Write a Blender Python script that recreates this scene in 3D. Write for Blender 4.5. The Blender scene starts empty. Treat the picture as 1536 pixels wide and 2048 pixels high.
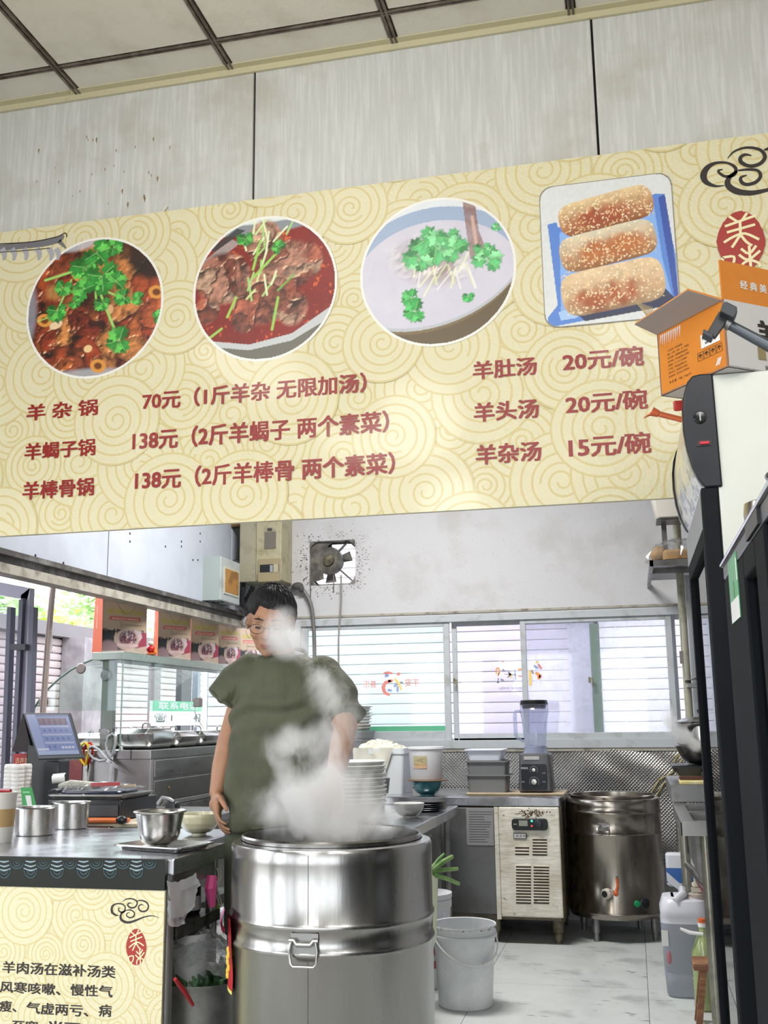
import bpy, bmesh, math, random
import numpy as np
from mathutils import Vector, Matrix

# ---------------------------------------------------------------- camera, world, lamps, exposure
F = 2080.0; PITCH = math.radians(11.3); ROLL = math.radians(-0.69); YAW = math.radians(13.1); EYE = 1.30
_f = np.array([-math.sin(YAW)*math.cos(PITCH), math.cos(YAW)*math.cos(PITCH), math.sin(PITCH)])
_r0 = np.array([math.cos(YAW), math.sin(YAW), 0.0]); _u0 = np.cross(_r0, _f)
_r = _r0*math.cos(ROLL)+_u0*math.sin(ROLL); _u = np.cross(_r, _f)
def _ray(px, py): return _f+_r*(px-768)/F-_u*(py-1024)/F
def PY(px, py, Y): d = _ray(px, py); return Vector((d[0]*Y/d[1], Y, EYE+d[2]*Y/d[1]))
def PX(px, py, X): d = _ray(px, py); return Vector((X, d[1]*X/d[0], EYE+d[2]*X/d[0]))
def PZ(px, py, Z): d = _ray(px, py); k = (Z-EYE)/d[2]; return Vector((d[0]*k, d[1]*k, Z))

scene = bpy.context.scene
col = scene.collection
cam = bpy.data.objects.new('camera', bpy.data.cameras.new('camera'))
cam.data.sensor_fit = 'VERTICAL'; cam.data.sensor_height = 36.0; cam.data.lens = 36.0*F/2048
cam.data.clip_start = 0.02; cam.data.clip_end = 200
cam.matrix_world = Matrix(((_r[0], _u[0], -_f[0], 0), (_r[1], _u[1], -_f[1], 0), (_r[2], _u[2], -_f[2], EYE), (0, 0, 0, 1)))
col.objects.link(cam); scene.camera = cam

world = bpy.data.worlds.new('overcast_sky'); scene.world = world; world.use_nodes = True
_bg = world.node_tree.nodes['Background']; _bg.inputs[0].default_value = (0.90, 0.95, 1.0, 1); _bg.inputs[1].default_value = 5.6

def area(name, loc, size, power, rot=(0, 0, 0), c=(1, 0.98, 0.95), sy=None):
    l = bpy.data.lights.new(name, 'AREA'); l.energy = power; l.color = c; l.size = size
    if sy: l.shape = 'RECTANGLE'; l.size_y = sy
    o = bpy.data.objects.new(name, l); o.location = loc; o.rotation_euler = rot; col.objects.link(o); return o
# unseen dining and kitchen lights, some set by banner glare, the rest added fill
def bulb(name, loc, r, power):
    l = bpy.data.lights.new(name, 'POINT'); l.energy = power; l.color = (1, .98, .95); l.shadow_soft_size = r; o = bpy.data.objects.new(name, l); o.location = loc; col.objects.link(o)
for p_, w_ in (((-3.2, .8, 3.05), 62), ((-1.3, -.1, 3.3), 55), ((-1.08, 2.2, 3.52), 9), ((1.3, -.6, 3.2), 62), ((-1.5, -2.6, 3.2), 75)): bulb('dining_glare_fill_light', p_, .28, w_)  # glare on the banner places some, others added to even out the walls
area('dining_ceiling_fill', (-2.4, 0.1, 3.68), 0.6, 30, sy=1.2)  # unseen area lights, added to brighten the dining room
area('dining_ceiling_fill', (0.2, 0.1, 3.68), 0.6, 30, sy=1.2)
area('dining_ceiling_fill', (-2.2, -2.0, 3.68), 0.6, 40, sy=1.2)
area('dining_ceiling_fill', (0.6, -2.0, 3.68), 0.6, 40, sy=1.2)
area('kitchen_ceiling_fill', (-1.3, 5.3, 3.6), 1.2, 125, sy=0.5)  # unseen area light, added to brighten the kitchen

scene.view_settings.view_transform = 'Standard'; scene.view_settings.look = 'None'
scene.view_settings.exposure = 0.0; scene.view_settings.gamma = 1.0; scene.view_settings.use_curve_mapping = False
scene.cycles.use_denoising = True
scene.cycles.max_bounces = 10; scene.cycles.diffuse_bounces = 5; scene.cycles.glossy_bounces = 4
scene.cycles.transparent_max_bounces = 16; scene.cycles.transmission_bounces = 8; scene.cycles.volume_bounces = 4
scene.cycles.caustics_reflective = False; scene.cycles.caustics_refractive = False
scene.cycles.sample_clamp_indirect = 6; scene.cycles.volume_step_rate = 0.35; scene.cycles.volume_max_steps = 160

# ---------------------------------------------------------------- colours and materials
def hx(h, a=1.0):
    h = h.lstrip('#'); c = [int(h[i:i+2], 16)/255 for i in (0, 2, 4)]
    return tuple([(x/12.92 if x <= 0.04045 else ((x+0.055)/1.055)**2.4) for x in c]+[a])
_M = {}
def mat(name, c, rough=0.5, metal=0.0, var=None, var2=None, bump=None, rvar=None, spec=None, trans=0, coat=0, alpha=None, emit=None, sub=0):
    """var = (colour, scale, lo, hi, stretch xyz); bump = (strength, scale, stretch)"""
    if name in _M: return _M[name]
    m = bpy.data.materials.new(name); m.use_nodes = True; nt = m.node_tree; N = nt.nodes; L = nt.links
    b = N['Principled BSDF']; c = hx(c) if isinstance(c, str) else c
    b.inputs['Base Color'].default_value = c; b.inputs['Roughness'].default_value = rough; b.inputs['Metallic'].default_value = metal
    if spec is not None: b.inputs['Specular IOR Level'].default_value = spec
    if trans: b.inputs['Transmission Weight'].default_value = trans
    if coat: b.inputs['Coat Weight'].default_value = coat; b.inputs['Coat Roughness'].default_value = 0.1
    if sub: b.inputs['Subsurface Weight'].default_value = sub; b.inputs['Subsurface Radius'].default_value = (0.02, 0.01, 0.006)
    if alpha is not None: b.inputs['Alpha'].default_value = alpha
    if emit: b.inputs['Emission Color'].default_value = hx(emit[0]); b.inputs['Emission Strength'].default_value = emit[1]
    tc = None
    def noise(scale, stretch, detail=5.0, rough_=0.6):
        nonlocal tc
        if tc is None: tc = N.new('ShaderNodeTexCoord')
        mp = N.new('ShaderNodeMapping'); mp.inputs['Scale'].default_value = stretch or (1, 1, 1); L.new(tc.outputs['Object'], mp.inputs[0])
        n = N.new('ShaderNodeTexNoise'); n.inputs['Scale'].default_value = scale; n.inputs['Detail'].default_value = detail
        n.inputs['Roughness'].default_value = rough_; L.new(mp.outputs[0], n.inputs['Vector']); return n
    prev = None
    for v in (var, var2):
        if not v: continue
        n = noise(v[1], v[4] if len(v) > 4 else None)
        mr = N.new('ShaderNodeMapRange'); mr.inputs[1].default_value = v[2]; mr.inputs[2].default_value = v[3]; L.new(n.outputs['Fac'], mr.inputs[0])
        mx = N.new('ShaderNodeMix'); mx.data_type = 'RGBA'; mx.inputs[7].default_value = hx(v[0])
        if prev is None: mx.inputs[6].default_value = c
        else: L.new(prev, mx.inputs[6])
        L.new(mr.outputs[0], mx.inputs[0]); prev = mx.outputs[2]
    if prev is not None: L.new(prev, b.inputs['Base Color'])
    if rvar:
        n = noise(rvar[0], rvar[3] if len(rvar) > 3 else None)
        mr = N.new('ShaderNodeMapRange'); mr.inputs[1].default_value = 0.3; mr.inputs[2].default_value = 0.7
        mr.inputs[3].default_value = rvar[1]; mr.inputs[4].default_value = rvar[2]
        L.new(n.outputs['Fac'], mr.inputs[0]); L.new(mr.outputs[0], b.inputs['Roughness'])
    if bump:
        n = noise(bump[1], bump[2] if len(bump) > 2 else None)
        bp = N.new('ShaderNodeBump'); bp.inputs['Strength'].default_value = bump[0]; bp.inputs['Distance'].default_value = 0.02
        L.new(n.outputs['Fac'], bp.inputs['Height']); L.new(bp.outputs[0], b.inputs['Normal'])
    _M[name] = m; return m
def glass(name, c='#ffffff', tint=0.9, rough=0.02, haze=0.0, hazec='#ffffff'):
    if name in _M: return _M[name]
    m = bpy.data.materials.new(name); m.use_nodes = True; N = m.node_tree.nodes; L = m.node_tree.links; N.clear()
    o = N.new('ShaderNodeOutputMaterial'); t = N.new('ShaderNodeBsdfTransparent'); cc = hx(c)
    t.inputs[0].default_value = (cc[0]*tint, cc[1]*tint, cc[2]*tint, 1)
    g = N.new('ShaderNodeBsdfGlossy'); g.inputs['Roughness'].default_value = rough
    lw = N.new('ShaderNodeLayerWeight'); lw.inputs[0].default_value = 0.5
    pw = N.new('ShaderNodeMath'); pw.operation = 'POWER'; pw.inputs[1].default_value = 4.5; L.new(lw.outputs['Facing'], pw.inputs[0])
    fr = N.new('ShaderNodeMath'); fr.operation = 'MULTIPLY_ADD'; fr.inputs[1].default_value = 0.9; fr.inputs[2].default_value = 0.045; L.new(pw.outputs[0], fr.inputs[0])
    mx = N.new('ShaderNodeMixShader'); L.new(fr.outputs[0], mx.inputs[0]); L.new(t.outputs[0], mx.inputs[1]); L.new(g.outputs[0], mx.inputs[2])
    out = mx.outputs[0]
    if haze:
        d = N.new('ShaderNodeBsdfTranslucent'); d.inputs[0].default_value = hx(hazec)
        d2 = N.new('ShaderNodeBsdfDiffuse'); d2.inputs[0].default_value = hx(hazec)
        a = N.new('ShaderNodeMixShader'); a.inputs[0].default_value = 0.3; L.new(d.outputs[0], a.inputs[1]); L.new(d2.outputs[0], a.inputs[2])
        tc = N.new('ShaderNodeTexCoord'); n = N.new('ShaderNodeTexNoise'); n.inputs['Scale'].default_value = 14; n.inputs['Detail'].default_value = 8
        L.new(tc.outputs['Object'], n.inputs['Vector'])
        mr = N.new('ShaderNodeMapRange'); mr.inputs[1].default_value = 0.3; mr.inputs[2].default_value = 0.7
        mr.inputs[3].default_value = haze*0.7; mr.inputs[4].default_value = min(1, haze*1.3); L.new(n.outputs['Fac'], mr.inputs[0])
        m2 = N.new('ShaderNodeMixShader'); L.new(mr.outputs[0], m2.inputs[0]); L.new(out, m2.inputs[1]); L.new(a.outputs[0], m2.inputs[2]); out = m2.outputs[0]
    L.new(out, o.inputs[0]); _M[name] = m; return m
def vmat(name='printed_ink', rough=0.45):
    if name in _M: return _M[name]
    m = bpy.data.materials.new(name); m.use_nodes = True; N = m.node_tree.nodes; L = m.node_tree.links
    a = N.new('ShaderNodeVertexColor'); a.layer_name = 'Col'; L.new(a.outputs[0], N['Principled BSDF'].inputs['Base Color'])
    N['Principled BSDF'].inputs['Roughness'].default_value = rough; _M[name] = m; return m

# ---------------------------------------------------------------- mesh builder
class MB:
    def __init__(s): s.v = []; s.f = []; s.mi = []; s.m = 0; s.c = None
    def add(s, vs, fs):
        b = len(s.v); s.v += [tuple(p) for p in vs]
        for f in fs: s.f.append([b+i for i in f]); s.mi.append(s.m)
        return s
    def box(s, x0, x1, y0, y1, z0, z1):
        return s.add([(x, y, z) for z in (z0, z1) for y in (y0, y1) for x in (x0, x1)],
                     [(0, 2, 3, 1), (4, 5, 7, 6), (0, 1, 5, 4), (2, 6, 7, 3), (0, 4, 6, 2), (1, 3, 7, 5)])
    def bar(s, p, q, w, h, up=(0, 0, 1)):
        p = Vector(p); q = Vector(q); d = (q-p).normalized(); up = Vector(up)
        if abs(d.dot(up)) > 0.95: up = Vector((0, 1, 0))
        a = d.cross(up).normalized()*w/2; b = a.cross(d).normalized()*h/2
        vs = [e+a*i+b*j for e in (p, q) for i, j in ((-1, -1), (1, -1), (1, 1), (-1, 1))]
        return s.add(vs, [(3, 2, 1, 0), (4, 5, 6, 7)]+[(i, (i+1) % 4, 4+(i+1) % 4, 4+i) for i in range(4)])
    def loft(s, rings, cap0=True, cap1=True, closed=True):
        n = len(rings[0]); vs = [p for r in rings for p in r]; fs = []
        for k in range(len(rings)-1):
            for i in range(n if closed else n-1):
                j = (i+1) % n; fs.append((k*n+i, k*n+j, (k+1)*n+j, (k+1)*n+i))
        if cap0: fs.append(tuple(range(n))[::-1])
        if cap1: fs.append(tuple((len(rings)-1)*n+i for i in range(n)))
        return s.add(vs, fs)
    def rbox(s, cx, cy, z0, z1, w, d, r=0.01, ch=0.003, taper=1.0, n=3):
        def ring(w, d, r, z):
            r = max(min(r, w/2-1e-4, d/2-1e-4), 1e-4); o = []
            for k, (sx, sy) in enumerate(((1, 1), (-1, 1), (-1, -1), (1, -1))):
                for i in range(n+1):
                    a = math.pi/2*(k+i/n); o.append((cx+sx*(w/2-r)+r*math.cos(a), cy+sy*(d/2-r)+r*math.sin(a), z))
            return o
        t = taper
        return s.loft([ring(w*t-2*ch, d*t-2*ch, r*t-ch, z0), ring(w*t, d*t, r*t, z0+ch), ring(w, d, r, z1-ch), ring(w-2*ch, d-2*ch, r-ch, z1)])
    def tray(s, cx, cy, z0, z1, w, d, r=0.02, t=0.0015, lip=0.008, taper=0.85, n=4):
        """an open rectangular pan with a rolled lip"""
        def ring(w, d, r, z):
            r = max(min(r, w/2-1e-4, d/2-1e-4), 1e-4); o = []
            for k, (sx, sy) in enumerate(((1, 1), (-1, 1), (-1, -1), (1, -1))):
                for i in range(n+1):
                    a = math.pi/2*(k+i/n); o.append((cx+sx*(w/2-r)+r*math.cos(a), cy+sy*(d/2-r)+r*math.sin(a), z))
            return o
        k = taper
        return s.loft([ring(w*k, d*k, r, z0), ring(w, d, r, z1-t), ring(w+2*lip, d+2*lip, r+lip, z1-t*3), ring(w+2*lip, d+2*lip, r+lip, z1), ring(w-2*t, d-2*t, r-t, z1), ring(w*k-2*t, d*k-2*t, r-t, z0+t)])
    def lathe(s, prof, c=(0, 0, 0), n=40, sx=1, sy=1, caps=(True, True), axis=None):
        rings = []
        for r, z in prof: rings.append([(r*sx*math.cos(2*math.pi*i/n), r*sy*math.sin(2*math.pi*i/n), z) for i in range(n)])
        if axis is not None:
            R = Vector(axis).to_track_quat('Z', 'Y').to_matrix(); rings = [[R @ Vector(p) for p in q] for q in rings]
        rings = [[(p[0]+c[0], p[1]+c[1], p[2]+c[2]) for p in q] for q in rings]
        return s.loft(rings, caps[0], caps[1])
    def tube(s, pts, r, n=8, closed=False, caps=True):
        pts = [Vector(p) for p in pts]; N = len(pts); rr = r if isinstance(r, (list, tuple)) else [r]*N
        rings = []; up = None
        for i, p in enumerate(pts):
            if closed: d = (pts[(i+1) % N]-pts[i-1])
            else: d = pts[min(i+1, N-1)]-pts[max(i-1, 0)]
            if d.length < 1e-9: d = Vector((0, 0, 1))
            d.normalize()
            if up is None:
                up = Vector((0, 0, 1)) if abs(d.z) < 0.9 else Vector((1, 0, 0))
            a = d.cross(up); a.normalize(); b = a.cross(d); up = b
            rings.append([p+(a*math.cos(2*math.pi*k/n)+b*math.sin(2*math.pi*k/n))*rr[i] for k in range(n)])
        if closed: rings.append(rings[0]); caps = False
        return s.loft(rings, caps, caps)
    def ell(s, c, r, n=16, m=10, R=None):
        r = (r, r, r) if isinstance(r, (int, float)) else r; rings = []
        for k in range(1, m):
            a = math.pi*k/m; q = [Vector((r[0]*math.sin(a)*math.cos(2*math.pi*i/n), r[1]*math.sin(a)*math.sin(2*math.pi*i/n), -r[2]*math.cos(a))) for i in range(n)]
            if R is not None: q = [R @ p for p in q]
            rings.append([p+Vector(c) for p in q])
        vs = [p for q in rings for p in q]; z = Vector((0, 0, r[2]))
        if R is not None: z = R @ z
        b = len(vs); vs += [Vector(c)-z, Vector(c)+z]; fs = []
        for k in range(len(rings)-1):
            for i in range(n): j = (i+1) % n; fs.append((k*n+i, k*n+j, (k+1)*n+j, (k+1)*n+i))
        for i in range(n): j = (i+1) % n; fs.append((j, i, b)); fs.append(((m-2)*n+i, (m-2)*n+j, b+1))
        return s.add(vs, fs)
    def prism(s, pts, vec):
        vec = Vector(vec); a = [Vector(p) for p in pts]; return s.loft([a, [p+vec for p in a]])
    def poly(s, pts): return s.add(pts, [tuple(range(len(pts)))])
    def frame(s, x0, x1, z0, z1, w, y0, y1, wb=None, wt=None):
        wb = wb or w; wt = wt or w
        s.box(x0, x0+w, y0, y1, z0, z1); s.box(x1-w, x1, y0, y1, z0, z1)
        s.box(x0+w, x1-w, y0, y1, z0, z0+wb); return s.box(x0+w, x1-w, y0, y1, z1-wt, z1)
    def text(s, body, o, ux, uz, w=None, h=None, size=1.0, bold=0.0, flip=False, space=1.0, shear=0.0):
        """lettering as flat faces; o = lower left corner, ux/uz = directions, w/h = fitted width and height"""
        vs, fs = _glyphs(body, 0.0, space, shear)
        if not vs: return s
        x0 = min(v[0] for v in vs); x1 = max(v[0] for v in vs); y0 = min(v[1] for v in vs); y1 = max(v[1] for v in vs)
        kx = w/(x1-x0) if w else size; ky = h/(y1-y0) if h else (kx if w else size)
        if w is None and h: kx = ky
        o = Vector(o); ux = Vector(ux).normalized(); uz = Vector(uz).normalized()
        if flip: o = o+ux*((x1-x0)*kx); ux = -ux
        nrm = ux.cross(uz); offs = [(0, 0)] if not bold else [(-bold, -bold*.6), (bold, -bold*.6), (-bold, bold*.6), (bold, bold*.6), (0, 0)]
        if bold and w: kx *= (x1-x0)/(x1-x0+2*bold); ky = ky if not h else ky*(y1-y0)/(y1-y0+1.2*bold)
        for i, (a, b) in enumerate(offs): s.add([o+ux*((v[0]-x0+a+bold)*kx)+uz*((v[1]-y0+b+bold*.6)*ky)+nrm*(i*.00001) for v in vs], fs)
        return s
    def build(s, name, mats, parent=None, loc=None, rz=0.0, smooth=35, kind=None, normals=True, cols=None):
        me = bpy.data.meshes.new(name); me.from_pydata([tuple(p) for p in s.v], [], s.f)
        mats = mats if isinstance(mats, (list, tuple)) else [mats]
        for m in mats: me.materials.append(m)
        if len(mats) > 1: me.polygons.foreach_set('material_index', s.mi)
        if normals:
            b = bmesh.new(); b.from_mesh(me); bmesh.ops.recalc_face_normals(b, faces=b.faces); b.to_mesh(me); b.free()
        if smooth:
            me.shade_smooth(); me.set_sharp_from_angle(angle=math.radians(smooth))
        if cols is not None:
            ca = me.color_attributes.new('Col', 'FLOAT_COLOR', 'POINT'); ca.data.foreach_set('color', np.asarray(cols, dtype=np.float32).ravel())
        me.update()
        o = bpy.data.objects.new(name, me); col.objects.link(o)
        if parent is not None: o.parent = parent
        if loc is not None: o.location = loc
        o.rotation_euler = (0, 0, rz)
        if kind: o['kind'] = kind
        return o
_G = {}
def _glyphs(body, bold, space, shear):
    k = (body, bold, space, shear)
    if k not in _G:
        c = bpy.data.curves.new('lettering', 'FONT'); c.body = body; c.offset = bold; c.space_character = space; c.shear = shear; c.resolution_u = 2
        o = bpy.data.objects.new('lettering', c); col.objects.link(o); bpy.context.view_layer.update()
        me = bpy.data.meshes.new_from_object(o.evaluated_get(bpy.context.evaluated_depsgraph_get()))
        _G[k] = ([tuple(v.co) for v in me.vertices], [tuple(p.vertices) for p in me.polygons])
        bpy.data.objects.remove(o); bpy.data.curves.remove(c); bpy.data.meshes.remove(me)
    return _G[k]
def thing(name, label, cat, loc=(0, 0, 0), rz=0.0, group=None):
    o = bpy.data.objects.new(name, None); col.objects.link(o); o.empty_display_size = 0.05
    o.location = loc; o.rotation_euler = (0, 0, rz); o['label'] = label; o['category'] = cat
    if group: o['group'] = group
    return o
def tag(o, label, cat, group=None):
    o['label'] = label; o['category'] = cat
    if group: o['group'] = group
    return o
def struct(o): o['kind'] = 'structure'; return o
def lab(o, label): o['label'] = label; return o
def copy_tree(root, loc=None, rz=None, label=None, scale=None):
    r = root.copy(); col.objects.link(r)
    if loc is not None: r.location = loc
    if rz is not None: r.rotation_euler = (0, 0, rz)
    if scale is not None: r.scale = scale
    if label: r['label'] = label
    for ch in [o for o in col.objects if o.parent is root]:
        c = ch.copy(); col.objects.link(c); c.parent = r
        for g in [o for o in col.objects if o.parent is ch]:
            d = g.copy(); col.objects.link(d); d.parent = c
    return r
def bevel(o, w, seg=2):
    m = o.modifiers.new('bevel', 'BEVEL'); m.width = w; m.segments = seg; m.limit_method = 'ANGLE'; return o

# ---------------------------------------------------------------- small raster painter for the printed pictures
def L3(h): return np.array(hx(h)[:3])
def vnoise(h, w, cells, seed, octs=4):
    rg = np.random.RandomState(seed); out = np.zeros((h, w)); amp = 1; tot = 0
    for o in range(octs):
        n = int(cells*2**o)+2; g = rg.rand(n, n); y = np.linspace(0, n-1.001, h); x = np.linspace(0, n-1.001, w)
        yi = y.astype(int); xi = x.astype(int); fy = (y-yi)[:, None]; fx = (x-xi)[None]; fy = fy*fy*(3-2*fy); fx = fx*fx*(3-2*fx)
        a = g[yi][:, xi]; b = g[yi][:, xi+1]; c = g[yi+1][:, xi]; d = g[yi+1][:, xi+1]
        out += amp*((a*(1-fx)+b*fx)*(1-fy)+(c*(1-fx)+d*fx)*fy); tot += amp; amp *= 0.55
    return out/tot
class Pic:
    """colours on a grid, u to the right 0..1, v downward 0..1"""
    def __init__(s, w, h, c):
        s.w = w; s.h = h; s.a = np.ones((h, w, 3))*L3(c); s.V, s.U = np.mgrid[0:h, 0:w]; s.U = s.U/(w-1); s.V = s.V/(h-1)
    def put(s, mask, c, k=1.0):
        c = L3(c) if isinstance(c, str) else c; m = (np.clip(mask, 0, 1)*k)[..., None]; s.a = s.a*(1-m)+c*m
    def ell(s, cu, cv, ru, rv, ang=0, soft=0.08):
        ca, sa = math.cos(ang), math.sin(ang); x = s.U-cu; y = s.V-cv; X = (x*ca+y*sa)/ru; Y = (-x*sa+y*ca)/rv
        return np.clip((1-np.sqrt(X*X+Y*Y))/soft, 0, 1)
    def seg(s, p, q, r, soft=0.5):
        p = np.array(p); q = np.array(q); d = q-p; t = np.clip(((s.U-p[0])*d[0]+(s.V-p[1])*d[1])/(d@d+1e-9), 0, 1)
        D = np.hypot(s.U-p[0]-t*d[0], s.V-p[1]-t*d[1]); return np.clip((r-D)/(r*soft), 0, 1)
    def poly(s, pts):
        ins = np.zeros((s.h, s.w), bool); n = len(pts)
        for i in range(n):
            x0, y0 = pts[i]; x1, y1 = pts[(i+1) % n]
            if y0 == y1: continue
            c = ((y0 > s.V) != (y1 > s.V)) & (s.U < (x1-x0)*(s.V-y0)/(y1-y0)+x0); ins ^= c
        return ins.astype(float)
    def chunks(s, n, seed, pal, mask, dark='#1c0b06', box=(0, 0, 1, 1), edge=0.05, hi='#ffe2b8'):
        """lumpy glazed pieces: noisy cells with rounded shading, fibres and wet glints"""
        rg = np.random.RandomState(seed); cu = box[0]+rg.rand(n)*(box[2]-box[0]); cv = box[1]+rg.rand(n)*(box[3]-box[1])
        wu = s.U+(vnoise(s.h, s.w, 5, seed+1)-.5)*0.20+(vnoise(s.h, s.w, 18, seed+7)-.5)*0.05; wv = s.V+(vnoise(s.h, s.w, 5, seed+2)-.5)*0.20+(vnoise(s.h, s.w, 18, seed+8)-.5)*0.05
        ang = rg.rand(n)*3.14; asp = 1+rg.rand(n)*.9; dx = wu[..., None]-cu; dy = wv[..., None]-cv
        D = np.hypot((dx*np.cos(ang)+dy*np.sin(ang))/asp, -dx*np.sin(ang)+dy*np.cos(ang))
        idx = np.argsort(D, axis=2)[..., :2]; d1 = np.take_along_axis(D, idx[..., :1], 2)[..., 0]; d2 = np.take_along_axis(D, idx[..., 1:2], 2)[..., 0]
        e = np.clip((d2-d1)/(edge*1.6), 0, 1); dome = e*(2-e); tex = vnoise(s.h, s.w, 20, seed+3, 4); mid = vnoise(s.h, s.w, 10, seed+4, 3)
        H = dome*.30+tex*.35+mid*.75; gy, gx = np.gradient(H); lit = np.clip(.80-(gx*.7+gy*1.0)*7, .12, 1.6)
        c = np.array([L3(pal[i % len(pal)]) for i in range(n)])[idx[..., 0]]*(lit*(.55+.8*tex))[..., None]
        k = ((1-e)**1.6*np.clip(1.25-mid*1.3, 0, 1))[..., None]; c = c*(1-k)+L3(dark)*k
        pit = np.clip((.35-mid)*6, 0, 1)[..., None]*.7; c = c*(1-pit)+L3(dark)*pit
        sp = (np.clip((lit-1.12)*3, 0, 1)*np.clip((vnoise(s.h, s.w, 34, seed+6, 2)-.42)*5, 0, 1))[..., None]*.75; c = c*(1-sp)+L3(hi)*sp
        s.a = s.a*(1-mask[..., None])+c*mask[..., None]
    def leaf(s, cu, cv, r, seed, cols=('#2f8a35', '#5fbf4f', '#1d5c26')):
        rg = random.Random(seed); a0 = rg.uniform(0, 6.28)
        for k in range(5):      # lobed leaflets round the stalk, toothed edges
            a = a0+(k-2)*1.0+rg.uniform(-.2, .2); x = cu+math.cos(a)*r*.55; y = cv+math.sin(a)*r*.55
            A = np.arctan2(s.V-y, s.U-x); q = 1+.15*np.sin(A*7+seed+k)+.07*np.sin(A*13+k); R = np.hypot(s.U-x, s.V-y)/(r*.52*rg.uniform(.8, 1.1)*q)
            mk = np.clip((1-R)*7, 0, 1); s.put(np.clip((1.12-R)*5, 0, 1)*.6, '#12300f', .5)
            sh = np.clip(.45+.8*vnoise(s.h, s.w, 16, seed*7+k, 3)-.35*np.sin(A-a), .1, 1.5)[..., None]; c = L3(cols[k % 2])*sh; c = c*(1-mk[..., None]*0)
            s.a = s.a*(1-mk[..., None])+c*mk[..., None]; s.put(s.seg((cu, cv), (x+math.cos(a)*r*.3, y+math.sin(a)*r*.3), r*.035), '#9fdd86', .6)
    def mesh(s, name, o, ux, uz, w, h, parent, material=None, keep=None, off=None):
        """grid of coloured points hung at o (upper left), ux right, uz up"""
        o = Vector(o); ux = Vector(ux).normalized()*w; uz = Vector(uz).normalized()*h
        U = s.U.ravel(); V = s.V.ravel(); P = np.array(o)[None]+U[:, None]*np.array(ux)[None]-V[:, None]*np.array(uz)[None]
        I = np.arange(s.w*s.h).reshape(s.h, s.w); q = np.stack([I[1:, :-1], I[1:, 1:], I[:-1, 1:], I[:-1, :-1]], -1).reshape(-1, 4)
        if keep is not None:
            kk = keep.ravel(); q = q[kk[q].all(1)]
        used = np.unique(q); mp = -np.ones(s.w*s.h, int); mp[used] = np.arange(len(used)); q = mp[q]
        m = MB(); m.v = [tuple(p) for p in P[used]]; m.f = [tuple(int(i) for i in f) for f in q]; m.mi = [0]*len(m.f)
        c = np.concatenate([np.clip(s.a, 0, 1).reshape(-1, 3)[used], np.ones((len(used), 1))], 1)
        return m.build(name, material or vmat(), parent, smooth=0, normals=False, cols=c)

# ================================================================ materials
wall_m = mat('painted_panel', '#c2c3c0', 0.5, var=('#d3d4d2', 9, .45, .7, (9, 9, .5)), var2=('#b1aea2', 3.2, .5, .75), bump=(.06, 60))
wallw_m = mat('white_render', '#c9c9cc', 0.7, var=('#b1aeaa', 2.2, .5, .8), var2=('#77736c', 26, .70, .74), bump=(.12, 30))
wallb_m = mat('bluish_panel', '#c3cad6', 0.4, var=('#b0b6c2', 3, .45, .8), var2=('#8d8f96', 30, .74, .76))
dark_m = mat('dark_gap', '#1c1c1e', 0.8)
ceil_m = mat('ceiling_board', '#dad7cd', 0.8, var=('#c9c5b8', 5, .5, .8), bump=(.1, 50))
rail_m = mat('brown_rail', '#6f665c', 0.5, var=('#4f453c', 20, .4, .6))
trim_m = mat('cream_trim', '#c4bd9e', 0.5, var=('#77694c', 22, .66, .7))
steel = mat('stainless_steel', '#b9b8b4', 0.22, 1.0, rvar=(6, .14, .34), bump=(.02, 40, (1, 1, .1)))
steelb = mat('brushed_steel', '#aeadaa', 0.32, 1.0, var=('#94928e', 2, .4, .8), rvar=(3, .26, .4, (1, 1, 6)))
steeld = mat('dull_steel', '#8f8f8e', 0.42, 0.85, var=('#6b6a66', 7, .45, .7), bump=(.05, 50))
steelt = mat('steel_tabletop', '#c2c3c9', 0.24, 1.0, rvar=(5, .16, .32), bump=(.012, 30))
black_m = mat('black_plastic', '#17191c', 0.38)
blackg = mat('black_gloss', '#0e1114', 0.15)
white_p = mat('white_plastic', '#dcdcdc', 0.4)
alu_m = mat('white_window_frame', '#b9bec2', 0.45, var=('#94938c', 9, .55, .8))
green_f = mat('green_tinted_frame', '#8ba497', 0.4)

# ================================================================ the setting
YW = 7.30; XL = -2.81; YB = 3.30; ZC = 3.73
# ---- floor: big pale tiles
fl_m = mat('floor_tile', '#c6cac8', 0.38, var=('#8d918f', 2.6, .52, .70), var2=('#8a8b88', 13, .62, .66, (.35, 1, 1)), bump=(.02, 30), rvar=(5, .25, .5))
m = MB(); m.box(-6, 4.2, -4.2, 8.1, -.08, -.006); floor = struct(m.build('floor', mat('floor_bed', '#54524e', .9)))
_tile = None
for i, x in enumerate(np.arange(-3.205, 1.4, .8)):
    for j, y in enumerate(np.arange(2.36, 7.3, .8)):
        if _tile is None:
            m = MB(); m.box(0.0012, .7988, 0.0012, .7988, -.006, 0); _tile = m.build('tile', fl_m, floor, (x, y, 0), smooth=0)
        else:
            t = _tile.copy(); col.objects.link(t); t.location = (x, y, 0)
m = MB(); m.box(-6, 4.2, -4.2, 2.36, -.006, 0.0); m.m = 1; struct(m.build('floor_dining', [mat('dining_floor', '#b5b5b0', .35), mat('dining_floor', '#b5b5b0', .35)]))

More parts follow.
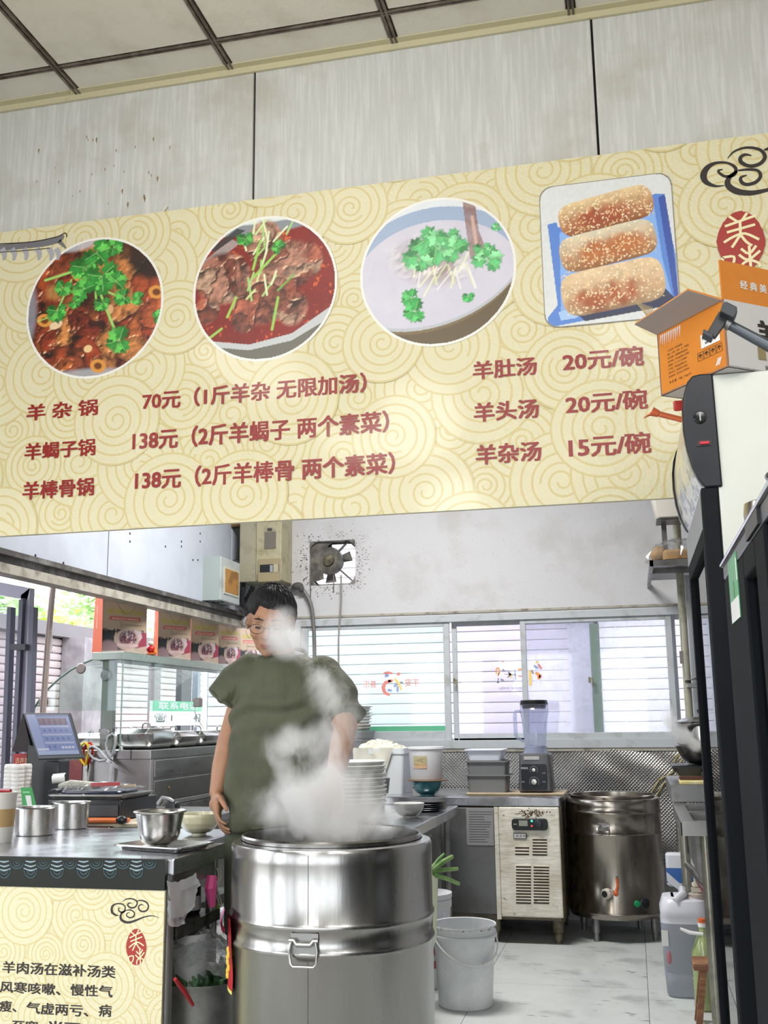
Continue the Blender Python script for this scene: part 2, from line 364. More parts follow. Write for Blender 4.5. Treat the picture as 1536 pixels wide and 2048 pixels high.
# ---- ceiling of the dining room: mineral boards in a brown rail grid
m = MB(); m.box(-6, 4.2, -4.2, 3.33, ZC+.012, ZC+.06); ceil = struct(m.build('ceiling', mat('ceiling_void', '#3d3a36', .9)))
xs = [-1.985+.637*k for k in range(-3, 9)]; ys = [3.155-.61*k for k in range(0, 6)]
_t = None
for x in xs[:-1]:
    for y in ys[:-1]:
        if _t is None:
            m = MB(); m.rbox(.3185, -.305, 0, .012, .605, .58, .003, .004, n=1); _t = m.build('ceiling_board', ceil_m, ceil, (x, y, ZC), smooth=0)
        else:
            t = _t.copy(); col.objects.link(t); t.location = (x, y, ZC)
for i, x in enumerate(xs[:-1]):
    m = MB(); m.rbox(.3185, 0, 0, .012, .605, .150, .003, .004, n=1); m.build('ceiling_board', ceil_m, ceil, (x, 3.241, ZC), smooth=0)
for x in xs:
    m = MB(); m.box(x-.012, x-.003, ys[-1], 3.325, ZC-.006, ZC+.01); m.box(x+.003, x+.012, ys[-1], 3.325, ZC-.006, ZC+.01); m.box(x-.004, x+.004, ys[-1], 3.325, ZC+.002, ZC+.012)
    m.build('ceiling_rail', rail_m, ceil, smooth=0)
for y in ys:
    m = MB(); m.box(xs[0], xs[-1], y-.010, y-.003, ZC-.004, ZC+.01); m.box(xs[0], xs[-1], y+.003, y+.010, ZC-.004, ZC+.01); m.build('ceiling_rail', rail_m, ceil, smooth=0)
m = MB(); m.box(-4.6, 3.2, 3.318, 3.328, ZC-.028, ZC+.004); m.box(-4.6, 3.2, 3.29, 3.328, ZC-.004, ZC); struct(m.build('trim_1', trim_m, smooth=0))

# ---- wall over the serving opening: tall metal panels with dark joints
m = MB(); m.box(-4.6, 3.2, 3.345, 3.43, 2.0, ZC+.03); wf = struct(m.build('wall_front', dark_m, smooth=0))
for k in range(-2, 4):
    x0 = -1.256+1.249*k+.004; m = MB(); m.box(x0, x0+1.241, 3.33, 3.346, 2.0, ZC-.022)
    bevel(m.build('wall_panel', wall_m, wf, smooth=0), .002)
# peeled paint patches and drips at the top of the panels
rng = random.Random(4)
m = MB()
for k in range(26):
    p = PY(rng.uniform(150, 300) if k < 8 else rng.uniform(60, 340), rng.uniform(260, 420), 3.3295); s_ = rng.uniform(.002, .006)
    m.poly([(p.x, 3.3295, p.z), (p.x+s_, 3.3295, p.z-s_), (p.x+s_*.4, 3.3295, p.z-s_*5), (p.x-s_*.5, 3.3295, p.z-s_*2)])
m.build('scratch', mat('rust_scratch', '#8c7458', .8), wf, smooth=0, kind='stuff')
m = MB(); p = PY(320, 425, 3.325); m.bar((p.x-.01, 3.325, p.z-.03), (p.x+.03, 3.325, p.z+.02), .012, .006)
p = PY(118, 455, 3.325); m.bar((p.x-.04, 3.322, p.z-.012), (p.x+.06, 3.322, p.z+.0), .012, .006)
m.build('tape_scrap', mat('old_tape', '#d5d1c0', .5), wf, smooth=0)

# ---- back wall with window band and fan opening
def wall_holes(name, x0, x1, z0, z1, y0, y1, holes, m_):
    X = sorted({x0, x1, *[h[0] for h in holes], *[h[1] for h in holes]}); Z = sorted({z0, z1, *[h[2] for h in holes], *[h[3] for h in holes]})
    m = MB()
    for a, b in zip(X, X[1:]):
        for c, d in zip(Z, Z[1:]):
            if not any(h[0] <= (a+b)/2 <= h[1] and h[2] <= (c+d)/2 <= h[3] for h in holes): m.box(a, b, y0, y1, c, d)
    return m.build(name, m_, smooth=0)
WX0, WX1, WZ0, WZ1 = -2.36, 1.30, 1.10, 2.02
FX0, FX1, FZ0, FZ1 = -2.27, -1.92, 2.275, 2.605
wb = struct(wall_holes('wall_back', -2.9, 1.6, -.05, ZC, YW, YW+.12, [(WX0, WX1, WZ0, WZ1), (FX0, FX1, FZ0, FZ1), (-2.9, -2.66, 1.16, 1.99)], wallw_m))
# rough round plaster corners of the fan opening, grease round it
m = MB()
for sx, sz, cx, cz in ((-1, -1, FX0, FZ0), (1, -1, FX1, FZ0), (-1, 1, FX0, FZ1), (1, 1, FX1, FZ1)):
    r = .085; pts = [(cx, YW+.002, cz)]+[(cx-sx*r+sx*r*math.cos(a), YW+.002, cz-sz*r+sz*r*math.sin(a)) for a in np.linspace(0, math.pi/2, 7)]
    m.prism(pts, (0, .11, 0))
m.build('plaster_corner', mat('greasy_plaster', '#86837f', .6, var=('#4a4744', 18, .4, .6)), wb, smooth=0)
rg = random.Random(9); m = MB()
cxf, czf = (FX0+FX1)/2, (FZ0+FZ1)/2
for k in range(330):
    a = rg.uniform(0, 6.283); q = .185+abs(rg.gauss(0, .045)); sq = max(abs(math.cos(a)), abs(math.sin(a)))**.5
    x = cxf+math.cos(a)*q/sq*1.02; z = czf+math.sin(a)*q/sq*.98; s_ = rg.uniform(.0012, .0046)*(1.3 if a > 2 else 1)
    if FX0+.01 < x < FX1-.01 and FZ0+.01 < z < FZ1-.01: continue
    dx = math.cos(a)*s_*1.6; dz = math.sin(a)*s_*1.6
    m.poly([(x-dz*.4, YW-.001, z+dx*.4), (x+dx, YW-.001, z+dz), (x+dz*.4, YW-.001, z-dx*.4), (x-dx, YW-.001, z-dz)])
for k in range(420):
    x = rg.uniform(-2.4, .4); z = rg.uniform(2.05, 2.75); s_ = rg.uniform(.0008, .0028)
    m.poly([(x-s_, YW-.001, z), (x, YW-.001, z-s_*.9), (x+s_, YW-.001, z), (x, YW-.001, z+s_*.7)])
m.build('grease_spot', mat('grease', '#55504b', .5), wb, smooth=0, kind='stuff')
m = MB(); 
for px0, px1, pyt, pyb in ((620, 624, 1130, 1195), (666, 669, 1150, 1185)):
    a = PY(px0, pyt, YW-.002); b = PY(px1, pyb, YW-.002); m.box(min(a.x, b.x), min(a.x, b.x)+.008, YW-.003, YW, b.z, a.z)
m.build('grease_run', mat('grease2', '#6d6963', .4), wb, smooth=0, kind='stuff')

# diamond embossed foil under the windows
fo_m = mat('embossed_foil', '#a9a8a5', .32, 1.0, rvar=(4, .22, .5), var=('#77756f', 3, .45, .75))
nt = fo_m.node_tree; N = nt.nodes
tcn = N.new('ShaderNodeTexCoord'); mp = N.new('ShaderNodeMapping'); mp.inputs['Rotation'].default_value = (0, math.radians(45), 0); mp.inputs['Scale'].default_value = (62, 62, 62)
nt.links.new(tcn.outputs['Object'], mp.inputs[0]); sp = N.new('ShaderNodeSeparateXYZ'); nt.links.new(mp.outputs[0], sp.inputs[0])
def _pp(out):
    a = N.new('ShaderNodeMath'); a.operation = 'PINGPONG'; a.inputs[1].default_value = .5; nt.links.new(out, a.inputs[0]); return a.outputs[0]
mn = N.new('ShaderNodeMath'); mn.operation = 'MINIMUM'; nt.links.new(_pp(sp.outputs[0]), mn.inputs[0]); nt.links.new(_pp(sp.outputs[2]), mn.inputs[1])
bp = N.new('ShaderNodeBump'); bp.inputs['Strength'].default_value = .7; bp.inputs['Distance'].default_value = .012; nt.links.new(mn.outputs[0], bp.inputs['Height'])
nt.links.new(bp.outputs[0], N['Principled BSDF'].inputs['Normal'])
m = MB(); nx, nz = 90, 26
for i in range(nx+1):
    for j in range(nz+1):
        x = -2.5+3.6*i/nx; z = .35+.74*j/nz; w = 0
        if x > -.6: w = .010*math.sin((x*9+z*14))*math.exp(-((z-1.0)/.12)**2)*min(1, (x+.6)*3)
        m.v.append((x, YW-.006-.004*math.sin(x*7)*math.sin(z*5)-abs(w), z))
for i in range(nx):
    for j in range(nz): a = i*(nz+1)+j; m.f.append((a, a+nz+1, a+nz+2, a+1)); m.mi.append(0)
m.build('foil_cladding', fo_m, wb, smooth=60)
m = MB(); m.box(-2.5, 1.2, YW-.014, YW, 1.078, 1.098); m.box(-2.45, 1.3, YW-.008, YW, 2.035, 2.050)
struct(m.build('trim_2', mat('dirty_sealant', '#a9a498', .6, var=('#6f6555', 16, .5, .7)), smooth=0))

# ---- windows: sliding sashes in a white frame
gl_g = glass('green_window_glass', '#f0faf8', .97, .05, .12, '#eef7f6')
gl_c = glass('clear_window_glass', '#f6f3fb', .97, .02, .06)
gl_s = glass('sprayed_window_glass', '#f1f2f6', .96, .04, .2, '#f2f3f6')
m = MB(); m.frame(WX0, WX1, WZ0, WZ1, .03, YW-.02, YW+.10, wb=.055, wt=.045)
for z in (WZ0+.055, ): m.box(WX0+.03, WX1-.03, YW+.035, YW+.045, z, z+.012)
struct(m.build('window_1', alu_m, smooth=0)); win = bpy.data.objects['window_1']
def sash(x0, x1, y, g, w=.05, wb=.05, fm=alu_m, wl=None, wr=None, z0=WZ0+.05, z1=WZ1-.04):
    wl = wl or w; wr = wr or w; m = MB()
    m.box(x0, x0+wl, y, y+.028, z0, z1); m.box(x1-wr, x1, y, y+.028, z0, z1); m.box(x0+wl, x1-wr, y, y+.028, z0, z0+wb); m.box(x0+wl, x1-wr, y, y+.028, z1-.035, z1)
    f = bevel(m.build('window_sash', fm, win, smooth=0), .003)
    m = MB(); m.box(x0+wl, x1-wr, y+.012, y+.016, z0+wb, z1-.035); m.build('window_pane', g, f, smooth=0); return f
s1 = sash(-2.33, -1.235, YW-.005, gl_g, wl=.05, wr=.045, wb=.07)
m = MB(); m.box(-2.1, -1.28, YW+.002, YW+.006, WZ0+.12, WZ0+.155); m.build('green_edge_strip', mat('green_strip', '#5db58d', .4), s1, smooth=0)
s2 = sash(-1.225, -.2, YW+.035, gl_c, wl=.035, wr=.03)
s3 = sash(-.735, .285, YW-.005, gl_s, wl=.038, wr=.042, wb=.05)
m = MB(); a = .0; m.box(-.262, -.195, YW+.010, YW+.024, WZ0+.06, WZ1-.085); m.box(-.262, .25, YW+.010, YW+.03, WZ0+.052, WZ0+.095)
bevel(m.build('green_window_bar', green_f, s3, smooth=0), .01, 3)
s4 = sash(.27, 1.28, YW+.035, gl_c, wl=.04)
for X, Z in ((-1.205, 1.56), (-.275, 1.55)):
    m = MB(); m.rbox(X, YW-.012, Z-.02, Z+.02, .016, .016, .004, .002); m.tube([(X, YW-.02, Z+.01), (X+.018, YW-.03, Z+.008), (X+.02, YW-.03, Z-.05)], .005)
    m.build('window_latch', mat('brass_latch', '#8d8668', .4, .6), win)
m = MB(); a = PY(768, 1482, YW-.02)
m.box(a.x-.01, a.x+.04, YW-.024, YW-.02, WZ0+.01, WZ0+.035); m.build('window_stopper', mat('stopper', '#a8a898', .5), win, smooth=0)
# stickers on the panes, read from outside so mirrored from here
cols_ = {'r': mat('sticker_red', '#e08a80', .5), 'b': mat('sticker_blue', '#9aa9d6', .5), 'y': mat('sticker_yellow', '#efd489', .5), 'k': mat('sticker_grey', '#8f8f9c', .5), 'o': mat('sticker_orange', '#f0a05c', .5)}
def stroke(pts, w, key, par, y):
    m = MB(); P = [PY(a, b, y) for a, b in pts]
    Q = []
    for i in range(len(P)-1):
        for t in np.linspace(0, 1, 4, endpoint=False): Q.append(P[i].lerp(P[i+1], t))
    Q.append(P[-1]); L = []; R = []
    for i, p in enumerate(Q):
        d = (Q[min(i+1, len(Q)-1)]-Q[max(i-1, 0)]); n = Vector((-d.z, 0, d.x)).normalized()*w/2*(0.6+0.4*math.sin(math.pi*(i+.5)/len(Q))); L.append(p+n); R.append(p-n)
    m.loft([[a, b] for a, b in zip(L, R)], False, False, False); m.build('sticker_stroke', cols_[key], par, smooth=0)
y_ = YW+.003
arc = [(784+17*math.cos(math.radians(a)), 1375+15*math.sin(math.radians(a))) for a in range(-40, -330, -24)]
stroke([(784+x, 1375+y) for x, y in ((-2, -13), (-13, -10), (-18, 0), (-14, 11), (-4, 15))], .027, 'r', s1, y_)
stroke([(786, 1361), (776, 1362)], .02, 'r', s1, y_)
stroke([(767, 1347), (776, 1345), (785, 1347)], .018, 'r', s1, y_); stroke([(770, 1354), (773, 1350), (778, 1352)], .022, 'b', s1, y_)
stroke([(794, 1350), (800, 1346)], .02, 'r', s1, y_); stroke([(789, 1357), (797, 1367), (803, 1380)], .022, 'y', s1, y_)
stroke([(788, 1374), (794, 1367)], .02, 'b', s1, y_); stroke([(795, 1372), (795, 1384)], .018, 'b', s1, y_); stroke([(775, 1380), (784, 1381)], .02, 'b', s1, y_)
stroke([(800, 1364), (806, 1366)], .012, 'k', s1, y_)
for body, x0, x1, yb, yt in (('喜乐', 726, 753, 1376, 1361), ('平安', 810, 838, 1373, 1357)):
    m = MB(); a = PY(x0, yb, y_); b = PY(x1, yt, y_); m.text(body, a, (1, 0, 0), (0, 0, 1), w=b.x-a.x, h=b.z-a.z, flip=True, bold=.01); m.build('sticker_lettering', cols_['r'], s1, smooth=0)
y_ = YW+.045
stroke([(993, 1349), (992, 1342), (994, 1336), (998, 1337), (999, 1345), (996, 1352)], .010, 'o', s2, y_); stroke([(996, 1350), (997, 1344)], .014, 'y', s2, y_)
stroke([(1005, 1338), (1009, 1344)], .012, 'k', s2, y_); stroke([(997, 1356), (995, 1366), (999, 1363)], .010, 'k', s2, y_); stroke([(1001, 1358), (1008, 1362)], .012, 'k', s2, y_)
stroke([(1016, 1344), (1021, 1349), (1015, 1355)], .012, 'k', s2, y_); stroke([(1019, 1346), (1024, 1355)], .018, 'y', s2, y_); stroke([(1009, 1348), (1033, 1350)], .006, 'k', s2, y_)
stroke([(1029.5, 1338), (1031, 1360)], .007, 'b', s2, y_); stroke([(1036, 1340), (1041, 1338), (1046, 1340)], .012, 'o', s2, y_); stroke([(1036, 1352), (1046, 1353)], .010, 'r', s2, y_)
stroke([(1005, 1322), (1006, 1324)], .016, 'r', s2, y_)
y_ = YW+.003
stroke([(1060, 1340), (1061, 1372)], .025, 'y', s3, y_); stroke([(1068, 1331), (1076, 1337)], .018, 'b', s3, y_); stroke([(1071, 1325), (1077, 1323)], .016, 'y', s3, y_); stroke([(1076, 1328), (1083, 1338)], .016, 'r', s3, y_)
stroke([(1071, 1345), (1078, 1350), (1077, 1359)], .024, 'o', s3, y_); stroke([(1082, 1350), (1079, 1356)], .02, 'r', s3, y_); stroke([(1063, 1340), (1067, 1348)], .012, 'k', s3, y_)
m = MB(); a = PY(996, 1381, YW+.046); b = PY(1044, 1372, YW+.046); m.text('enjoy today', a, (1, 0, 0), (0, 0, 1), w=b.x-a.x, h=b.z-a.z, flip=True, shear=.3); m.build('sticker_lettering', cols_['k'], s2, smooth=0)

# ---- left wall: pale panels over a glazed shop front
m = MB(); m.box(XL-.09, XL-.012, 1.0, 7.4, 2.09, ZC); wl_ = struct(m.build('wall_left', dark_m, smooth=0))
for a, b in ((2.82, 4.02), (4.03, 5.246), (5.254, 6.655), (6.663, 7.10), (7.115, 7.3)):
    m = MB(); m.box(XL-.012, XL, a, b, 2.10, ZC); bevel(m.build('wall_panel', wallb_m, wl_, smooth=0), .002)
m = MB()
for px, py in ((445, 1067), (445, 1083), (71, 1111), (127, 1126), (333+30, 1093), (440, 1120), (363, 1083), (331, 1093), (260, 1067), (260, 1083), (386, 1120)):
    p = PX(px*1.0 if px < 400 else px*.9, py, XL+.001); m.box(XL, XL+.002, p.y-.006, p.y+.006, p.z-.006, p.z+.006)
m.build('bolt_hole', dark_m, wl_, smooth=0)
m = MB(); m.box(XL-.02, XL+.045, 3.2, 7.3, 2.066, 2.092); m.box(XL-.02, XL+.012, 3.2, 7.3, 2.03, 2.066)
struct(m.build('trim_3', mat('dark_channel', '#57534f', .4, .3, var=('#8b8a88', 8, .5, .7)), smooth=0))
m = MB(); m.box(XL-.06, XL+.03, 3.2, 7.3, 1.985, 2.03)
struct(m.build('trim_4', mat('grimy_pale_rail', '#b5b0a4', .5, var=('#7c766a', 12, .45, .7)), smooth=0))
frm = mat('shopfront_frame', '#77737d', .4, .4)
def post(px, w, Y=None, mtl=frm, z0=0, z1=2.0, name='shopfront_post', dx=0):
    p = PX(px, 1400, XL-.03-dx); m = MB(); m.box(XL-.06-dx, XL-.01-dx, p.y-w/2, p.y+w/2, z0, z1); return m.build(name, mtl, wl_, smooth=0)
m = MB(); m.box(XL-.06, XL-.01, 3.0, 4.55, 0, 2.0); 
for z in (): pass
low = MB(); low.box(XL-.06, XL-.01, 3.0, 5.40, 0, .55); low.build('low_wall', mat('low_wall', '#b9b4b4', .7), wl_, smooth=0)
gl_l = glass('shopfront_glass', '#f6f6fb', .97, .02, .05)
# aluminium glazed leaf folded open outside the serving window
dl = thing('glazed_door_leaf', 'open aluminium framed glazed door leaf at the far left behind the till', 'door', (0, 0, 0)); Yd = 4.9
def quad(m, pts, Y, d=.045):
    P = [PY(a, b, Y) for a, b in pts]; m.prism(P, (0, d, 0))
frm2 = mat('purplish_aluminium', '#a5a2b4', .35, .3); frd = mat('dark_aluminium', '#5d5d6c', .35, .3)
m = MB(); quad(m, [(-60, 1152), (60, 1176), (54, 1200), (-60, 1180)], Yd); m.build('top_rail', frm2, dl, smooth=0)
m = MB(); quad(m, [(42, 1190), (60, 1176), (46, 1690), (20, 1690)], Yd); m.build('stile', frm2, dl, smooth=0)
m = MB(); quad(m, [(38, 1200), (46, 1196), (22, 1690), (14, 1690)], Yd-.03); m.build('inner_bar', frd, dl, smooth=0)
m = MB(); quad(m, [(58, 1212), (67, 1214), (52, 1690), (44, 1690)], Yd-.02); m.build('outer_bar', frd, dl, smooth=0)
m = MB(); quad(m, [(14, 1214), (22, 1214), (4, 1690), (-4, 1690)], Yd-.02); m.build('outer_bar', frd, dl, smooth=0)
m = MB(); quad(m, [(20, 1288), (50, 1288), (50, 1300), (20, 1300)], Yd-.05, .03); m.build('closer_bracket', mat('bracket_dark', '#4a4a50', .4, .6), dl, smooth=0)
m = MB(); quad(m, [(-60, 1180), (42, 1196), (24, 1690), (-60, 1690)], Yd+.02, .004); m.build('pane', gl_l, dl, smooth=0)
m = MB(); m.tube([PY(109, 1140, 5.0), PY(97, 1270, 5.0), PY(84, 1450, 5.0), PY(76, 1600, 5.0), Vector((PY(60, 1700, 5.0).x-.1, 5.0, -.1))], .016, 12); tag(m.build('metal_pole', mat('pinkish_pole', '#b3a29c', .4, .3)), 'slim leaning pinkish pole outside between the glazed door and the paper bags', 'pole')
m = MB(); m.tube([PY(98, 1262, 5.0), PY(105, 1262, 4.97), PY(103, 1290, 4.97), PY(110, 1300, 4.97), PY(108, 1308, 4.97), PY(103, 1300, 4.97), PY(104, 1280, 4.97)], .0022, 6); m.build('tied_string', white_p, bpy.data.objects['metal_pole'])
for px, w, c_ in ((308, .14, '#8f8285'), (367, .24, '#2c2f38'), (392, .07, '#8e9aa8'), (424, .13, '#8e9aa8')):
    p = PX(px, 1400, -4.3); m = MB(); m.box(-4.33, -4.27, p.y-w/2, p.y+w/2, -.1, 1.85)
    tag(m.build('street_post', mat('post_'+c_[1:], c_, .5)), {308: 'pinkish brown upright outside behind the curved glass', 367: 'broad dark upright outside across the green phone sign', 392: 'narrow grey upright outside just beside the broad dark one', 424: 'blue grey upright outside nearest the cook'}[px], 'post')

# ---- the rest of the rooms: right wall, kitchen ceiling, dining walls with big windows
m = MB(); m.box(1.45, 1.55, 3.43, YW+.1, 0, ZC); struct(m.build('wall_right', wallw_m, smooth=0))
m = MB(); m.box(-2.9, 1.6, 3.43, YW+.12, ZC, ZC+.05); struct(m.build('ceiling_kitchen', mat('kitchen_ceiling', '#c5c5c2', .8), smooth=0))
m = MB(); m.box(3.1, 3.2, -4.2, 3.34, 0, ZC); struct(m.build('wall_right_dining', mat('dining_wall', '#c9c5ba', .7), smooth=0))
m = MB(); m.box(.72, 3.2, 3.33, 3.43, 0, 2.0); struct(m.build('wall_front_lower', wall_m, smooth=0))
struct(wall_holes('wall_dining_back', -4.6, 3.2, 0, ZC, -4.2, -4.1, [(-3.9, -2.6, .5, 2.9), (-2.3, -1.0, .5, 2.9), (-.5, .4, 0, 2.9), (.8, 2.2, .5, 2.9)], mat('dining_wall', '#c9c5ba', .7)))
wo = wall_holes('wall_left_dining', -4.2, 3.3, 0, ZC, 4.5, 4.6, [(-3.6, -2.2, .4, 2.8), (-1.7, .1, .4, 2.8), (.6, 2.6, .4, 2.8)], mat('dining_wall', '#c9c5ba', .7)); wo.rotation_euler = (0, 0, math.pi/2); struct(wo)

for x_, y_ in ((-4.3, -4.0), (-2.45, -4.0), (-.75, -4.0), (.6, -4.0), (2.4, -4.0), (3.0, -2.4), (3.0, -.4), (-4.4, -2.0), (-4.4, .3)):  # unseen dark columns, added to darken the reflections in the barrel steel
    m = MB(); m.rbox(x_, y_, 0, ZC, .22, .22, .01, .004); struct(m.build('reflection_column', mat('dark_reflection_column', '#2e241f', .5)))
# ================================================================ outside
grd = mat('pavement', '#b9b4ae', .9, var=('#a19c97', 1.2, .4, .7))
m = MB(); m.box(-30, 30, -25, 34, -.25, -.1); struct(m.build('ground', grd, smooth=0))
cor = mat('corrugated_pale', '#e6e2e6', .55, var=('#d4ced4', 1.3, .45, .75))
m = MB(); m.box(-3.9, 3.4, 9.36, 9.5, -.1, 3.3); aw = struct(m.build('wall_alley', mat('alley_wall', '#7e7a80', .8), smooth=0))
_s = None
for k in range(37):
    if _s is None:
        m = MB(); m.loft([[(-3.9, 9.36, 0), (-3.9, 9.332, .006), (-3.9, 9.328, .045), (-3.9, 9.332, .086), (-3.9, 9.36, .09)], [(3.4, 9.36, 0), (3.4, 9.332, .006), (3.4, 9.328, .045), (3.4, 9.332, .086), (3.4, 9.36, .09)]], False, False)
        _s = m.build('cladding_slat', cor, aw, (0, 0, 0), smooth=60)
    else:
        t = _s.copy(); col.objects.link(t); t.location = (0, 0, .09*k)
m = MB(); m.box(-.52, -.28, 9.22, 9.33, 0, 3.2); m.build('downpipe_casing', mat('casing_grey', '#9aa3a6', .6, var=('#c9cdd0', 60, .4, .6)), aw, smooth=0)
m = MB(); m.box(-5.66, -5.53, 2.0, 13.0, -.1, 2.14); ow = struct(m.build('wall_outside', mat('alley_wall', '#7e7a80', .8), smooth=0))
_s = None
for k in range(29):
    if _s is None:
        m = MB(); m.loft([[(-5.53, 2, 0), (-5.510, 2, .006), (-5.504, 2, .035), (-5.510, 2, .064), (-5.53, 2, .07)], [(-5.53, 13, 0), (-5.510, 13, .006), (-5.504, 13, .035), (-5.510, 13, .064), (-5.53, 13, .07)]], False, False)
        _s = m.build('cladding_slat', mat('corrugated_pinkish', '#cdbfbf', .6, var=('#b0a09f', 1.1, .45, .7)), ow, (0, 0, 0), smooth=60)
    else:
        t = _s.copy(); col.objects.link(t); t.location = (0, 0, .0735*k)
m = MB(); m.box(-5.68, -5.42, 2.0, 13.0, 2.14, 2.27); m.build('wall_coping', mat('coping', '#7a7478', .7), ow, smooth=0)
m = MB(); p = PX(168, 1400, -5.4); m.box(-5.5, -5.25, p.y-.30, p.y+.16, -.1, 2.14); m.build('pillar', mat('outer_pillar', '#8d868b', .8, var=('#a9a2a6', 5, .4, .6)), ow, smooth=0)

# ================================================================ menu banner
cream = mat('banner_vinyl', '#d9d1aa', .36, bump=(.25, 90), coat=.25)
creamL = mat('banner_cloud_fill', '#dcd5b2', .36, bump=(.25, 90), coat=.25)
lineM = mat('banner_cloud_line', '#d2c38c', .36, bump=(.25, 90), coat=.25)
whiteP = mat('white_print', '#eceae4', .4, bump=(.15, 90), coat=.2)
redP = mat('red_lettering', '#8f1d1a', .38, bump=(.15, 90), coat=.2)
inkP = mat('black_brown_ink', '#2a221f', .45)
def clip_poly(P, R):
    x0, x1, z0, z1 = R
    for ax, lim, sg in ((0, x0, 1), (0, x1, -1), (1, z0, 1), (1, z1, -1)):
        out = []; n = len(P)
        for i in range(n):
            a, b = P[i], P[(i+1) % n]; ia = sg*(a[ax]-lim) >= 0; ib = sg*(b[ax]-lim) >= 0
            if ia: out.append(a)
            if ia != ib: t = (lim-a[ax])/(b[ax]-a[ax]); out.append((a[0]+t*(b[0]-a[0]), a[1]+t*(b[1]-a[1])))
        P = out
        if not P: return P
    return P
def cloud_print(R, y, parent, seed, step, rad, lw, dy=.000022):
    """overlapping spirals like stylised clouds, clipped to rectangle R = x0, x1, z0, z1"""
    x0, x1, z0, z1 = R; rg = random.Random(seed); cs = []
    nx = int((x1-x0)/step)+3; nz = int((z1-z0)/(step*.8))+3
    for i in range(nx):
        for j in range(nz): cs.append((x0-step+i*step+(j % 2)*step/2+rg.uniform(-.22, .22)*step, z0-step*.5+j*step*.8+rg.uniform(-.2, .2)*step, rad*rg.uniform(.72, 1.15)))
    rg.shuffle(cs); m = MB()
    def put(P, yy):
        P = clip_poly(P, R)
        if len(P) >= 3: m.add([(a, yy, b) for a, b in P], [tuple(range(len(P)))])
    for k, (cx, cz, r) in enumerate(cs):
        yy = y-k*dy; m.m = 0; n = 30
        put([(cx+r*math.cos(6.2832*i/n), cz+r*math.sin(6.2832*i/n)) for i in range(n)], yy)
        m.m = 1; yy -= dy*.5
        for q in (1.0, .79, .58):
            for i in range(n):
                a, b = 6.2832*i/n, 6.2832*(i+1)/n; ro, ri = r*q, r*q-lw
                put([(cx+ro*math.cos(a), cz+ro*math.sin(a)), (cx+ro*math.cos(b), cz+ro*math.sin(b)), (cx+ri*math.cos(b), cz+ri*math.sin(b)), (cx+ri*math.cos(a), cz+ri*math.sin(a))], yy)
        s0 = rg.uniform(0, 6.28); hand = rg.choice((-1, 1)); T = 34
        for i in range(T):
            def pt(t, o): a = s0+hand*t*2*2*math.pi; q = r*(.10+.33*t)+o; return (cx+q*math.cos(a), cz+q*math.sin(a))
            t0, t1 = i/T, (i+1)/T; put([pt(t0, 0), pt(t1, 0), pt(t1, -lw), pt(t0, -lw)], yy)
    return m.build('cloud_print', [creamL, lineM], parent, smooth=0, normals=False), y-len(cs)*dy

bn = thing('menu_banner', 'long pale yellow menu banner with four food pictures and red Chinese prices', 'banner', (0, 0, 0))
m = MB(); m.box(-2.75, .95, YB+.006, YB+.024, 1.97, 3.168); m.build('board', cream, bn, smooth=0)
_, yt = cloud_print((-2.75, .95, 1.97, 3.168), YB+.0055, bn, 3, .225, .160, .0075)
yP = yt-.0003
def disc(m, cx, cz, rx, rz, y, n=64): m.add([(cx+rx*math.cos(6.2832*i/n), y, cz+rz*math.sin(6.2832*i/n)) for i in range(n)], [tuple(range(n))])
def photo_disc(pic, L, R, T, B, name):
    a = PY(L[0], L[1], yP); b = PY(R[0], R[1], yP); t = PY(T[0], T[1], yP); bb = PY(B[0], B[1], yP)
    cx = (a.x+b.x)/2; cz = (t.z+bb.z)/2; rx = (b.x-a.x)/2; rz = (t.z-bb.z)/2
    m = MB(); disc(m, cx, cz, rx, rz, yP); bo = m.build('picture_border', whiteP, bn, smooth=0, normals=False)
    k = .972; keep = ((pic.U-.5)**2+(pic.V-.5)**2) < .25
    o = pic.mesh(name, (cx-rx*k, yP-.0003, cz+rz*k), (1, 0, 0), (0, 0, 1), 2*rx*k, 2*rz*k, bn, vmat('banner_picture', .4), keep); return o
# braised mutton with coriander
p = Pic(230, 230, '#5c2713')
p.chunks(46, 11, ['#c0562c', '#cf7038', '#a84422', '#dc8e4e', '#8f361c', '#c9643a'], np.ones((230, 230)), '#170904', edge=.045)
p.put(p.ell(.50, .42, .20, .18, 0, .5), '#1a0a06', .85); p.put(p.ell(.93, .16, .22, .22, 0, .3), '#1b1512', .95); p.put(p.ell(.80, .08, .16, .14, 0, .3), '#3a2418', .8)
p.put(p.ell(-.02, .5, .10, .30, 0, .3), '#8b8f9a', .8); p.put(p.ell(.45, 1.06, .5, .13, 0, .2), '#a9adb4', .8); p.put(p.ell(.30, .0, .25, .08, 0, .3), '#c4cad6', .7)
for cu, cv in ((.38, .25), (.96, .44), (.13, .56), (.55, .93)):
    p.put(p.ell(cu, cv, .065, .05, .4, .15), '#d99440'); p.put(p.ell(cu, cv, .035, .028, .4, .3), '#6d3912')
p.put(p.ell(.22, .60, .055, .035, -.3, .2), '#e8cba4'); p.put(p.ell(.47, .80, .035, .03, 0, .2), '#e9c48c'); p.put(p.ell(.62, .53, .03, .04, 0, .2), '#d8a777')
p.put(p.ell(.20, .36, .09, .07, .3, .5), '#b88a4a', .7)
for q, r_, w_ in (((.50, .30), (.52, .50), .011), ((.12, .26), (.42, .20), .013), ((.55, .42), (.68, .72), .012), ((.32, .28), (.20, .55), .009), ((.60, .40), (.83, .52), .009), ((.08, .56), (.2, .53), .006)): p.put(p.seg(q, r_, w_), '#9fcf6a')
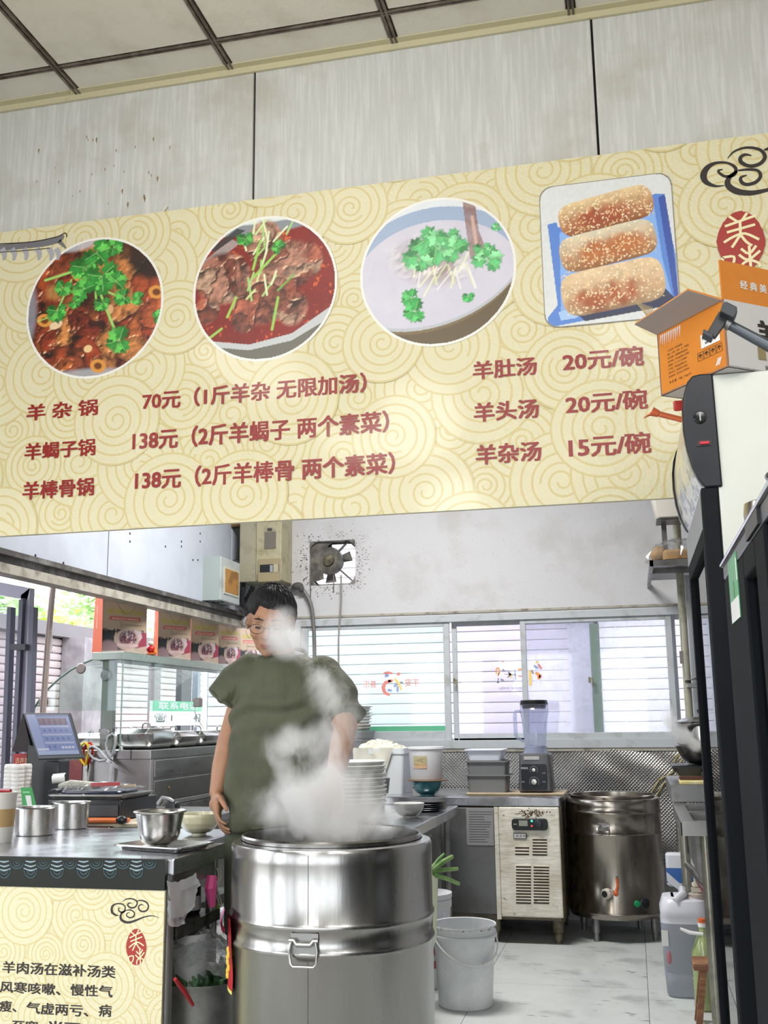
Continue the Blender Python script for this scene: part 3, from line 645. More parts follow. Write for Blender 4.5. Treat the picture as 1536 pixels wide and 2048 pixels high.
for cu, cv, r_, sd in ((.50, .10, .11, 1), (.63, .07, .07, 2), (.42, .20, .11, 3), (.55, .28, .13, 4), (.42, .36, .09, 5), (.66, .33, .08, 6), (.26, .33, .07, 7), (.22, .50, .08, 8), (.72, .45, .07, 9), (.83, .47, .05, 10), (.70, .76, .10, 12), (.56, .48, .06, 13), (.35, .45, .05, 14), (.98, .62, .05, 15)): p.leaf(cu, cv, r_, sd)
photo_disc(p, (53, 622), (327, 608), (198, 475), (180, 757), 'braised_meat_picture')
# spicy lamb spine pot
p = Pic(230, 230, '#8f2216'); n_ = vnoise(230, 230, 6, 5)
p.put(n_, '#6d160e', .8); p.put(np.clip((vnoise(230, 230, 30, 6)-.66)*12, 0, 1), '#e2652c', .8)
p.put(p.ell(.45, -.04, .62, .16, .0, .1), '#8b8f95'); p.put(p.ell(.45, -.09, .6, .13, 0, .1), '#dfe6e0'); p.put(p.poly([(0, .3), (.26, .12), (.32, .16), (0, .38)]), '#a7a1a0', .8); p.put(p.poly([(.1, .18), (.3, .05), (.36, .07), (.14, .2)]), '#2f3436', .9)
p.put(p.poly([(0, .70), (.12, .84), (.4, .89), (.7, .84), (1, .66), (1, 1), (0, 1)]), '#c3c6c8'); p.put(p.poly([(0, .76), (.12, .88), (.4, .93), (.7, .89), (1, .74), (1, 1), (0, 1)]), '#6f6c62')
mk = np.clip(np.maximum.reduce([p.ell(.20, .40, .22, .20, 0, .25), p.ell(.50, .18, .14, .18, 0, .25), p.ell(.66, .36, .22, .20, 0, .25), p.ell(.48, .58, .22, .20, 0, .25), p.ell(.70, .66, .12, .14, 0, .3), p.ell(.82, .34, .10, .14, 0, .3), p.ell(.09, .62, .10, .11, 0, .3), p.ell(.36, .70, .10, .12, 0, .3)])*1.4, 0, 1)
p.chunks(52, 21, ['#b4745e', '#c98f76', '#9a5844', '#d9ae90', '#8f4a38', '#c06a50'], mk, '#2b0f0a', edge=.04)
rg = random.Random(8)
for k in range(20):
    cu = rg.uniform(.34, .66); cv = rg.uniform(.10, .60); a = rg.uniform(-1.9, -.6); l_ = rg.uniform(.08, .2); p.put(p.seg((cu, cv), (cu+math.cos(a)*l_, cv+math.sin(a)*l_), .0095), rg.choice(['#a5d47e', '#cfe6a0', '#6fae4a', '#e2ecc0']), .95)
for q, r_ in (((.08, .84), (.2, .76)), ((.24, .68), (.3, .55)), ((.56, .80), (.60, .58)), ((.42, .36), (.47, .16)), ((.42, .42), (.6, .25))): p.put(p.seg(q, r_, .012), '#9ccc5a')
p.leaf(.36, .13, .06, 3); p.leaf(.60, .22, .05, 5)
photo_disc(p, (386, 590), (675, 570), (538, 432), (530, 722), 'spicy_pot_picture')
# milky mutton soup
p = Pic(230, 230, '#d6d3df'); p.put(vnoise(230, 230, 9, 3), '#c3bfd0', .7)
p.put(p.ell(.5, .60, .56, .50, 0, .03)*0+((p.U-.5)**2/.30+(p.V-.56)**2/.17 > 1)*(p.V < .5), '#9fb0cc'); p.put(((p.U-.5)**2/.36+(p.V-.52)**2/.22 > 1)*(p.V < .4)*1.0, '#dfe3e8')
tv = p.V+(p.U-.5)*.13; p.put(((p.U-.45)**2/.42+(tv-.42)**2/.215 > 1)*(p.V > .55)*1.0, '#7a6746'); p.put(((p.U-.45)**2/.42+(tv-.42)**2/.235 > 1)*(p.V > .55)*1.0, '#584a34', .7); p.put(((p.U-.45)**2/.40+(tv-.42)**2/.195 > 1)*((p.U-.45)**2/.42+(tv-.42)**2/.215 < 1)*(p.V > .5)*1.0, '#b8bcc2')
mk = np.clip(p.ell(.47, .42, .32, .20, .2, .6)*1.1, 0, 1); p.chunks(44, 31, ['#d8c9cc', '#e8e2dc', '#c9b2b0', '#efece8', '#bfa6a4'], mk, '#b5a8ae', edge=.05, hi='#ffffff')
for k in range(16): a = rg.uniform(1.2, 2.4); cu = rg.uniform(.35, .72); cv = rg.uniform(.38, .55); p.put(p.seg((cu, cv), (cu+math.cos(a)*.14, cv+math.sin(a)*.14), .008), rg.choice(['#e9efc4', '#d6e2a6', '#efeee6']), .7)
p.put(p.poly([(.68, .03), (.76, .04), (.78, .25), (.83, .40), (.78, .48), (.72, .44), (.70, .25)])*(.6+.5*vnoise(230, 230, 20, 2)), '#8d6a63', .95); p.put(p.seg((.74, .15), (.77, .42), .014), '#d9b3a2', .8)
for cu, cv, r_, sd in ((.42, .28, .10, 1), (.50, .34, .12, 2), (.38, .40, .10, 3), (.58, .28, .08, 4), (.62, .36, .09, 5), (.83, .46, .10, 6), (.80, .38, .06, 8), (.90, .24, .035, 9)): p.leaf(cu, cv, r_, sd, ('#5cb872', '#8ad89a', '#3fa04f'))
for cu, cv, r_, sd in ((.33, .67, .07, 11), (.35, .76, .08, 12), (.70, .70, .04, 13)): p.leaf(cu, cv, r_, sd, ('#2fa04a', '#4fc065', '#1f7a35'))
photo_disc(p, (720, 555), (1033, 530), (880, 395), (870, 693), 'milky_soup_picture')
# sesame rolls on a blue plate, rounded square
a = PY(1079, 377, yP); b = PY(1340, 345, yP); c = PY(1089, 656, yP); x0, x1, z1, z0 = a.x, b.x, a.z, c.z
def rrect(x0, x1, z0, z1, r, y):
    o = []
    for cx, cz, s0 in ((x1-r, z1-r, 0), (x0+r, z1-r, 1), (x0+r, z0+r, 2), (x1-r, z0+r, 3)):
        for i in range(7): t = math.pi/2*(s0+i/6); o.append((cx+r*math.cos(t), y, cz+r*math.sin(t)))
    return o
m = MB(); m.poly(rrect(x0-.003, x1+.003, z0-.003, z1+.003, .045, yP)); m.build('picture_border', mat('grey_line', '#8f8a80', .5), bn, smooth=0, normals=False)
W_, H_ = 230, 270; p = Pic(W_, H_, '#dfe2e2'); p.put(vnoise(H_, W_, 50, 4, 2), '#c9cccc', .5)
p.put(p.poly([(.05, .27), (.12, .26), (.13, .30), (.88, .14), (.95, .15), (.97, .40), (1.0, .60), (1.0, .93), (.80, .93), (.02, 1.0), (.02, .93), (.10, .85)]), '#5b86d2')
p.put(p.poly([(.14, .34), (.86, .18), (.90, .60), (.95, .86), (.12, .93)]), '#86b0ea'); p.put(p.poly([(.9, .17), (.95, .15), (.98, .45), (1.0, .9), (.97, .9), (.93, .5)]), '#2b3f96', .8)
p.put(p.poly([(.20, .88), (.90, .80), (.97, .88), (.90, .93), (.3, .98)]), '#2a2b42', .95); p.put(p.poly([(.10, .90), (.22, .88), (.25, .95), (.12, .96)]), '#a7c6ee')
def bun(cu, cv, L, Rr, ang, c1, c2, c3, sd):
    ca, sa = math.cos(ang), math.sin(ang); x = (p.U-cu)*ca+(p.V-cv)*1.17*sa; y = -(p.U-cu)*sa+(p.V-cv)*1.17*ca
    e = np.abs(x/L)**8+np.abs(y/Rr)**2.6+(vnoise(H_, W_, 12, sd+4)-.5)*.12; mk = np.clip((1-e)*14, 0, 1); t = np.clip((y/Rr+1)/2, 0, 1)[..., None]
    c = L3(c1)*(1-t)**1.5+L3(c2)*(1-(1-t)**1.5); k = np.clip(1.25-(x/L/.85)**2-((y/Rr-.25)/.75)**2+(vnoise(H_, W_, 7, sd)-.5)*2.2, 0, 1)[..., None]; c = c*(1-k)+L3(c3)*k
    c = c*(.75+.5*vnoise(H_, W_, 26, sd+1))[..., None]; edge = np.clip(y/Rr, 0, 1)[..., None]**3; c = c*(1-.5*edge); p.a = p.a*(1-mk[..., None])+c*mk[..., None]
    rr = random.Random(sd)
    for i in range(260):
        u = rr.uniform(-.95, .95)*L; v = rr.uniform(-.95, .85)*Rr; uu = cu+u*ca-v*sa; vv = cv+(u*sa+v*ca)/1.17; a_ = rr.uniform(0, 3.1)
        p.put(p.seg((uu, vv), (uu+.011*math.cos(a_), vv+.011*math.sin(a_)), .0048), rr.choice(['#f3dcb0', '#e8c48c', '#fff0d0']), .85)
bun(.50, .22, .365, .145, -.17, '#e3c89a', '#a8663a', '#a5512f', 41); bun(.50, .47, .37, .155, -.15, '#dfd6bd', '#b07a48', '#b96f3c', 51); bun(.52, .76, .39, .185, -.12, '#e6c9a2', '#c9a880', '#ad5e33', 61)
p.put(p.ell(.5, .5, 9, 9)*0, '#ffffff')
kx = (x1-x0); kz = (z1-z0); rr_ = .045; UX = p.U*kx; VZ = p.V*kz
dx = np.maximum(np.abs(UX-kx/2)-(kx/2-rr_), 0); dz = np.maximum(np.abs(VZ-kz/2)-(kz/2-rr_), 0)
p.mesh('sesame_roll_picture', (x0, yP-.0003, z1), (1, 0, 0), (0, 0, 1), kx, kz, bn, vmat('banner_picture', .4), (dx*dx+dz*dz) < rr_**2)
# red lettering
yT = yP-.0004
def line(body, l, r, bold=.030, par=None, y=None, mt=None, name='lettering'):
    y = y or yT; a = PY(l[0], l[1], y); b = PY(r[0], r[1], y); m = MB(); m.text(body, (a.x, y, a.z), (1, 0, 0), (0, 0, 1), w=b.x-a.x, h=b.z-a.z, bold=bold)
    return m.build(name, mt or redP, par or bn, smooth=0, normals=False)
for body, l, r in (('羊 杂 锅', (52, 842), (197, 797)), ('70元（1斤羊杂 无限加汤）', (284, 822), (733, 744)), ('羊蝎子锅', (48, 921), (192, 876)), ('138元（2斤羊蝎子 两个素菜）', (264, 903), (778, 820)),
                   ('羊棒骨锅', (44, 1000), (189, 954)), ('138元（2斤羊棒骨 两个素菜）', (269, 982), (790, 903)), ('羊肚汤', (946, 760), (1073, 712)), ('20元/碗', (1126, 744), (1286, 690)),
                   ('羊头汤', (948, 845), (1077, 796)), ('20元/碗', (1132, 830), (1294, 776)), ('羊杂汤', (952, 930), (1082, 881)), ('15元/碗', (1138, 917), (1301, 862))): line(body, l, r)
def ribbon(m, pts, ws, y, fpy, sub=6):
    """brush stroke through image points, catmull-rom, widths in metres"""
    P = [Vector((*p_, 0)) for p_ in pts]; Q = []; Wd = []
    for i in range(len(P)-1):
        a, b, c, d = P[max(i-1, 0)], P[i], P[i+1], P[min(i+2, len(P)-1)]
        for k in range(sub):
            t = k/sub; q = .5*((2*b)+(c-a)*t+(2*a-5*b+4*c-d)*t*t+(3*b-a-3*c+d)*t**3); Q.append(fpy(q.x, q.y, y)); Wd.append(ws[i]+(ws[i+1]-ws[i])*t)
    Q.append(fpy(P[-1].x, P[-1].y, y)); Wd.append(ws[-1]); L = []; R = []
    for i, q in enumerate(Q):
        d = Q[min(i+1, len(Q)-1)]-Q[max(i-1, 0)]; n = Vector((-d.z, 0, d.x)).normalized()*Wd[i]/2; L.append(q+n); R.append(q-n)
    m.loft([[a, b] for a, b in zip(L, R)], False, False, False)
m = MB()   # scrolled cloud emblem
ribbon(m, [(1455, 317), (1468, 303), (1492, 295), (1519, 299), (1530, 313), (1520, 327), (1500, 332), (1483, 325), (1481, 315), (1490, 309), (1503, 311)], [.002, .006, .008, .010, .012, .012, .012, .013, .012, .009, .003], yT, PY)
ribbon(m, [(1528, 300), (1540, 296)], [.006, .012], yT, PY)
ribbon(m, [(1449, 371), (1430, 372), (1412, 364), (1407, 350), (1415, 335), (1432, 326), (1455, 326), (1471, 336), (1468, 349), (1452, 353), (1440, 347), (1437, 341), (1446, 339)], [.002, .009, .017, .022, .018, .010, .008, .011, .012, .010, .009, .008, .003], yT, PY)
ribbon(m, [(1476, 341), (1496, 339), (1515, 341), (1521, 352), (1512, 364), (1494, 369), (1483, 364), (1482, 355), (1494, 350)], [.006, .009, .010, .011, .012, .012, .012, .010, .003], yT, PY)
ribbon(m, [(1474, 342), (1458, 356), (1456, 370), (1472, 382), (1500, 386), (1530, 381), (1560, 372)], [.008, .015, .020, .022, .018, .013, .008], yT, PY)
m.build('cloud_emblem', inkP, bn, smooth=0, normals=False)
def seal(cx, cy, w, h, y, fpy, par):
    """red egg seal with two carved characters"""
    m = MB(); pts = []
    for i in range(48):
        a = 6.2832*i/48; rx = w/2*(1-.10*math.sin(a)*-1 if math.sin(a) < 0 else 1-.12*math.sin(a)); jit = 1+.012*math.sin(i*2.7)
        pts.append(fpy(cx+rx*jit*math.cos(a), cy-h/2*math.sin(a)*jit, y))
    m.poly(pts); m.build('seal', mat('seal_red', '#a3302a', .45), par, smooth=0, normals=False)
    m = MB(); sc = w/97.0
    cnt = [0]
    def S(pp, wd=5.5):
        cnt[0] += 1; ribbon(m, [(cx+(a-48)*sc, cy+(b-60)*h/121) for a, b in pp], [wd*sc*.00155]*len(pp), y-.0004-.00003*cnt[0], fpy, 3)
    for pp in ([(24, 10), (40, 20)], [(60, 3), (50, 18)], [(16, 30), (78, 8)], [(20, 42), (76, 26)], [(46, 18), (47, 52)], [(14, 62), (34, 50), (56, 44), (84, 56)], [(47, 46), (38, 60), (30, 72)], [(47, 46), (58, 60), (70, 68)],
               [(12, 92), (14, 112), (30, 108), (34, 90), (12, 92)], [(44, 86), (62, 96), (86, 78)], [(48, 74), (64, 84), (78, 68)], [(64, 68), (68, 118)], [(66, 96), (52, 104), (50, 118)], [(66, 96), (82, 102), (86, 110)]): S(pp)
    m.build('seal_lettering', mat('seal_cream', '#ece2b4', .5), par, smooth=0, normals=False)
seal(1482, 483, 98, 122, yT, PY, bn)
# grey brush drawn creature shape at the left end
gr1 = mat('brush_grey', '#6f6e72', .5); gr2 = mat('brush_light_grey', '#a5a4ad', .5)
m = MB(); ribbon(m, [(-8, 497), (40, 492), (90, 486), (118, 478), (126, 470)], [.028, .024, .026, .026, .012], yT, PY); ribbon(m, [(118, 482), (126, 490), (132, 497)], [.018, .012, .004], yT, PY)
m.build('brush_drawing', gr1, bn, smooth=0, normals=False)
m = MB()
for x in (4, 24, 48, 74, 98, 112): ribbon(m, [(x, 497), (x+5, 508), (x+3, 520)], [.022, .020, .010], yT-.0002, PY)
m.build('brush_drawing', gr2, bn, smooth=0, normals=False)
m = MB(); ribbon(m, [(-8, 488), (60, 484), (112, 474), (130, 466), (134, 474)], [.004]*5, yT-.0003, PY); ribbon(m, [(-8, 505), (60, 500), (100, 496)], [.003]*3, yT-.0003, PY)
m.build('brush_drawing', inkP, bn, smooth=0, normals=False)

# ================================================================ soup barrels
def barrel(name, label, c, r, h, z0, steel_, scale=1.0, bands=(.62, .38), front=-math.pi/2, legs=True, latch=True):
    t = thing(name, label, 'soup pot', (c[0], c[1], 0))
    m = MB(); R = r; zs = []
    prof = [(R*.985, z0), (R*.985, z0+.02), (R, z0+.03)]
    for b in sorted(bands):
        zb = z0+(h-z0)*b; prof += [(R, zb-.012), (R+.004, zb-.006), (R+.005, zb), (R+.004, zb+.006), (R, zb+.012)]
    prof += [(R, h-.045), (R*1.0, h-.012), (R-.004, h-.004), (R-.028, h)]
    m.lathe(prof, n=96, caps=(True, False)); m.build('barrel', steel_, t)
    m = MB(); ri = R-.032
    m.lathe([(ri, h-.004), (ri+.003, h+.012), (ri-.001, h+.017), (ri-.006, h+.013), (ri-.008, h-.01), (ri-.012, z0+.18), (ri-.04, z0+.15), (.001, z0+.14)], n=96, caps=(False, False)); inner = m.build('inner_pot', steel_, t)
    m = MB(); m.lathe([(ri-.013, h-.17), (.001, h-.168)], n=64, caps=(False, False)); m.build('soup', mat('milky_broth', '#d6cfbd', .15), t)
    m = MB(); m.box(R*math.cos(front+.06)-.0004, R*math.cos(front+.06)+.0008, R*math.sin(front+.06)-.0016, R*math.sin(front+.06)+.002, z0+.03, h-.015)
    m.build('seam', mat('seam_dark', '#5c5b58', .4, .8), t, smooth=0)
    if legs:
        for k in range(4):
            a = math.pi/4*(2*k+1)+.25; x, y = (R-.04)*math.cos(a), (R-.04)*math.sin(a); m = MB()
            m.lathe([(.022, z0), (.022, .05), (.017, .048), (.016, 0)], (x, y, 0), 16); m.build('leg', steeld, t)
    return t, inner
def bail(t, R, ang, z, s=1.0, mt=None):
    """hinged wire handle on a riveted bracket"""
    n = Vector((math.cos(ang), math.sin(ang), 0)); u = Vector((-n.y, n.x, 0)); Z = Vector((0, 0, 1)); o = n*(R+.002)+Z*z
    P = lambda a, b, c=0: o+u*a*s+Z*b*s+n*c*s
    m = MB(); m.prism([P(-.04, .026), P(.04, .026), P(.041, -.03), P(-.041, -.03)], n*.002); m.build('handle_plate', mt or steeld, t, smooth=0)
    m = MB(); m.tube([P(-.042, .008, .008), P(-.028, .008, .008), P(-.020, -.002, .011), P(.020, -.002, .011), P(.028, .008, .008), P(.042, .008, .008)], .0075*s, 10); br = m.build('handle_bracket', mt or steel, t)
    m = MB(); m.tube([P(-.036, .004, .012), P(-.041, -.02, .014), P(-.037, -.052, .014), P(-.030, -.060, .014), P(.030, -.060, .014), P(.037, -.052, .014), P(.041, -.02, .014), P(.036, .004, .012)], .0042*s, 8); m.build('handle', mt or steel, br)
brush = mat('polished_barrel_steel', '#a09f9d', .2, 1.0, rvar=(3, .17, .30, (1, 1, .2)), bump=(.035, 22, (1, 1, .06)), var=('#8f8e8a', 4, .5, .9, (1, 1, .15)))
P1C = (-.925, 3.215); P1R = .306
pot1, inn = barrel('soup_barrel', 'large steaming stainless steel soup barrel in front of the cook', P1C, P1R, .945, .10, brush, bands=(.752, .672))
bail(pot1, P1R, -math.pi/2-.27+.30, .70, .98)
m = MB(); R_ = P1R-.042
for i, chh in enumerate('SUS304 AISI'):
    if chh == ' ': continue
    a = 1.02-.040*i; n = Vector((math.cos(a), math.sin(a), 0)); u = Vector((n.y, -n.x, 0)); m.text(chh, n*R_+Vector((0, 0, .905)), u, (0, 0, 1), h=.020)
m.build('stamped_lettering', mat('stamp_dark', '#6f6a60', .4, .7), inn, smooth=0)
# red and pink paper label peeling off the side of the barrel
m = MB(); rings = []; a0 = math.pi+.34
def onb(a, z, d=0): return (math.cos(a)*(P1R+.003+d), math.sin(a)*(P1R+.003+d), z)
for k in range(9): z = .535+.20*k/8; rings.append([onb(a0-.10+.42*j/4+(.02*math.sin(k)), z, .002+(.012*(k/8)**3*(j/4))) for j in range(5)])
m.loft(rings, False, False, False); lb = m.build('paper_label', mat('red_paper', '#b3202b', .5, var=('#8c1722', 20, .5, .6)), pot1)
lab(lb, 'red paper label half peeled off')
m = MB(); rings = []
for k in range(5): z = .69+.07*k/4; rings.append([onb(a0+.06+.24*j/3, z, .012+.012*math.sin(k*.8)+.005*j) for j in range(4)])
m.loft(rings, False, False, False); m.build('curled_flap', mat('pink_paper', '#c65a97', .5), lb)
m = MB()
for k in range(7): m.ell(onb(a0+.14+.04*math.sin(k*2), .64-.012*k, .004), (.006, .003, .010), 8, 6)
m.build('printed_figure', mat('yellow_print', '#d8b93e', .5), lb)
m = MB(); m.loft([[onb(a0-.10+.42*j/4, .527, .003) for j in range(5)], [onb(a0-.10+.42*j/4, .537, .003) for j in range(5)]], False, False, False); m.build('yellow_border', mat('yellow_border', '#d9d36a', .5), lb, smooth=0)

P2C = (-.158, 6.86); P2R = .288
barrel2 = mat('barrel_steel_brownish', '#a39c92', .2, 1.0, rvar=(3, .12, .34, (1, 1, .3)), bump=(.02, 20, (1, 1, .06)), var=('#6d665d', 2.2, .45, .8, (1, 1, .4)))
pot2, _ = barrel('soup_barrel', 'smaller soup barrel with orange tap beside the white cabinet', P2C, P2R, .815, .13, barrel2, bands=(.88, .70, .045))
bail(pot2, P2R, -math.pi/2-.17, .66, .8)
a = -math.pi/2-.085; n = Vector((math.cos(a), math.sin(a), 0)); u = Vector((-n.y, n.x, 0)); o = n*P2R+Vector((0, 0, .29))
tp = MB(); tp.tube([o, o+n*.05], .016, 12); tp.lathe([(.018, 0), (.030, .004), (.031, .03), (.026, .034), (.026, .04)], o+n*.045-u*.012, 8, axis=n-u*.5); tapo = tp.build('tap', mat('tap_white', '#ccc6ba', .45), pot2, smooth=30)
m = MB(); m.lathe([(.018, 0), (.018, .005), (.001, .005)], o+n*.083-u*.031, 16, axis=n-u*.5, caps=(True, False)); m.build('tap_bore', black_m, tapo)
m = MB(); q = o+n*.045+u*.03; m.ell(q, (.014, .014, .016)); m.tube([q+Vector((0, 0, .0)), q+u*.012+Vector((0, 0, .04)), q+u*.010+Vector((0, 0, .085))], [.010, .007, .008], 8); lab(m.build('tap_lever', mat('orange_plastic', '#d2622c', .4), tapo), 'orange tap lever')
m = MB()
for da, ln, wd in ((0, .11, .006), (-.02, .09, .004), (.02, .10, .003)):
    aa = a+da+.02; m.add([(math.cos(aa+s_)*(P2R+.0015), math.sin(aa+s_)*(P2R+.0015), z_) for s_, z_ in ((-wd, .265), (wd, .265), (wd*.6, .265-ln), (-wd*.6, .265-ln))], [(0, 1, 2, 3)])
m.build('drip_stain', mat('brown_drip', '#4f3c1c', .4), pot2, smooth=0)
for da, rr_, mt_, nm in ((.42, .019, mat('green_button', '#0d7a48', .35, emit=('#0d7a48', .15)), 'indicator_light'), (.585, .033, black_m, 'thermostat_dial')):
    aa = -math.pi/2+da; nn = Vector((math.cos(aa), math.sin(aa), 0)); m = MB(); m.lathe([(rr_, 0), (rr_, .008), (rr_*.8, .014), (rr_*.45, .015), (rr_*.4, .024), (.001, .024)], nn*P2R+Vector((0, 0, .225)), 20, axis=nn); d_ = m.build(nm, mt_, pot2)
    if rr_ > .03:
        m = MB(); uu = Vector((-nn.y, nn.x, 0))
        for k in range(12): b = k*.5236; cc = nn*(P2R+.0095)+Vector((0, 0, .225))+uu*math.cos(b)*.028+Vector((0, 0, 1))*math.sin(b)*.028; m.ell(cc, .0016, 6, 4)
        m.build('dial_mark', white_p, d_, kind='stuff')

# ================================================================ cold worktop along the back wall
ct = thing('refrigerated_worktop', 'refrigerated steel worktop with peeling white vented side under the windows', 'cabinet', (0, 0, 0))
TX0, TX1, TY0, TY1, TZ = -1.95, -.455, 6.46, 7.27, .835
m = MB(); m.box(TX0, TX1, TY0, TY1, TZ-.052, TZ); bevel(m.build('worktop', steelt, ct, smooth=0), .006)
m = MB(); m.box(TX0+.02, TX1-.015, TY0+.03, TY1-.03, .135, TZ-.052); m.build('cabinet_body', mat('grimy_cabinet', '#6f6759', .6, var=('#4a4031', 8, .4, .7)), ct, smooth=0)
peel = mat('peeling_white_film', '#c9c3b2', .5, var=('#e2ded1', 7, .35, .6), var2=('#5f4f3a', 17, .64, .72, (.8, 1, 1.5)), bump=(.28, 26, (.5, 1, 1.8)))
a = PY(996, 1650, TY0); b = PY(1120, 1650, TY0); VX0, VX1 = a.x, b.x
m = MB(); m.box(VX0+.004, VX1-.002, TY0-.004, TY0+.03, .155, TZ-.056); vent = bevel(m.build('vent_panel', peel, ct, smooth=0), .008)
m = MB(); m.box(VX1-.002, TX1-.004, TY0+.002, TY1-.03, .13, TZ-.056); m.build('side_edge', mat('greasy_edge', '#8f8268', .6, var=('#3d3222', 15, .45, .65)), ct, smooth=0)
# louvres
rust = mat('rusty_slot', '#2c1a10', .7)
def slots(xl, xr, yt, yb, n):
    for k in range(n):
        y = yt+(yb-yt)*k/max(n-1, 1); A = PY(xl, y, TY0-.006); B = PY(xr, y+.6, TY0-.006); m = MB()
        m.add([(A.x, TY0-.0045, A.z-.003), (B.x, TY0-.0045, A.z-.003), (B.x, TY0-.0045, A.z+.0045), (A.x, TY0-.0045, A.z+.0045), (A.x+.002, TY0-.009, A.z+.006), (B.x-.002, TY0-.009, A.z+.006)], [(0, 1, 2, 3)]); m.m = 1
        m.add([(A.x, TY0-.0046, A.z+.004), (B.x, TY0-.0046, A.z+.004), (B.x, TY0-.010, A.z+.0095), (A.x, TY0-.010, A.z+.0095), (A.x, TY0-.004, A.z+.011), (B.x, TY0-.004, A.z+.011)], [(0, 1, 2, 3), (3, 2, 5, 4)])
        m.build('vent_louvre', [rust, peel], vent, smooth=0, normals=False)
slots(1030, 1058, 1696, 1709, 3); slots(1065, 1094, 1680, 1710, 6); slots(1032, 1062, 1734, 1806, 13); slots(1067, 1098, 1735, 1806, 13)
# control strip
A = PY(1024, 1660, TY0-.01); B = PY(1095, 1637, TY0-.01); m = MB(); m.rbox(0, 0, 0, .016, B.x-A.x, B.z-A.z, .02, .004)
def xz(o, cx, cz, y):  # lay a z-up shape against a wall plane y, facing the room
    me = o.data; me.transform(Matrix(((1, 0, 0, cx), (0, 0, -1, y), (0, 1, 0, cz), (0, 0, 0, 1)))); return o
cp = xz(m.build('control_panel', black_m, ct), (A.x+B.x)/2, (A.z+B.z)/2, TY0-.004)
def plate(px0, px1, py0, py1, y, mt_, nm, par, d=.002):
    A = PY(px0, py1, y); B = PY(px1, py0, y); m = MB(); m.box(A.x, B.x, y-d, y, A.z, B.z); return m.build(nm, mt_, par, smooth=0)
plate(1038, 1055, 1641, 1652, TY0-.02, mat('lcd', '#8c9384', .3), 'display', cp)
m = MB(); p = PY(1063.5, 1642, TY0-.022); m.ell(p, .006, 10, 8); m.build('green_lamp', mat('green_led', '#2fe08a', .3, emit=('#35ff9a', 3)), cp)
m = MB(); p = PY(1063.5, 1652, TY0-.022); m.ell(p, .005, 10, 8); m.build('red_lamp', mat('red_led', '#e03a3a', .3, emit=('#ff4a4a', 1.5)), cp)
m = MB(); p = PY(1077, 1648, TY0-.02); m.lathe([(.026, 0), (.026, .003), (.02, .006), (.018, .016), (.001, .017)], p, 24, axis=(0, -1, 0)); m.build('knob', mat('dark_knob', '#2a2d31', .3), cp)
m = MB(); A = PY(1027, 1650, TY0-.0215); m.text('JNLX', A, (1, 0, 0), (0, 0, 1), h=.008); m.build('lettering', white_p, cp, smooth=0)
lp = plate(1027, 1053, 1666, 1678, TY0-.006, mat('label_frame', '#6f6c66', .5), 'maker_label', ct); plate(1029, 1051, 1668, 1676, TY0-.0085, white_p, 'label_face', lp)
m = MB(); A = PY(1031, 1675, TY0-.0115); m.text('风冷冷柜', A, (1, 0, 0), (0, 0, 1), h=.018, bold=.01); m.build('lettering', inkP, lp, smooth=0)
m = MB(); rgx = random.Random(5)
for k in range(150):
    p = PY(1030+rgx.gauss(32, 15), 1622+rgx.gauss(4, 4), TY0-.005); s_ = rgx.uniform(.002, .006); m.poly([(p.x-s_, TY0-.0052, p.z), (p.x, TY0-.0052, p.z-s_), (p.x+s_, TY0-.0052, p.z), (p.x, TY0-.0052, p.z+s_*.6)])
m.build('glue_residue', mat('glue_brown', '#6d5537', .7), vent, smooth=0, kind='stuff')
# left door with notice
A = PY(900, 1650, TY0); m = MB(); m.box(A.x-.35, VX0-.02, TY0+.004, TY0+.03, .165, TZ-.06); dr = bevel(m.build('door', mat('door_dull_steel', '#7c7c7e', .45, .7, var=('#63625f', 3, .45, .7), var2=('#b9ad92', 12, .70, .74)), ct, smooth=0), .006)
m = MB(); m.box(VX0-.022, VX0+.003, TY0-.002, TY0+.02, .14, TZ-.056); m.build('door_edge', peel, ct, smooth=0)
n_ = plate(934, 986, 1617, 1690, TY0+.002, mat('notice_grey', '#8b8b8c', .5), 'notice', dr)
m = MB(); rgx = random.Random(2)
for k in range(13):
    A = PY(938, 1624+k*5, TY0-.001); m.box(A.x, A.x+rgx.uniform(.09, .145), TY0-.0008, TY0-.0004, A.z, A.z+.0035)
m.build('small_print', mat('print_grey', '#55565a', .6), n_, smooth=0, kind='stuff')
for x_, y_ in ((PY(993, 1884, 6.58).x, 6.56), (-1.75, 6.56), (-.50, 6.56), (-.50, 7.1), (-1.75, 7.1), (-1.0, 7.1)):
    m = MB(); m.lathe([(.032, .14), (.032, .06), (.024, .055), (.022, .0)], (x_, y_, 0), 16); m.build('leg', mat('grimy_leg', '#85806f', .5, .5, var=('#4d4433', 12, .4, .7)), ct)

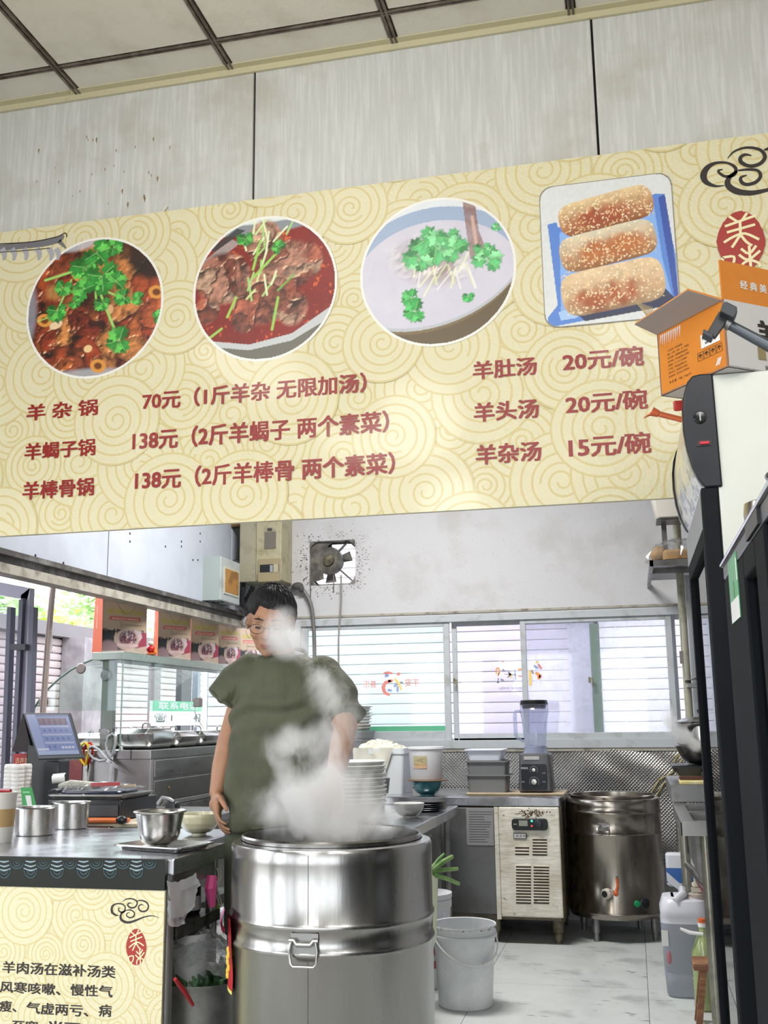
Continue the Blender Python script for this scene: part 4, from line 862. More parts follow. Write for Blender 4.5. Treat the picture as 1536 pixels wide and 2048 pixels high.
# ================================================================ bucket in front
def bucket(name, label, p, h, r, group=None, liquid=None):
    t = thing(name, label, 'bucket', p); 
    m = MB(); m.lathe([(r*.80, 0), (r*.84, .006), (r*.965, h-.065), (r*.98, h-.06), (r*1.045, h-.052), (r*1.045, h-.044), (r*.99, h-.04), (r*.995, h-.012), (r*1.03, h-.008), (r*1.02, h), (r*.975, h-.002), (r*.94, h-.06), (r*.80, .012), (.001, .01)], n=56, caps=(True, False))
    m.build('bucket_body', mat('used_white_bucket', '#c9cdd0', .4, var=('#e0e2e3', 4, .4, .6), var2=('#85603f', 24, .71, .75), sub=0), t)
    return t
pb = PZ(934, 2000, 0); pb = (pb.x, pb.y, 0)
bk = bucket('bucket', 'white plastic bucket with wire handle on the floor beside the large barrel', (-.83, 5.12, 0), .36, .148)
m = MB(); pts = []
for k in range(17): t_ = math.pi*k/16; pts.append((.155*math.cos(t_)*1.0, -.155*math.sin(t_)*.98-.002, .315-.115*math.sin(t_)))
m.tube(pts, .0035, 8); hb = m.build('handle', white_p, bk)
m = MB(); m.tube([pts[5], pts[6], pts[7]][::1], .007, 10); m.build('handle_grip', white_p, hb); bk.rotation_euler = (0, 0, .55)
m = MB(); m.ell((.155, 0, .315), (.008, .012, .014), 10, 6); m.ell((-.155, 0, .315), (.008, .012, .014), 10, 6); m.build('handle_lug', white_p, bk)
rgx = random.Random(7); m = MB()
for k in range(50):
    a_ = rgx.uniform(-3.1, 0); m.ell((.149*math.cos(a_), .149*math.sin(a_), .358-rgx.uniform(0, .012)), (rgx.uniform(.002, .007), .003, .0015), 6, 4)
m.build('dried_splash', mat('dried_brown', '#7c4f34', .7), bk, kind='stuff')

# ================================================================ front counter with printed sign
CZ = .88; CF = 3.165; CB = 4.06; CR = -1.425
ctr = thing('steel_counter', 'stainless steel front counter at lower left carrying steel pots and bowls', 'counter', (0, 0, 0))
m = MB(); m.prism([(-3.1, CF, CZ-.05), (CR, CF, CZ-.05), (CR, 3.60, CZ-.05), (-1.535, 3.60, CZ-.05), (-1.535, CB, CZ-.05), (-3.1, CB, CZ-.05)], (0, 0, .05)); bevel(m.build('tabletop', steelt, ctr, smooth=0), .006)
m = MB(); m.box(-3.05, CR-.03, CF+.03, CF+.06, CZ-.10, CZ-.05); m.box(CR-.05, CR-.02, CF+.03, 3.57, CZ-.10, CZ-.05); m.build('apron', steeld, ctr, smooth=0)
for x, y in ((CR-.035, CF+.04), (CR-.035, 3.56), (-1.56, CB-.04), (-3.0, CF+.05), (-3.0, CB-.05)):
    m = MB(); m.lathe([(.02, 0), (.02, CZ-.05)], (x, y, 0), 16); m.build('leg', steeld, ctr)
SZ = PX(345, 1858, CR-.02).z
m = MB(); m.prism([(-3.0, CF+.06, SZ-.035), (CR-.01, CF+.06, SZ-.035), (CR-.01, 3.58, SZ-.035), (-1.545, 3.58, SZ-.035), (-1.545, CB-.04, SZ-.035), (-3.0, CB-.04, SZ-.035)], (0, 0, .035)); m.build('shelf', mat('dirty_shelf', '#55544f', .35, .8, var=('#2c2a26', 14, .5, .6)), ctr, smooth=0)
# sign board
sg = thing('counter_sign', 'pale yellow printed sign on the counter front with black writing and red seal', 'sign', (0, 0, 0))
SY = CF-.012; zt = PY(330, 1781, SY).z; xr = PY(329, 1800, SY).x
m = MB(); m.box(-2.6, xr, SY+.001, SY+.011, .05, zt); m.build('board', cream, sg, smooth=0)
_, ys_ = cloud_print((-2.3, xr, .35, zt), SY+.0005, sg, 12, .132, .090, .0042, .00001)
ys_ -= .0003
fr_ = thing('counter_frieze', 'black strip with teal cloud scrolls along the counter edge', 'trim strip', (0, 0, 0))
zf = PY(200, 1716, SY).z; m = MB(); m.box(-2.6, xr+.001, SY-.004, SY+.010, zt, zf); m.build('backing', mat('frieze_black', '#101511', .25), fr_, smooth=0)
teal = mat('frieze_teal', '#34525a', .3); tealL = mat('frieze_light', '#8fa6b0', .3)
yf = SY-.005
for k in range(-1, 6):
    cx = 34+k*53; mt2 = teal if k % 1 == 0 else tealL
    for nm, mt_, w_, sets in (('cloud_scroll', teal, .0032, ([(cx-13, 1725), (cx-10, 1733), (cx, 1737), (cx+10, 1733), (cx+13, 1725)], [(cx-8, 1724), (cx-6, 1730), (cx, 1732), (cx+6, 1729), (cx+7, 1723)], [(cx-3, 1722), (cx, 1727), (cx+4, 1723)], *(([(cx+14, 1738), (cx+17, 1749), (cx+27, 1756), (cx+37, 1750), (cx+40, 1739)], [(cx+20, 1739), (cx+22, 1746), (cx+28, 1749), (cx+34, 1745), (cx+35, 1738)]) if k < 5 else ()))),
                      ('cloud_band', tealL, .0050, ([(cx-16, 1722), (cx-26, 1724), (cx-36, 1722)], [(cx-15, 1730), (cx-26, 1733), (cx-38, 1729)], [(cx-13, 1737), (cx-26, 1741), (cx-40, 1736)]))):
        m = MB()
        for st in sets: ribbon(m, st, [w_*.5]+[w_]*(len(st)-2)+[w_*.5], yf-(.0003 if mt_ is teal else 0), PY, 3)
        m.build(nm, mt_, fr_, smooth=0, normals=False)
def row(body, l, r, h):
    a = PY(l[0], l[1], ys_); b = PY(r[0], r[1], ys_); m = MB(); m.text(body, (a.x, ys_, a.z), (1, 0, 0), (0, 0, 1), w=b.x-a.x, h=h, bold=.028)
    m.build('lettering', inkP, sg, smooth=0, normals=False)
pxm = (PY(0, 1900, ys_).z-PY(0, 1901, ys_).z)
row('羊肉汤在滋补汤类', (4, 1946), (231, 1954), 24*pxm); row('风寒咳嗽、', (-1, 1985), (121, 1990), 23*pxm); row('慢性气', (140, 1991), (225, 1996), 23*pxm)
row('瘦、', (-2, 2023), (33, 2024), 22*pxm); row('气虚两亏、', (52, 2027), (177, 2031), 23*pxm); row('病', (197, 2033), (223, 2034), 24*pxm)
row('至寒', (23, 2064), (76, 2066), 24*pxm); row('当面', (96, 2066), (160, 2070), 24*pxm)
m = MB(); PS = PY; sc = lambda a: [((x-705)/3.2+221, (y-370)/3.2+1796) for x, y in a]
ribbon(m, sc([(780, 395), (800, 380), (830, 374), (862, 382), (876, 402), (862, 428), (832, 432), (815, 415), (826, 402), (843, 404)]), [.001, .003, .004, .004, .005, .005, .005, .005, .004, .001], ys_, PS)
ribbon(m, sc([(760, 482), (735, 478), (714, 458), (716, 425), (740, 408), (775, 408), (797, 424), (796, 450), (775, 462), (758, 450), (757, 436), (768, 434)]), [.001, .006, .008, .007, .004, .004, .004, .005, .005, .004, .003, .001], ys_, PS)
ribbon(m, sc([(870, 392), (900, 385), (935, 398), (948, 425), (935, 450), (905, 456), (886, 440), (888, 420), (905, 412), (918, 418)]), [.002, .004, .005, .005, .005, .005, .005, .004, .003, .001], ys_, PS)
ribbon(m, sc([(800, 452), (830, 446), (856, 462), (854, 486), (830, 496), (808, 484), (812, 468), (828, 464)]), [.002, .004, .004, .005, .004, .004, .003, .001], ys_, PS)
ribbon(m, sc([(800, 452), (775, 470), (770, 500), (790, 520), (825, 526), (870, 512), (920, 492), (970, 484), (1016, 497)]), [.004, .006, .008, .008, .007, .006, .004, .003, .0008], ys_, PS)
m.build('cloud_emblem', inkP, sg, smooth=0, normals=False)
seal(272.5, 1894, 41, 73, ys_, PY, sg)

# ---- things on the counter
def tl(p, rz=0): return (p[0], p[1], CZ)
# shallow tray and footed steel tub
tc_ = PZ(328, 1698, CZ)
m = MB(); m.tray(0, 0, .002, .020, .275, .185, .02, .0015, .010, .9); tr = tag(m.build('serving_tray', steel, None, (tc_.x, tc_.y-.0, CZ), -.28), 'shallow steel tray under the footed steel bowl at the counter corner', 'tray')
m = MB(); m.lathe([(.030, 0), (.032, .004), (.029, .010), (.045, .016), (.060, .028), (.068, .050), (.073, .080), (.080, .112), (.082, .116), (.088, .118), (.0885, .122), (.085, .124), (.079, .118), (.068, .06), (.055, .03), (.001, .022)], n=56)
p_ = PZ(318, 1697, CZ+.006); tag(m.build('footed_steel_bowl', steel, None, (p_.x, p_.y, CZ+.0055)), 'empty footed stainless bowl standing on the shallow tray', 'bowl')
def oval_pot(p, w, d, h, label, rz):
    m = MB(); n = 48; rings = []
    for k, z in ((.86, 0), (.92, .003), (.96, .02), (1.0, h-.006), (1.06, h-.002), (1.07, h), (.98, h-.001), (.94, h-.02), (.9, .006)): rings.append([(w/2*k*math.cos(6.2832*i/n)*(1.05 if (k > 1.03 and i in (23, 24, 25)) else 1), d/2*k*math.sin(6.2832*i/n), z) for i in range(n)])
    m.loft(rings); return tag(m.build('oval_steel_pot', steel, None, (p.x, p.y, CZ), rz), label, 'pot')
oval_pot(PZ(69, 1670, CZ), .158, .125, .106, 'oval stainless pot at far left on the counter, in front of the other', .25)
oval_pot(PZ(121, 1660, CZ)+Vector((0.01, .06, 0)), .148, .12, .106, 'oval stainless pot standing half hidden behind the front one', .1)
def bowl(name, label, p, r, h, mt, foot=.35, ridges=0, fill=None, cat='bowl'):
    prof = [(r*foot*.9, 0), (r*foot, 0), (r*foot, h*.08)]
    for k in range(13):
        t = k/12; rr = r*(foot+.06+(1-foot-.06)*math.sin(t*math.pi/2)**(.85)*.999); z = h*(.10+.90*t**1.35)
        prof.append((rr+(math.sin(t*ridges*math.pi)**2)*.0025 if ridges else rr, z))
    prof += [(r*1.01, h*1.005), (r*.97, h*.995)]
    for k in range(8): t = 1-(k+1)/9; prof.append((r*(foot+.02+(1-foot-.04)*math.sin(t*math.pi/2)**.85)*.96, h*(.14+.86*t**1.35)))
    prof.append((.0008, h*.13)); m = MB(); m.lathe(prof, n=48, caps=(True, False)); o = m.build(name, mt, None, p)
    if fill:
        m = MB(); m.lathe([(r*.88, h*.83), (.0008, h*.85)], n=32, caps=(False, False)); m.build('bowl_content', fill, o)
    tag(o, label, cat); return o
pb_ = PZ(402, 1668, CZ); bowl('cream_bowl', 'cream ridged bowl on the counter beside the hanging hand of the cook', (pb_.x, pb_.y-.02, CZ), .080, .078, mat('cream_melamine', '#d8d2b0', .25, coat=.4), ridges=4, fill=mat('dark_blue_rim', '#3c4258', .4))
# paper cup at the left edge
p_ = PZ(3, 1684, CZ); t = thing('plastic_tumbler', 'tall frosted white tumbler with kraft paper band at the left edge', 'cup', (p_.x, p_.y, CZ))
m = MB(); m.lathe([(.034, 0), (.036, .004), (.0465, .17), (.048, .174), (.047, .177), (.0445, .174), (.034, .006), (.001, .005)], n=40, caps=(True, False)); m.build('cup_body', mat('frosted_plastic', '#cfcdc6', .35), t)
m = MB(); m.lathe([(.0395, .055), (.0435, .118)], n=40, caps=(False, False)); m.build('paper_band', mat('kraft_paper', '#a68a5e', .8, var=('#6d5535', 18, .55, .65)), t)
m = MB(); m.tube([(-.08, .02, .205), (-.02, .0, .203), (.032, -.01, .203)], [.006, .008, .007], 10); tag(m.build('red_ladle', mat('red_plastic', '#8f1620', .3), None, (p_.x-.0, p_.y, CZ-.022)), 'dark red handle lying over the frosted tumbler', 'utensil')

# ---- second, lower table behind the counter with till and drawer
t2 = thing('side_table', 'steel side table behind the counter under the till', 'table', (0, 0, 0))
TZ2 = .86
m = MB(); m.box(-3.0, -1.98, 4.10, 5.35, TZ2-.04, TZ2); bevel(m.build('tabletop', steeld, t2, smooth=0), .005)
for x, y in ((-2.95, 4.15), (-2.03, 4.15), (-2.95, 5.3), (-2.03, 5.3)): m = MB(); m.lathe([(.018, 0), (.018, TZ2-.04)], (x, y, 0), 12); m.build('leg', steeld, t2)
TY = 4.42
m = MB(); m.rbox(0, 0, 0, .018, .68, .30, .01, .003); bd = tag(m.build('foam_board', mat('foam_board', '#c9bda6', .7, var=('#8b6f4d', 20, .60, .66))), 'speckled pale board under the black cash drawer', 'board'); bd.location = (-2.22, 4.40, TZ2); bd.rotation_euler = (0, 0, .06)
a = PY(97, 1632, 4.38); b = PY(256, 1632, 4.38); cx = (a.x+b.x)/2; w_ = b.x-a.x
dz = TZ2+.018; cd = thing('cash_drawer', 'flat black cash drawer on the side table', 'cash drawer', (cx, 4.52, dz))
m = MB(); m.rbox(0, 0, .006, .088, w_*.93, .36, .008, .003); m.build('drawer_housing', black_m, cd)
m = MB(); m.box(-w_*.44, w_*.44, -.192, -.182, .018, .070); bevel(m.build('drawer_front', mat('charcoal', '#24272c', .35), cd, smooth=0), .003)
m = MB(); m.lathe([(.008, 0), (.008, .004)], (0, -.192, .045), 12, axis=(0, -1, 0)); m.build('lock', steel, cd)
m = MB(); m.tray(0, 0, .0, .022, w_*.93, .30, .01, .002, .006, .93); m2_ = tag(m.build('metal_tray', steeld, None, (cx, 4.50, dz+.0885)), 'long dull tray stacked on the cash drawer', 'tray')
wrap = glass('cling_film', '#f4f6f8', .93, .12, .1)
tw = thing('wrapped_plate', 'dark blue plate under crumpled cling film on top of the cash drawer', 'plate', (cx, 4.48, dz+.112))
m = MB(); m.rbox(0, 0, 0, .012, w_*.80, .22, .05, .004); m.build('dark_plate', mat('navy_plate', '#20263f', .2), tw)
rgx = random.Random(3)
def crumple(m, x0, x1, y0, y1, zf, nx, ny, amp, seed, fold=None):
    r_ = random.Random(seed); P = []
    for i in range(nx+1):
        for j in range(ny+1):
            x = x0+(x1-x0)*i/nx; y = y0+(y1-y0)*j/ny; z = zf(i/nx, j/ny)+r_.uniform(-amp, amp); P.append((x+r_.uniform(-amp, amp)*.8, y+r_.uniform(-amp, amp)*.8, z))
    fs = []
    for i in range(nx):
        for j in range(ny): a = i*(ny+1)+j; fs.append((a, a+ny+1, a+ny+2)); fs.append((a, a+ny+2, a+1))
    m.add(P, fs)
m = MB(); crumple(m, -w_*.46, w_*.42, -.13, .12, lambda u, v: .018+.028*math.sin(math.pi*u)**.5*math.sin(math.pi*v)**.6, 26, 12, .006, 4); m.build('film', wrap, tw, smooth=20)
m = MB(); m.tube([(-w_*.45, -.05, .03), (-w_*.3, -.06, .037), (-w_*.1, -.06, .034), (w_*.1, -.06, .034)], [.012, .022, .020, .012], 12); m.build('wrapped_roll', mat('pale_roll', '#b9b7ac', .4, var=('#8e8c80', 30, .4, .6)), tw)
m = MB(); m.bar((w_*.02, -.09, .040), (w_*.36, -.09, .044), .018, .016); bx_ = tag(m.build('red_stick_pack', mat('red_plastic2', '#a33034', .3), None, tw.location), 'thin red packet lying on the film wrapped plate', 'packet')
m = MB(); m.bar((w_*.30, -.04, .028), (w_*.52, -.06, .038), .016, .008); tag(m.build('wooden_skewer_pack', mat('skewer', '#b8a480', .6), None, tw.location), 'pale pointed skewers sticking out right of the wrapped plate', 'skewers')
p_ = PY(225, 1628, 4.30); m = MB(); m.rbox(0, 0, 0, .016, .19, .08, .012, .004); tag(m.build('orange_box_cutter', mat('orange_plastic2', '#c9672c', .4), None, (p_.x-.01, 4.27, TZ2+.020), .1), 'orange plastic tool lying in front of the cash drawer', 'tool')
p_ = PY(186, 1640, 4.22); m = MB(); m.rbox(0, 0, 0, .012, .24, .06, .012, .004); tag(m.build('black_phone', blackg, None, (p_.x, 4.16, TZ2+.0005), .05), 'flat black phone lying at the front of the side table', 'phone')
p_ = PY(250, 1628, 4.2); m = MB(); m.ell((0, 0, .018), (.026, .018, .018), 14, 8); tag(m.build('black_tape_reel', black_m, None, (p_.x-.02, 4.21, TZ2+.018)), 'small black lump beside the orange tool', 'reel')

# ---- till
ps = thing('till', 'black touchscreen till facing the room on the side table', 'till', (PY(88, 1600, TY).x, TY, TZ2+.0))
o_ = Vector(ps.location)
def rel(p): return p-o_
tlc, trc, brc, blc = PY(45, 1425, 4.56), PY(140, 1425, 4.52), PY(167, 1515, 4.38), PY(75, 1518, 4.42)
nrm = (trc-tlc).cross(blc-tlc).normalized()
if nrm.y < 0: nrm = -nrm
q = [rel(v) for v in (tlc, trc, brc, blc)]
m = MB(); m.loft([[v+nrm*.001 for v in q], [v+nrm*.014 for v in q]]); scn = bevel(m.build('screen_housing', black_m, ps, smooth=0), .004)
def uv(u, v): return (tlc*(1-u)*(1-v)+trc*u*(1-v)+brc*u*v+blc*(1-u)*v)-o_
P_ = Pic(150, 130, '#8e9cd0'); P_.put((P_.V < .06)*1.0, '#6d7196'); P_.put((P_.U < .22)*1.0, '#a7b3dc'); P_.put(((P_.V > .10)*(P_.V < .27)*(P_.U > .25)*(P_.U < .92))*1.0, '#5a4458')
for k in range(5): P_.put(((P_.V > .10)*(P_.V < .27)*(P_.U > .27+k*.13)*(P_.U < .36+k*.13))*(.4+.6*vnoise(130, 150, 12, k)), '#9a6b78')
for r_ in range(3):
    P_.put(((P_.V > .29+r_*.2)*(P_.V < .33+r_*.2)*(P_.U > .25)*(P_.U < .95))*1.0, '#c4cbe6')
    for k in range(5 if r_ < 2 else 2): P_.put(P_.ell(.33+k*.13, .41+r_*.2, .035, .04), '#6b76a8', .8)
P_.put(((P_.V > .90)*(P_.U > .02))*1.0, '#b8c6e6')
for k in range(4): P_.put(((P_.V > .80)*(P_.V < .86)*(P_.U > .62+k*.08)*(P_.U < .68+k*.08))*1.0, '#dfe4f2')
P_.put(((P_.V > .84)*(P_.V < .89)*(P_.U > .02)*(P_.U < .3))*1.0, '#dfe4f2')
pts = []
for v in np.linspace(.045, .925, P_.h):
    for u in np.linspace(.055, .945, P_.w): pts.append(uv(u, v)-nrm*.0008)
I = np.arange(P_.w*P_.h).reshape(P_.h, P_.w); qf = np.stack([I[1:, :-1], I[1:, 1:], I[:-1, 1:], I[:-1, :-1]], -1).reshape(-1, 4)
m = MB(); m.v = [tuple(p) for p in pts]; m.f = [tuple(int(i) for i in f) for f in qf]; m.mi = [0]*len(m.f)
sm = bpy.data.materials.new('lit_screen'); sm.use_nodes = True; a_ = sm.node_tree.nodes.new('ShaderNodeVertexColor'); a_.layer_name = 'Col'; b_ = sm.node_tree.nodes['Principled BSDF']
sm.node_tree.links.new(a_.outputs[0], b_.inputs['Emission Color']); b_.inputs['Emission Strength'].default_value = .55; b_.inputs['Base Color'].default_value = (.02, .02, .03, 1); b_.inputs['Roughness'].default_value = .15
m.build('screen', sm, scn, smooth=0, normals=False, cols=np.concatenate([P_.a.reshape(-1, 3), np.ones((P_.w*P_.h, 1))], 1))
m = MB(); A = rel(PY(46, 1427, 4.58)); B = rel(PY(24, 1503, 4.72)); C = rel(PY(64, 1505, 4.60)); m.prism([A, B, C], (.05, .05, 0)); m.build('rear_screen', blackg, ps, smooth=0)
m = MB(); A = rel(PY(60, 1500, 4.55)); B = rel(PY(96, 1622, 4.50)); m.box(A.x, B.x+.02, A.y-.03, A.y+.06, 0, A.z+.02); bevel(m.build('stand', black_m, ps, smooth=0), .008)
m = MB(); A = rel(PY(92, 1520, 4.5)); B = rel(PY(119, 1615, 4.5)); m.box(A.x, B.x, A.y-.02, A.y+.08, 0, A.z); bevel(m.build('printer_housing', mat('charcoal2', '#23272b', .45), ps, smooth=0), .01)
A = rel(PY(104, 1560, 4.44)); m = MB(); m.lathe([(.018, 0), (.018, .055)], A-Vector((.0, .0, 0)), 20, axis=(1, .5, .1)); m.add([A+Vector((0, 0, .018)), A+Vector((.05, .025, .023)), A+Vector((.04, .05, .03)), A+Vector((-.012, .025, .025))], [(0, 1, 2, 3)]); m.build('paper_roll', mat('paper_white', '#dcdcda', .7), ps)

# ---- red wine carton, stack of cups, green payment card, bundle
a = PY(26, 1530, 4.75); b = PY(70, 1508, 4.75); wc = thing('red_carton', 'red carton with gold Chinese writing behind the till', 'box', (a.x, 4.75, TZ2))
m = MB(); m.box(0, b.x-a.x, 0, .10, 0, b.z-TZ2); bevel(m.build('carton', mat('carton_red', '#a3141d', .4), wc, smooth=0), .002)
m = MB(); m.text('古井贡酒', (.014, -.002, b.z-TZ2-.045), (1, 0, 0), (0, 0, 1), w=.098, h=.028, bold=.01); m.build('lettering', mat('gold_print', '#cdb98a', .4), wc, smooth=0, normals=False)
for k, (px, Y) in enumerate(((18, 4.36), (33, 4.32), (48, 4.38))):
    p_ = PY(px, 1600, Y); m = MB(); prof = []
    n_ = 14
    for i in range(n_): z = .01+i*.0175; prof += [(.027, z), (.0285, z+.006), (.028, z+.016)]
    m.lathe([(.024, 0)]+prof+[(.024, .262)], n=24); tag(m.build('cup_stack', mat('white_cups', '#d6d4d0', .45), None, (p_.x, Y, TZ2+.0)), ['tall sleeve of white paper cups, outermost left of three', 'tall sleeve of white paper cups, middle of three', 'tall sleeve of white paper cups next to the till'][k], 'cup stack')
a = PY(54, 1628, 3.98); gc = thing('payment_card', 'green upright payment card leaning behind the oval pots', 'card', (a.x, 3.98, CZ))
k_ = PY(0, 1600, 3.98).z-PY(0, 1601, 3.98).z; Z0 = CZ
def cardpt(px, py, d=0): p = PY(px, py, 3.98); return Vector((p.x-a.x, -d+.02*(p.z-CZ), p.z-CZ))
m = MB(); m.prism([cardpt(47, 1640), (cardpt(74, 1640)), cardpt(74, 1622), cardpt(62, 1575), cardpt(41, 1575), cardpt(41, 1580)], (0, .004, 0)); m.build('card', mat('card_green', '#1f8f3e', .35), gc, smooth=0)
m = MB(); m.poly([cardpt(59, 1633, .001), cardpt(67, 1633, .001), cardpt(61, 1591, .001), cardpt(50, 1591, .001)]); m.build('white_panel', white_p, gc, smooth=0, normals=False)
m = MB(); m.poly([cardpt(46, 1586, .001), cardpt(59, 1586, .001), cardpt(59, 1583, .001), cardpt(45, 1583, .001)]); m.build('printed_line', mat('light_green', '#7fc48f', .4), gc, smooth=0, normals=False)
m = MB(); p_ = PY(32, 1625, 4.12); crumple(m, -.08, .08, -.05, .05, lambda u, v: .012+.045*math.sin(math.pi*u)*math.sin(math.pi*v), 16, 8, .006, 8); tag(m.build('plastic_bag_bundle', wrap, None, (p_.x, 4.16, TZ2+.008), 0, 20), 'crumpled clear bags lying left of the green card', 'plastic bag')
# black gadget behind the tub
p_ = PY(350, 1610, 4.30); gd = thing('black_dispenser', 'small black clamp gadget behind the footed steel bowl', 'gadget', (-2.07, 4.20, TZ2))
o2 = p_-Vector(gd.location); m = MB(); m.rbox(o2.x+.035, 0, .02, o2.z+.02, .05, .05, .008, .004); m.build('gadget_body', black_m, gd)
m = MB(); m.tube([(o2.x-.03, 0, o2.z+.01), (o2.x-.01, 0, o2.z+.035), (o2.x+.02, 0, o2.z+.03), (o2.x+.04, 0, o2.z+.02)], [.012, .012, .010, .008], 10); m.build('gadget_arm', mat('grey_metal', '#7d7d80', .4, .6), gd)
m = MB(); m.box(o2.x-.02, o2.x+.09, -.04, .03, 0, .02); m.build('gadget_base', steeld, gd, smooth=0)

# ---- under the counter
p_ = PX(392, 1815, CR-.12); bt = thing('sauce_bottle', 'large black labelled bottle on the counter shelf', 'bottle', (CR-.09, 3.47, SZ))
m = MB(); m.lathe([(.045, 0), (.05, .01), (.05, .085), (.035, .098), (.02, .104), (.02, .112)], n=32); m.build('bottle_body', mat('dark_bottle', '#15161a', .2), bt)
m = MB(); m.lathe([(.0508, .015), (.0508, .06)], n=32, caps=(False, False)); m.build('bottle_label', mat('grey_label', '#8a8a8e', .4), bt)
for k_ in range(3):
    m = MB(); crumple(m, -.05, .06, -.09, .09, lambda u, v: .10-.05*u+.02*math.sin(6*v+k_), 10, 14, .007, 20+k_); crumple(m, .055, .062, -.09, .09, lambda u, v: .05, 1, 14, .004, 30+k_)
pts_all = []
m = MB(); rgx = random.Random(14)
def sheet(m, P4, nx, ny, amp, seed, sag=.0):
    r_ = random.Random(seed); a, b, c, d = [Vector(p) for p in P4]; V = []
    for i in range(nx+1):
        for j in range(ny+1):
            u, v = i/nx, j/ny; p = a.lerp(b, u).lerp(d.lerp(c, u), v); V.append(p+Vector((r_.uniform(-amp, amp), r_.uniform(-amp, amp), r_.uniform(-amp, amp)))-Vector((0, 0, sag*math.sin(math.pi*u))))
    fs = []
    for i in range(nx):
        for j in range(ny): q = i*(ny+1)+j; fs.append((q, q+ny+1, q+ny+2)); fs.append((q, q+ny+2, q+1))
    m.add(V, fs)
def PP(px, py, X): return PX(px, py, X)
m = MB(); X_ = CR+.005
sheet(m, [PP(334, 1762, X_), PP(392, 1745, X_), PP(400, 1770, X_+.01), PP(340, 1800, X_+.01)], 8, 5, .0025, 1, .012); sheet(m, [PP(338, 1775, X_+.012), PP(398, 1765, X_+.012), PP(388, 1812, X_+.02), PP(345, 1835, X_+.02)], 8, 6, .003, 2, .014)
sheet(m, [PP(336, 1800, X_+.0), PP(386, 1800, X_+.0), PP(368, 1848, X_+.01), PP(336, 1850, X_+.01)], 8, 6, .003, 3, .01)
tag(m.build('white_carrier_bags', mat('white_film', '#d8dadc', .35, trans=0), None, smooth=70), 'bunch of white carrier bags hanging off the counter shelf edge', 'plastic bag')
m = MB(); m.tube([PP(424, 1752, CR-.005), PP(421, 1775, CR-.005), PP(424, 1812, CR-.005)], [.018, .022, .012], 8); tag(m.build('pink_cloth', mat('pink_cloth', '#c0467c', .7)), 'pink cloth hanging beside the black bottle', 'cloth')
m = MB(); pts = [PP(434+4*math.sin(k), 1738+k*9, CR-.01) for k in range(9)]; m.tube(pts, .003, 6); m.tube([p+Vector((0, .02, 0)) for p in pts[::-1]], .003, 6); tag(m.build('hanging_cord', mat('cord_beige', '#a8a595', .5)), 'beige looped cord hanging beside the pink cloth', 'cord')
m = MB(); m.ell(PP(430, 1815, CR-.03), (.015, .03, .012), 10, 6); tag(m.build('vegetable_scrap', mat('yellow_green', '#8f9a2c', .5)), 'yellow green vegetable scrap on the counter shelf', 'vegetable')
# steel basin with greens and clear bag below
bs = thing('steel_bin', 'tall steel bin of greens under the counter beside the large barrel', 'bin', (CR-.02, 3.45, 0))
bz = PX(400, 2000, CR+.10).z
m = MB(); m.lathe([(.14, 0), (.145, .01), (.150, bz-.02), (.156, bz-.004), (.156, bz), (.146, bz-.006), (.14, .02), (.001, .015)], n=48, caps=(True, False)); m.build('bin_body', steeld, bs)
m = MB(); rgx = random.Random(6); m.lathe([(.144, bz-.04), (.001, bz-.02)], n=24, caps=(False, False))
for k in range(60):
    a0 = rgx.uniform(0, 6.28); q = rgx.uniform(0, .13); x = q*math.cos(a0); y = q*math.sin(a0); m.tube([(x, y, bz-.06), (x+rgx.uniform(-.01, .01), y+rgx.uniform(-.02, .02), bz-.0), (x+rgx.uniform(-.02, .02), y+rgx.uniform(-.03, .03), bz+rgx.uniform(.0, .04))], [.006, .010, .004], 5)
m.build('chopped_greens', mat('dark_greens', '#24402a', .5, var=('#4c7048', 20, .4, .6)), bs, kind='stuff')
tb = thing('clear_tub', 'whitish plastic tub wrapped in clear film in the steel bin', 'tub', (CR-.04, 3.40, bz-.03))
m = MB(); m.lathe([(.055, 0), (.06, .17), (.062, .175), (.056, .172), (.052, .01), (.001, .008)], n=32, caps=(True, False)); m.build('tub_body', mat('milky_tub', '#a9abaa', .35), tb)
m = MB(); crumple(m, -.075, .16, -.10, .16, lambda u, v: .11+.085*math.sin(math.pi*min(1, u*.8+.2))**.6*math.sin(math.pi*v)**.5-.05*u, 16, 20, .012, 9)
m.build('clear_film', glass('clear_bag', '#eef0f2', .84, .12, .22), tb, smooth=15)
A = rel_ = PX(350, 1958, CR+.05)-Vector((CR-.04, 3.40, bz-.03)); B = PX(386, 2010, CR+.06)-Vector((CR-.04, 3.40, bz-.03)); m = MB(); m.tube([A, A.lerp(B, .5)+Vector((0, 0, .004)), B], [.006, .008, .005], 8); m.build('red_handled_brush', mat('red_plastic3', '#a02028', .35), tb)

# ================================================================ glazed food unit standing in the serving opening on the left
UY = 5.55; UX = PY(302, 1500, UY).x; UL = PY(118, 1500, UY).x; UT = PY(302, 1500, UY).z; UB = 7.2; US = 8.75
fu = thing('food_counter', 'long stainless food counter with curved glass standing along the left wall', 'food counter', (0, 0, 0))
za = PY(302, 1519, UY).z; zb_ = PY(302, 1630, UY).z
m = MB(); m.box(UL, UX, UY, UB, za, UT); bevel(m.build('top_band', steelb, fu, smooth=0), .004)
m = MB(); m.box(UL+.01, UX-.012, UY+.01, UB, .12, za); m.build('body', steelb, fu, smooth=0)
m = MB(); m.box(UX-.014, UX-.002, UY+.012, UY+.045, .12, za); m.build('corner_strip', mat('pale_steel', '#c9c9c8', .35, .9), fu, smooth=0)
za2 = PX(304, 1556, UX).z; zc = PX(304, 1562, UX).z; zd = PX(304, 1605, UX).z
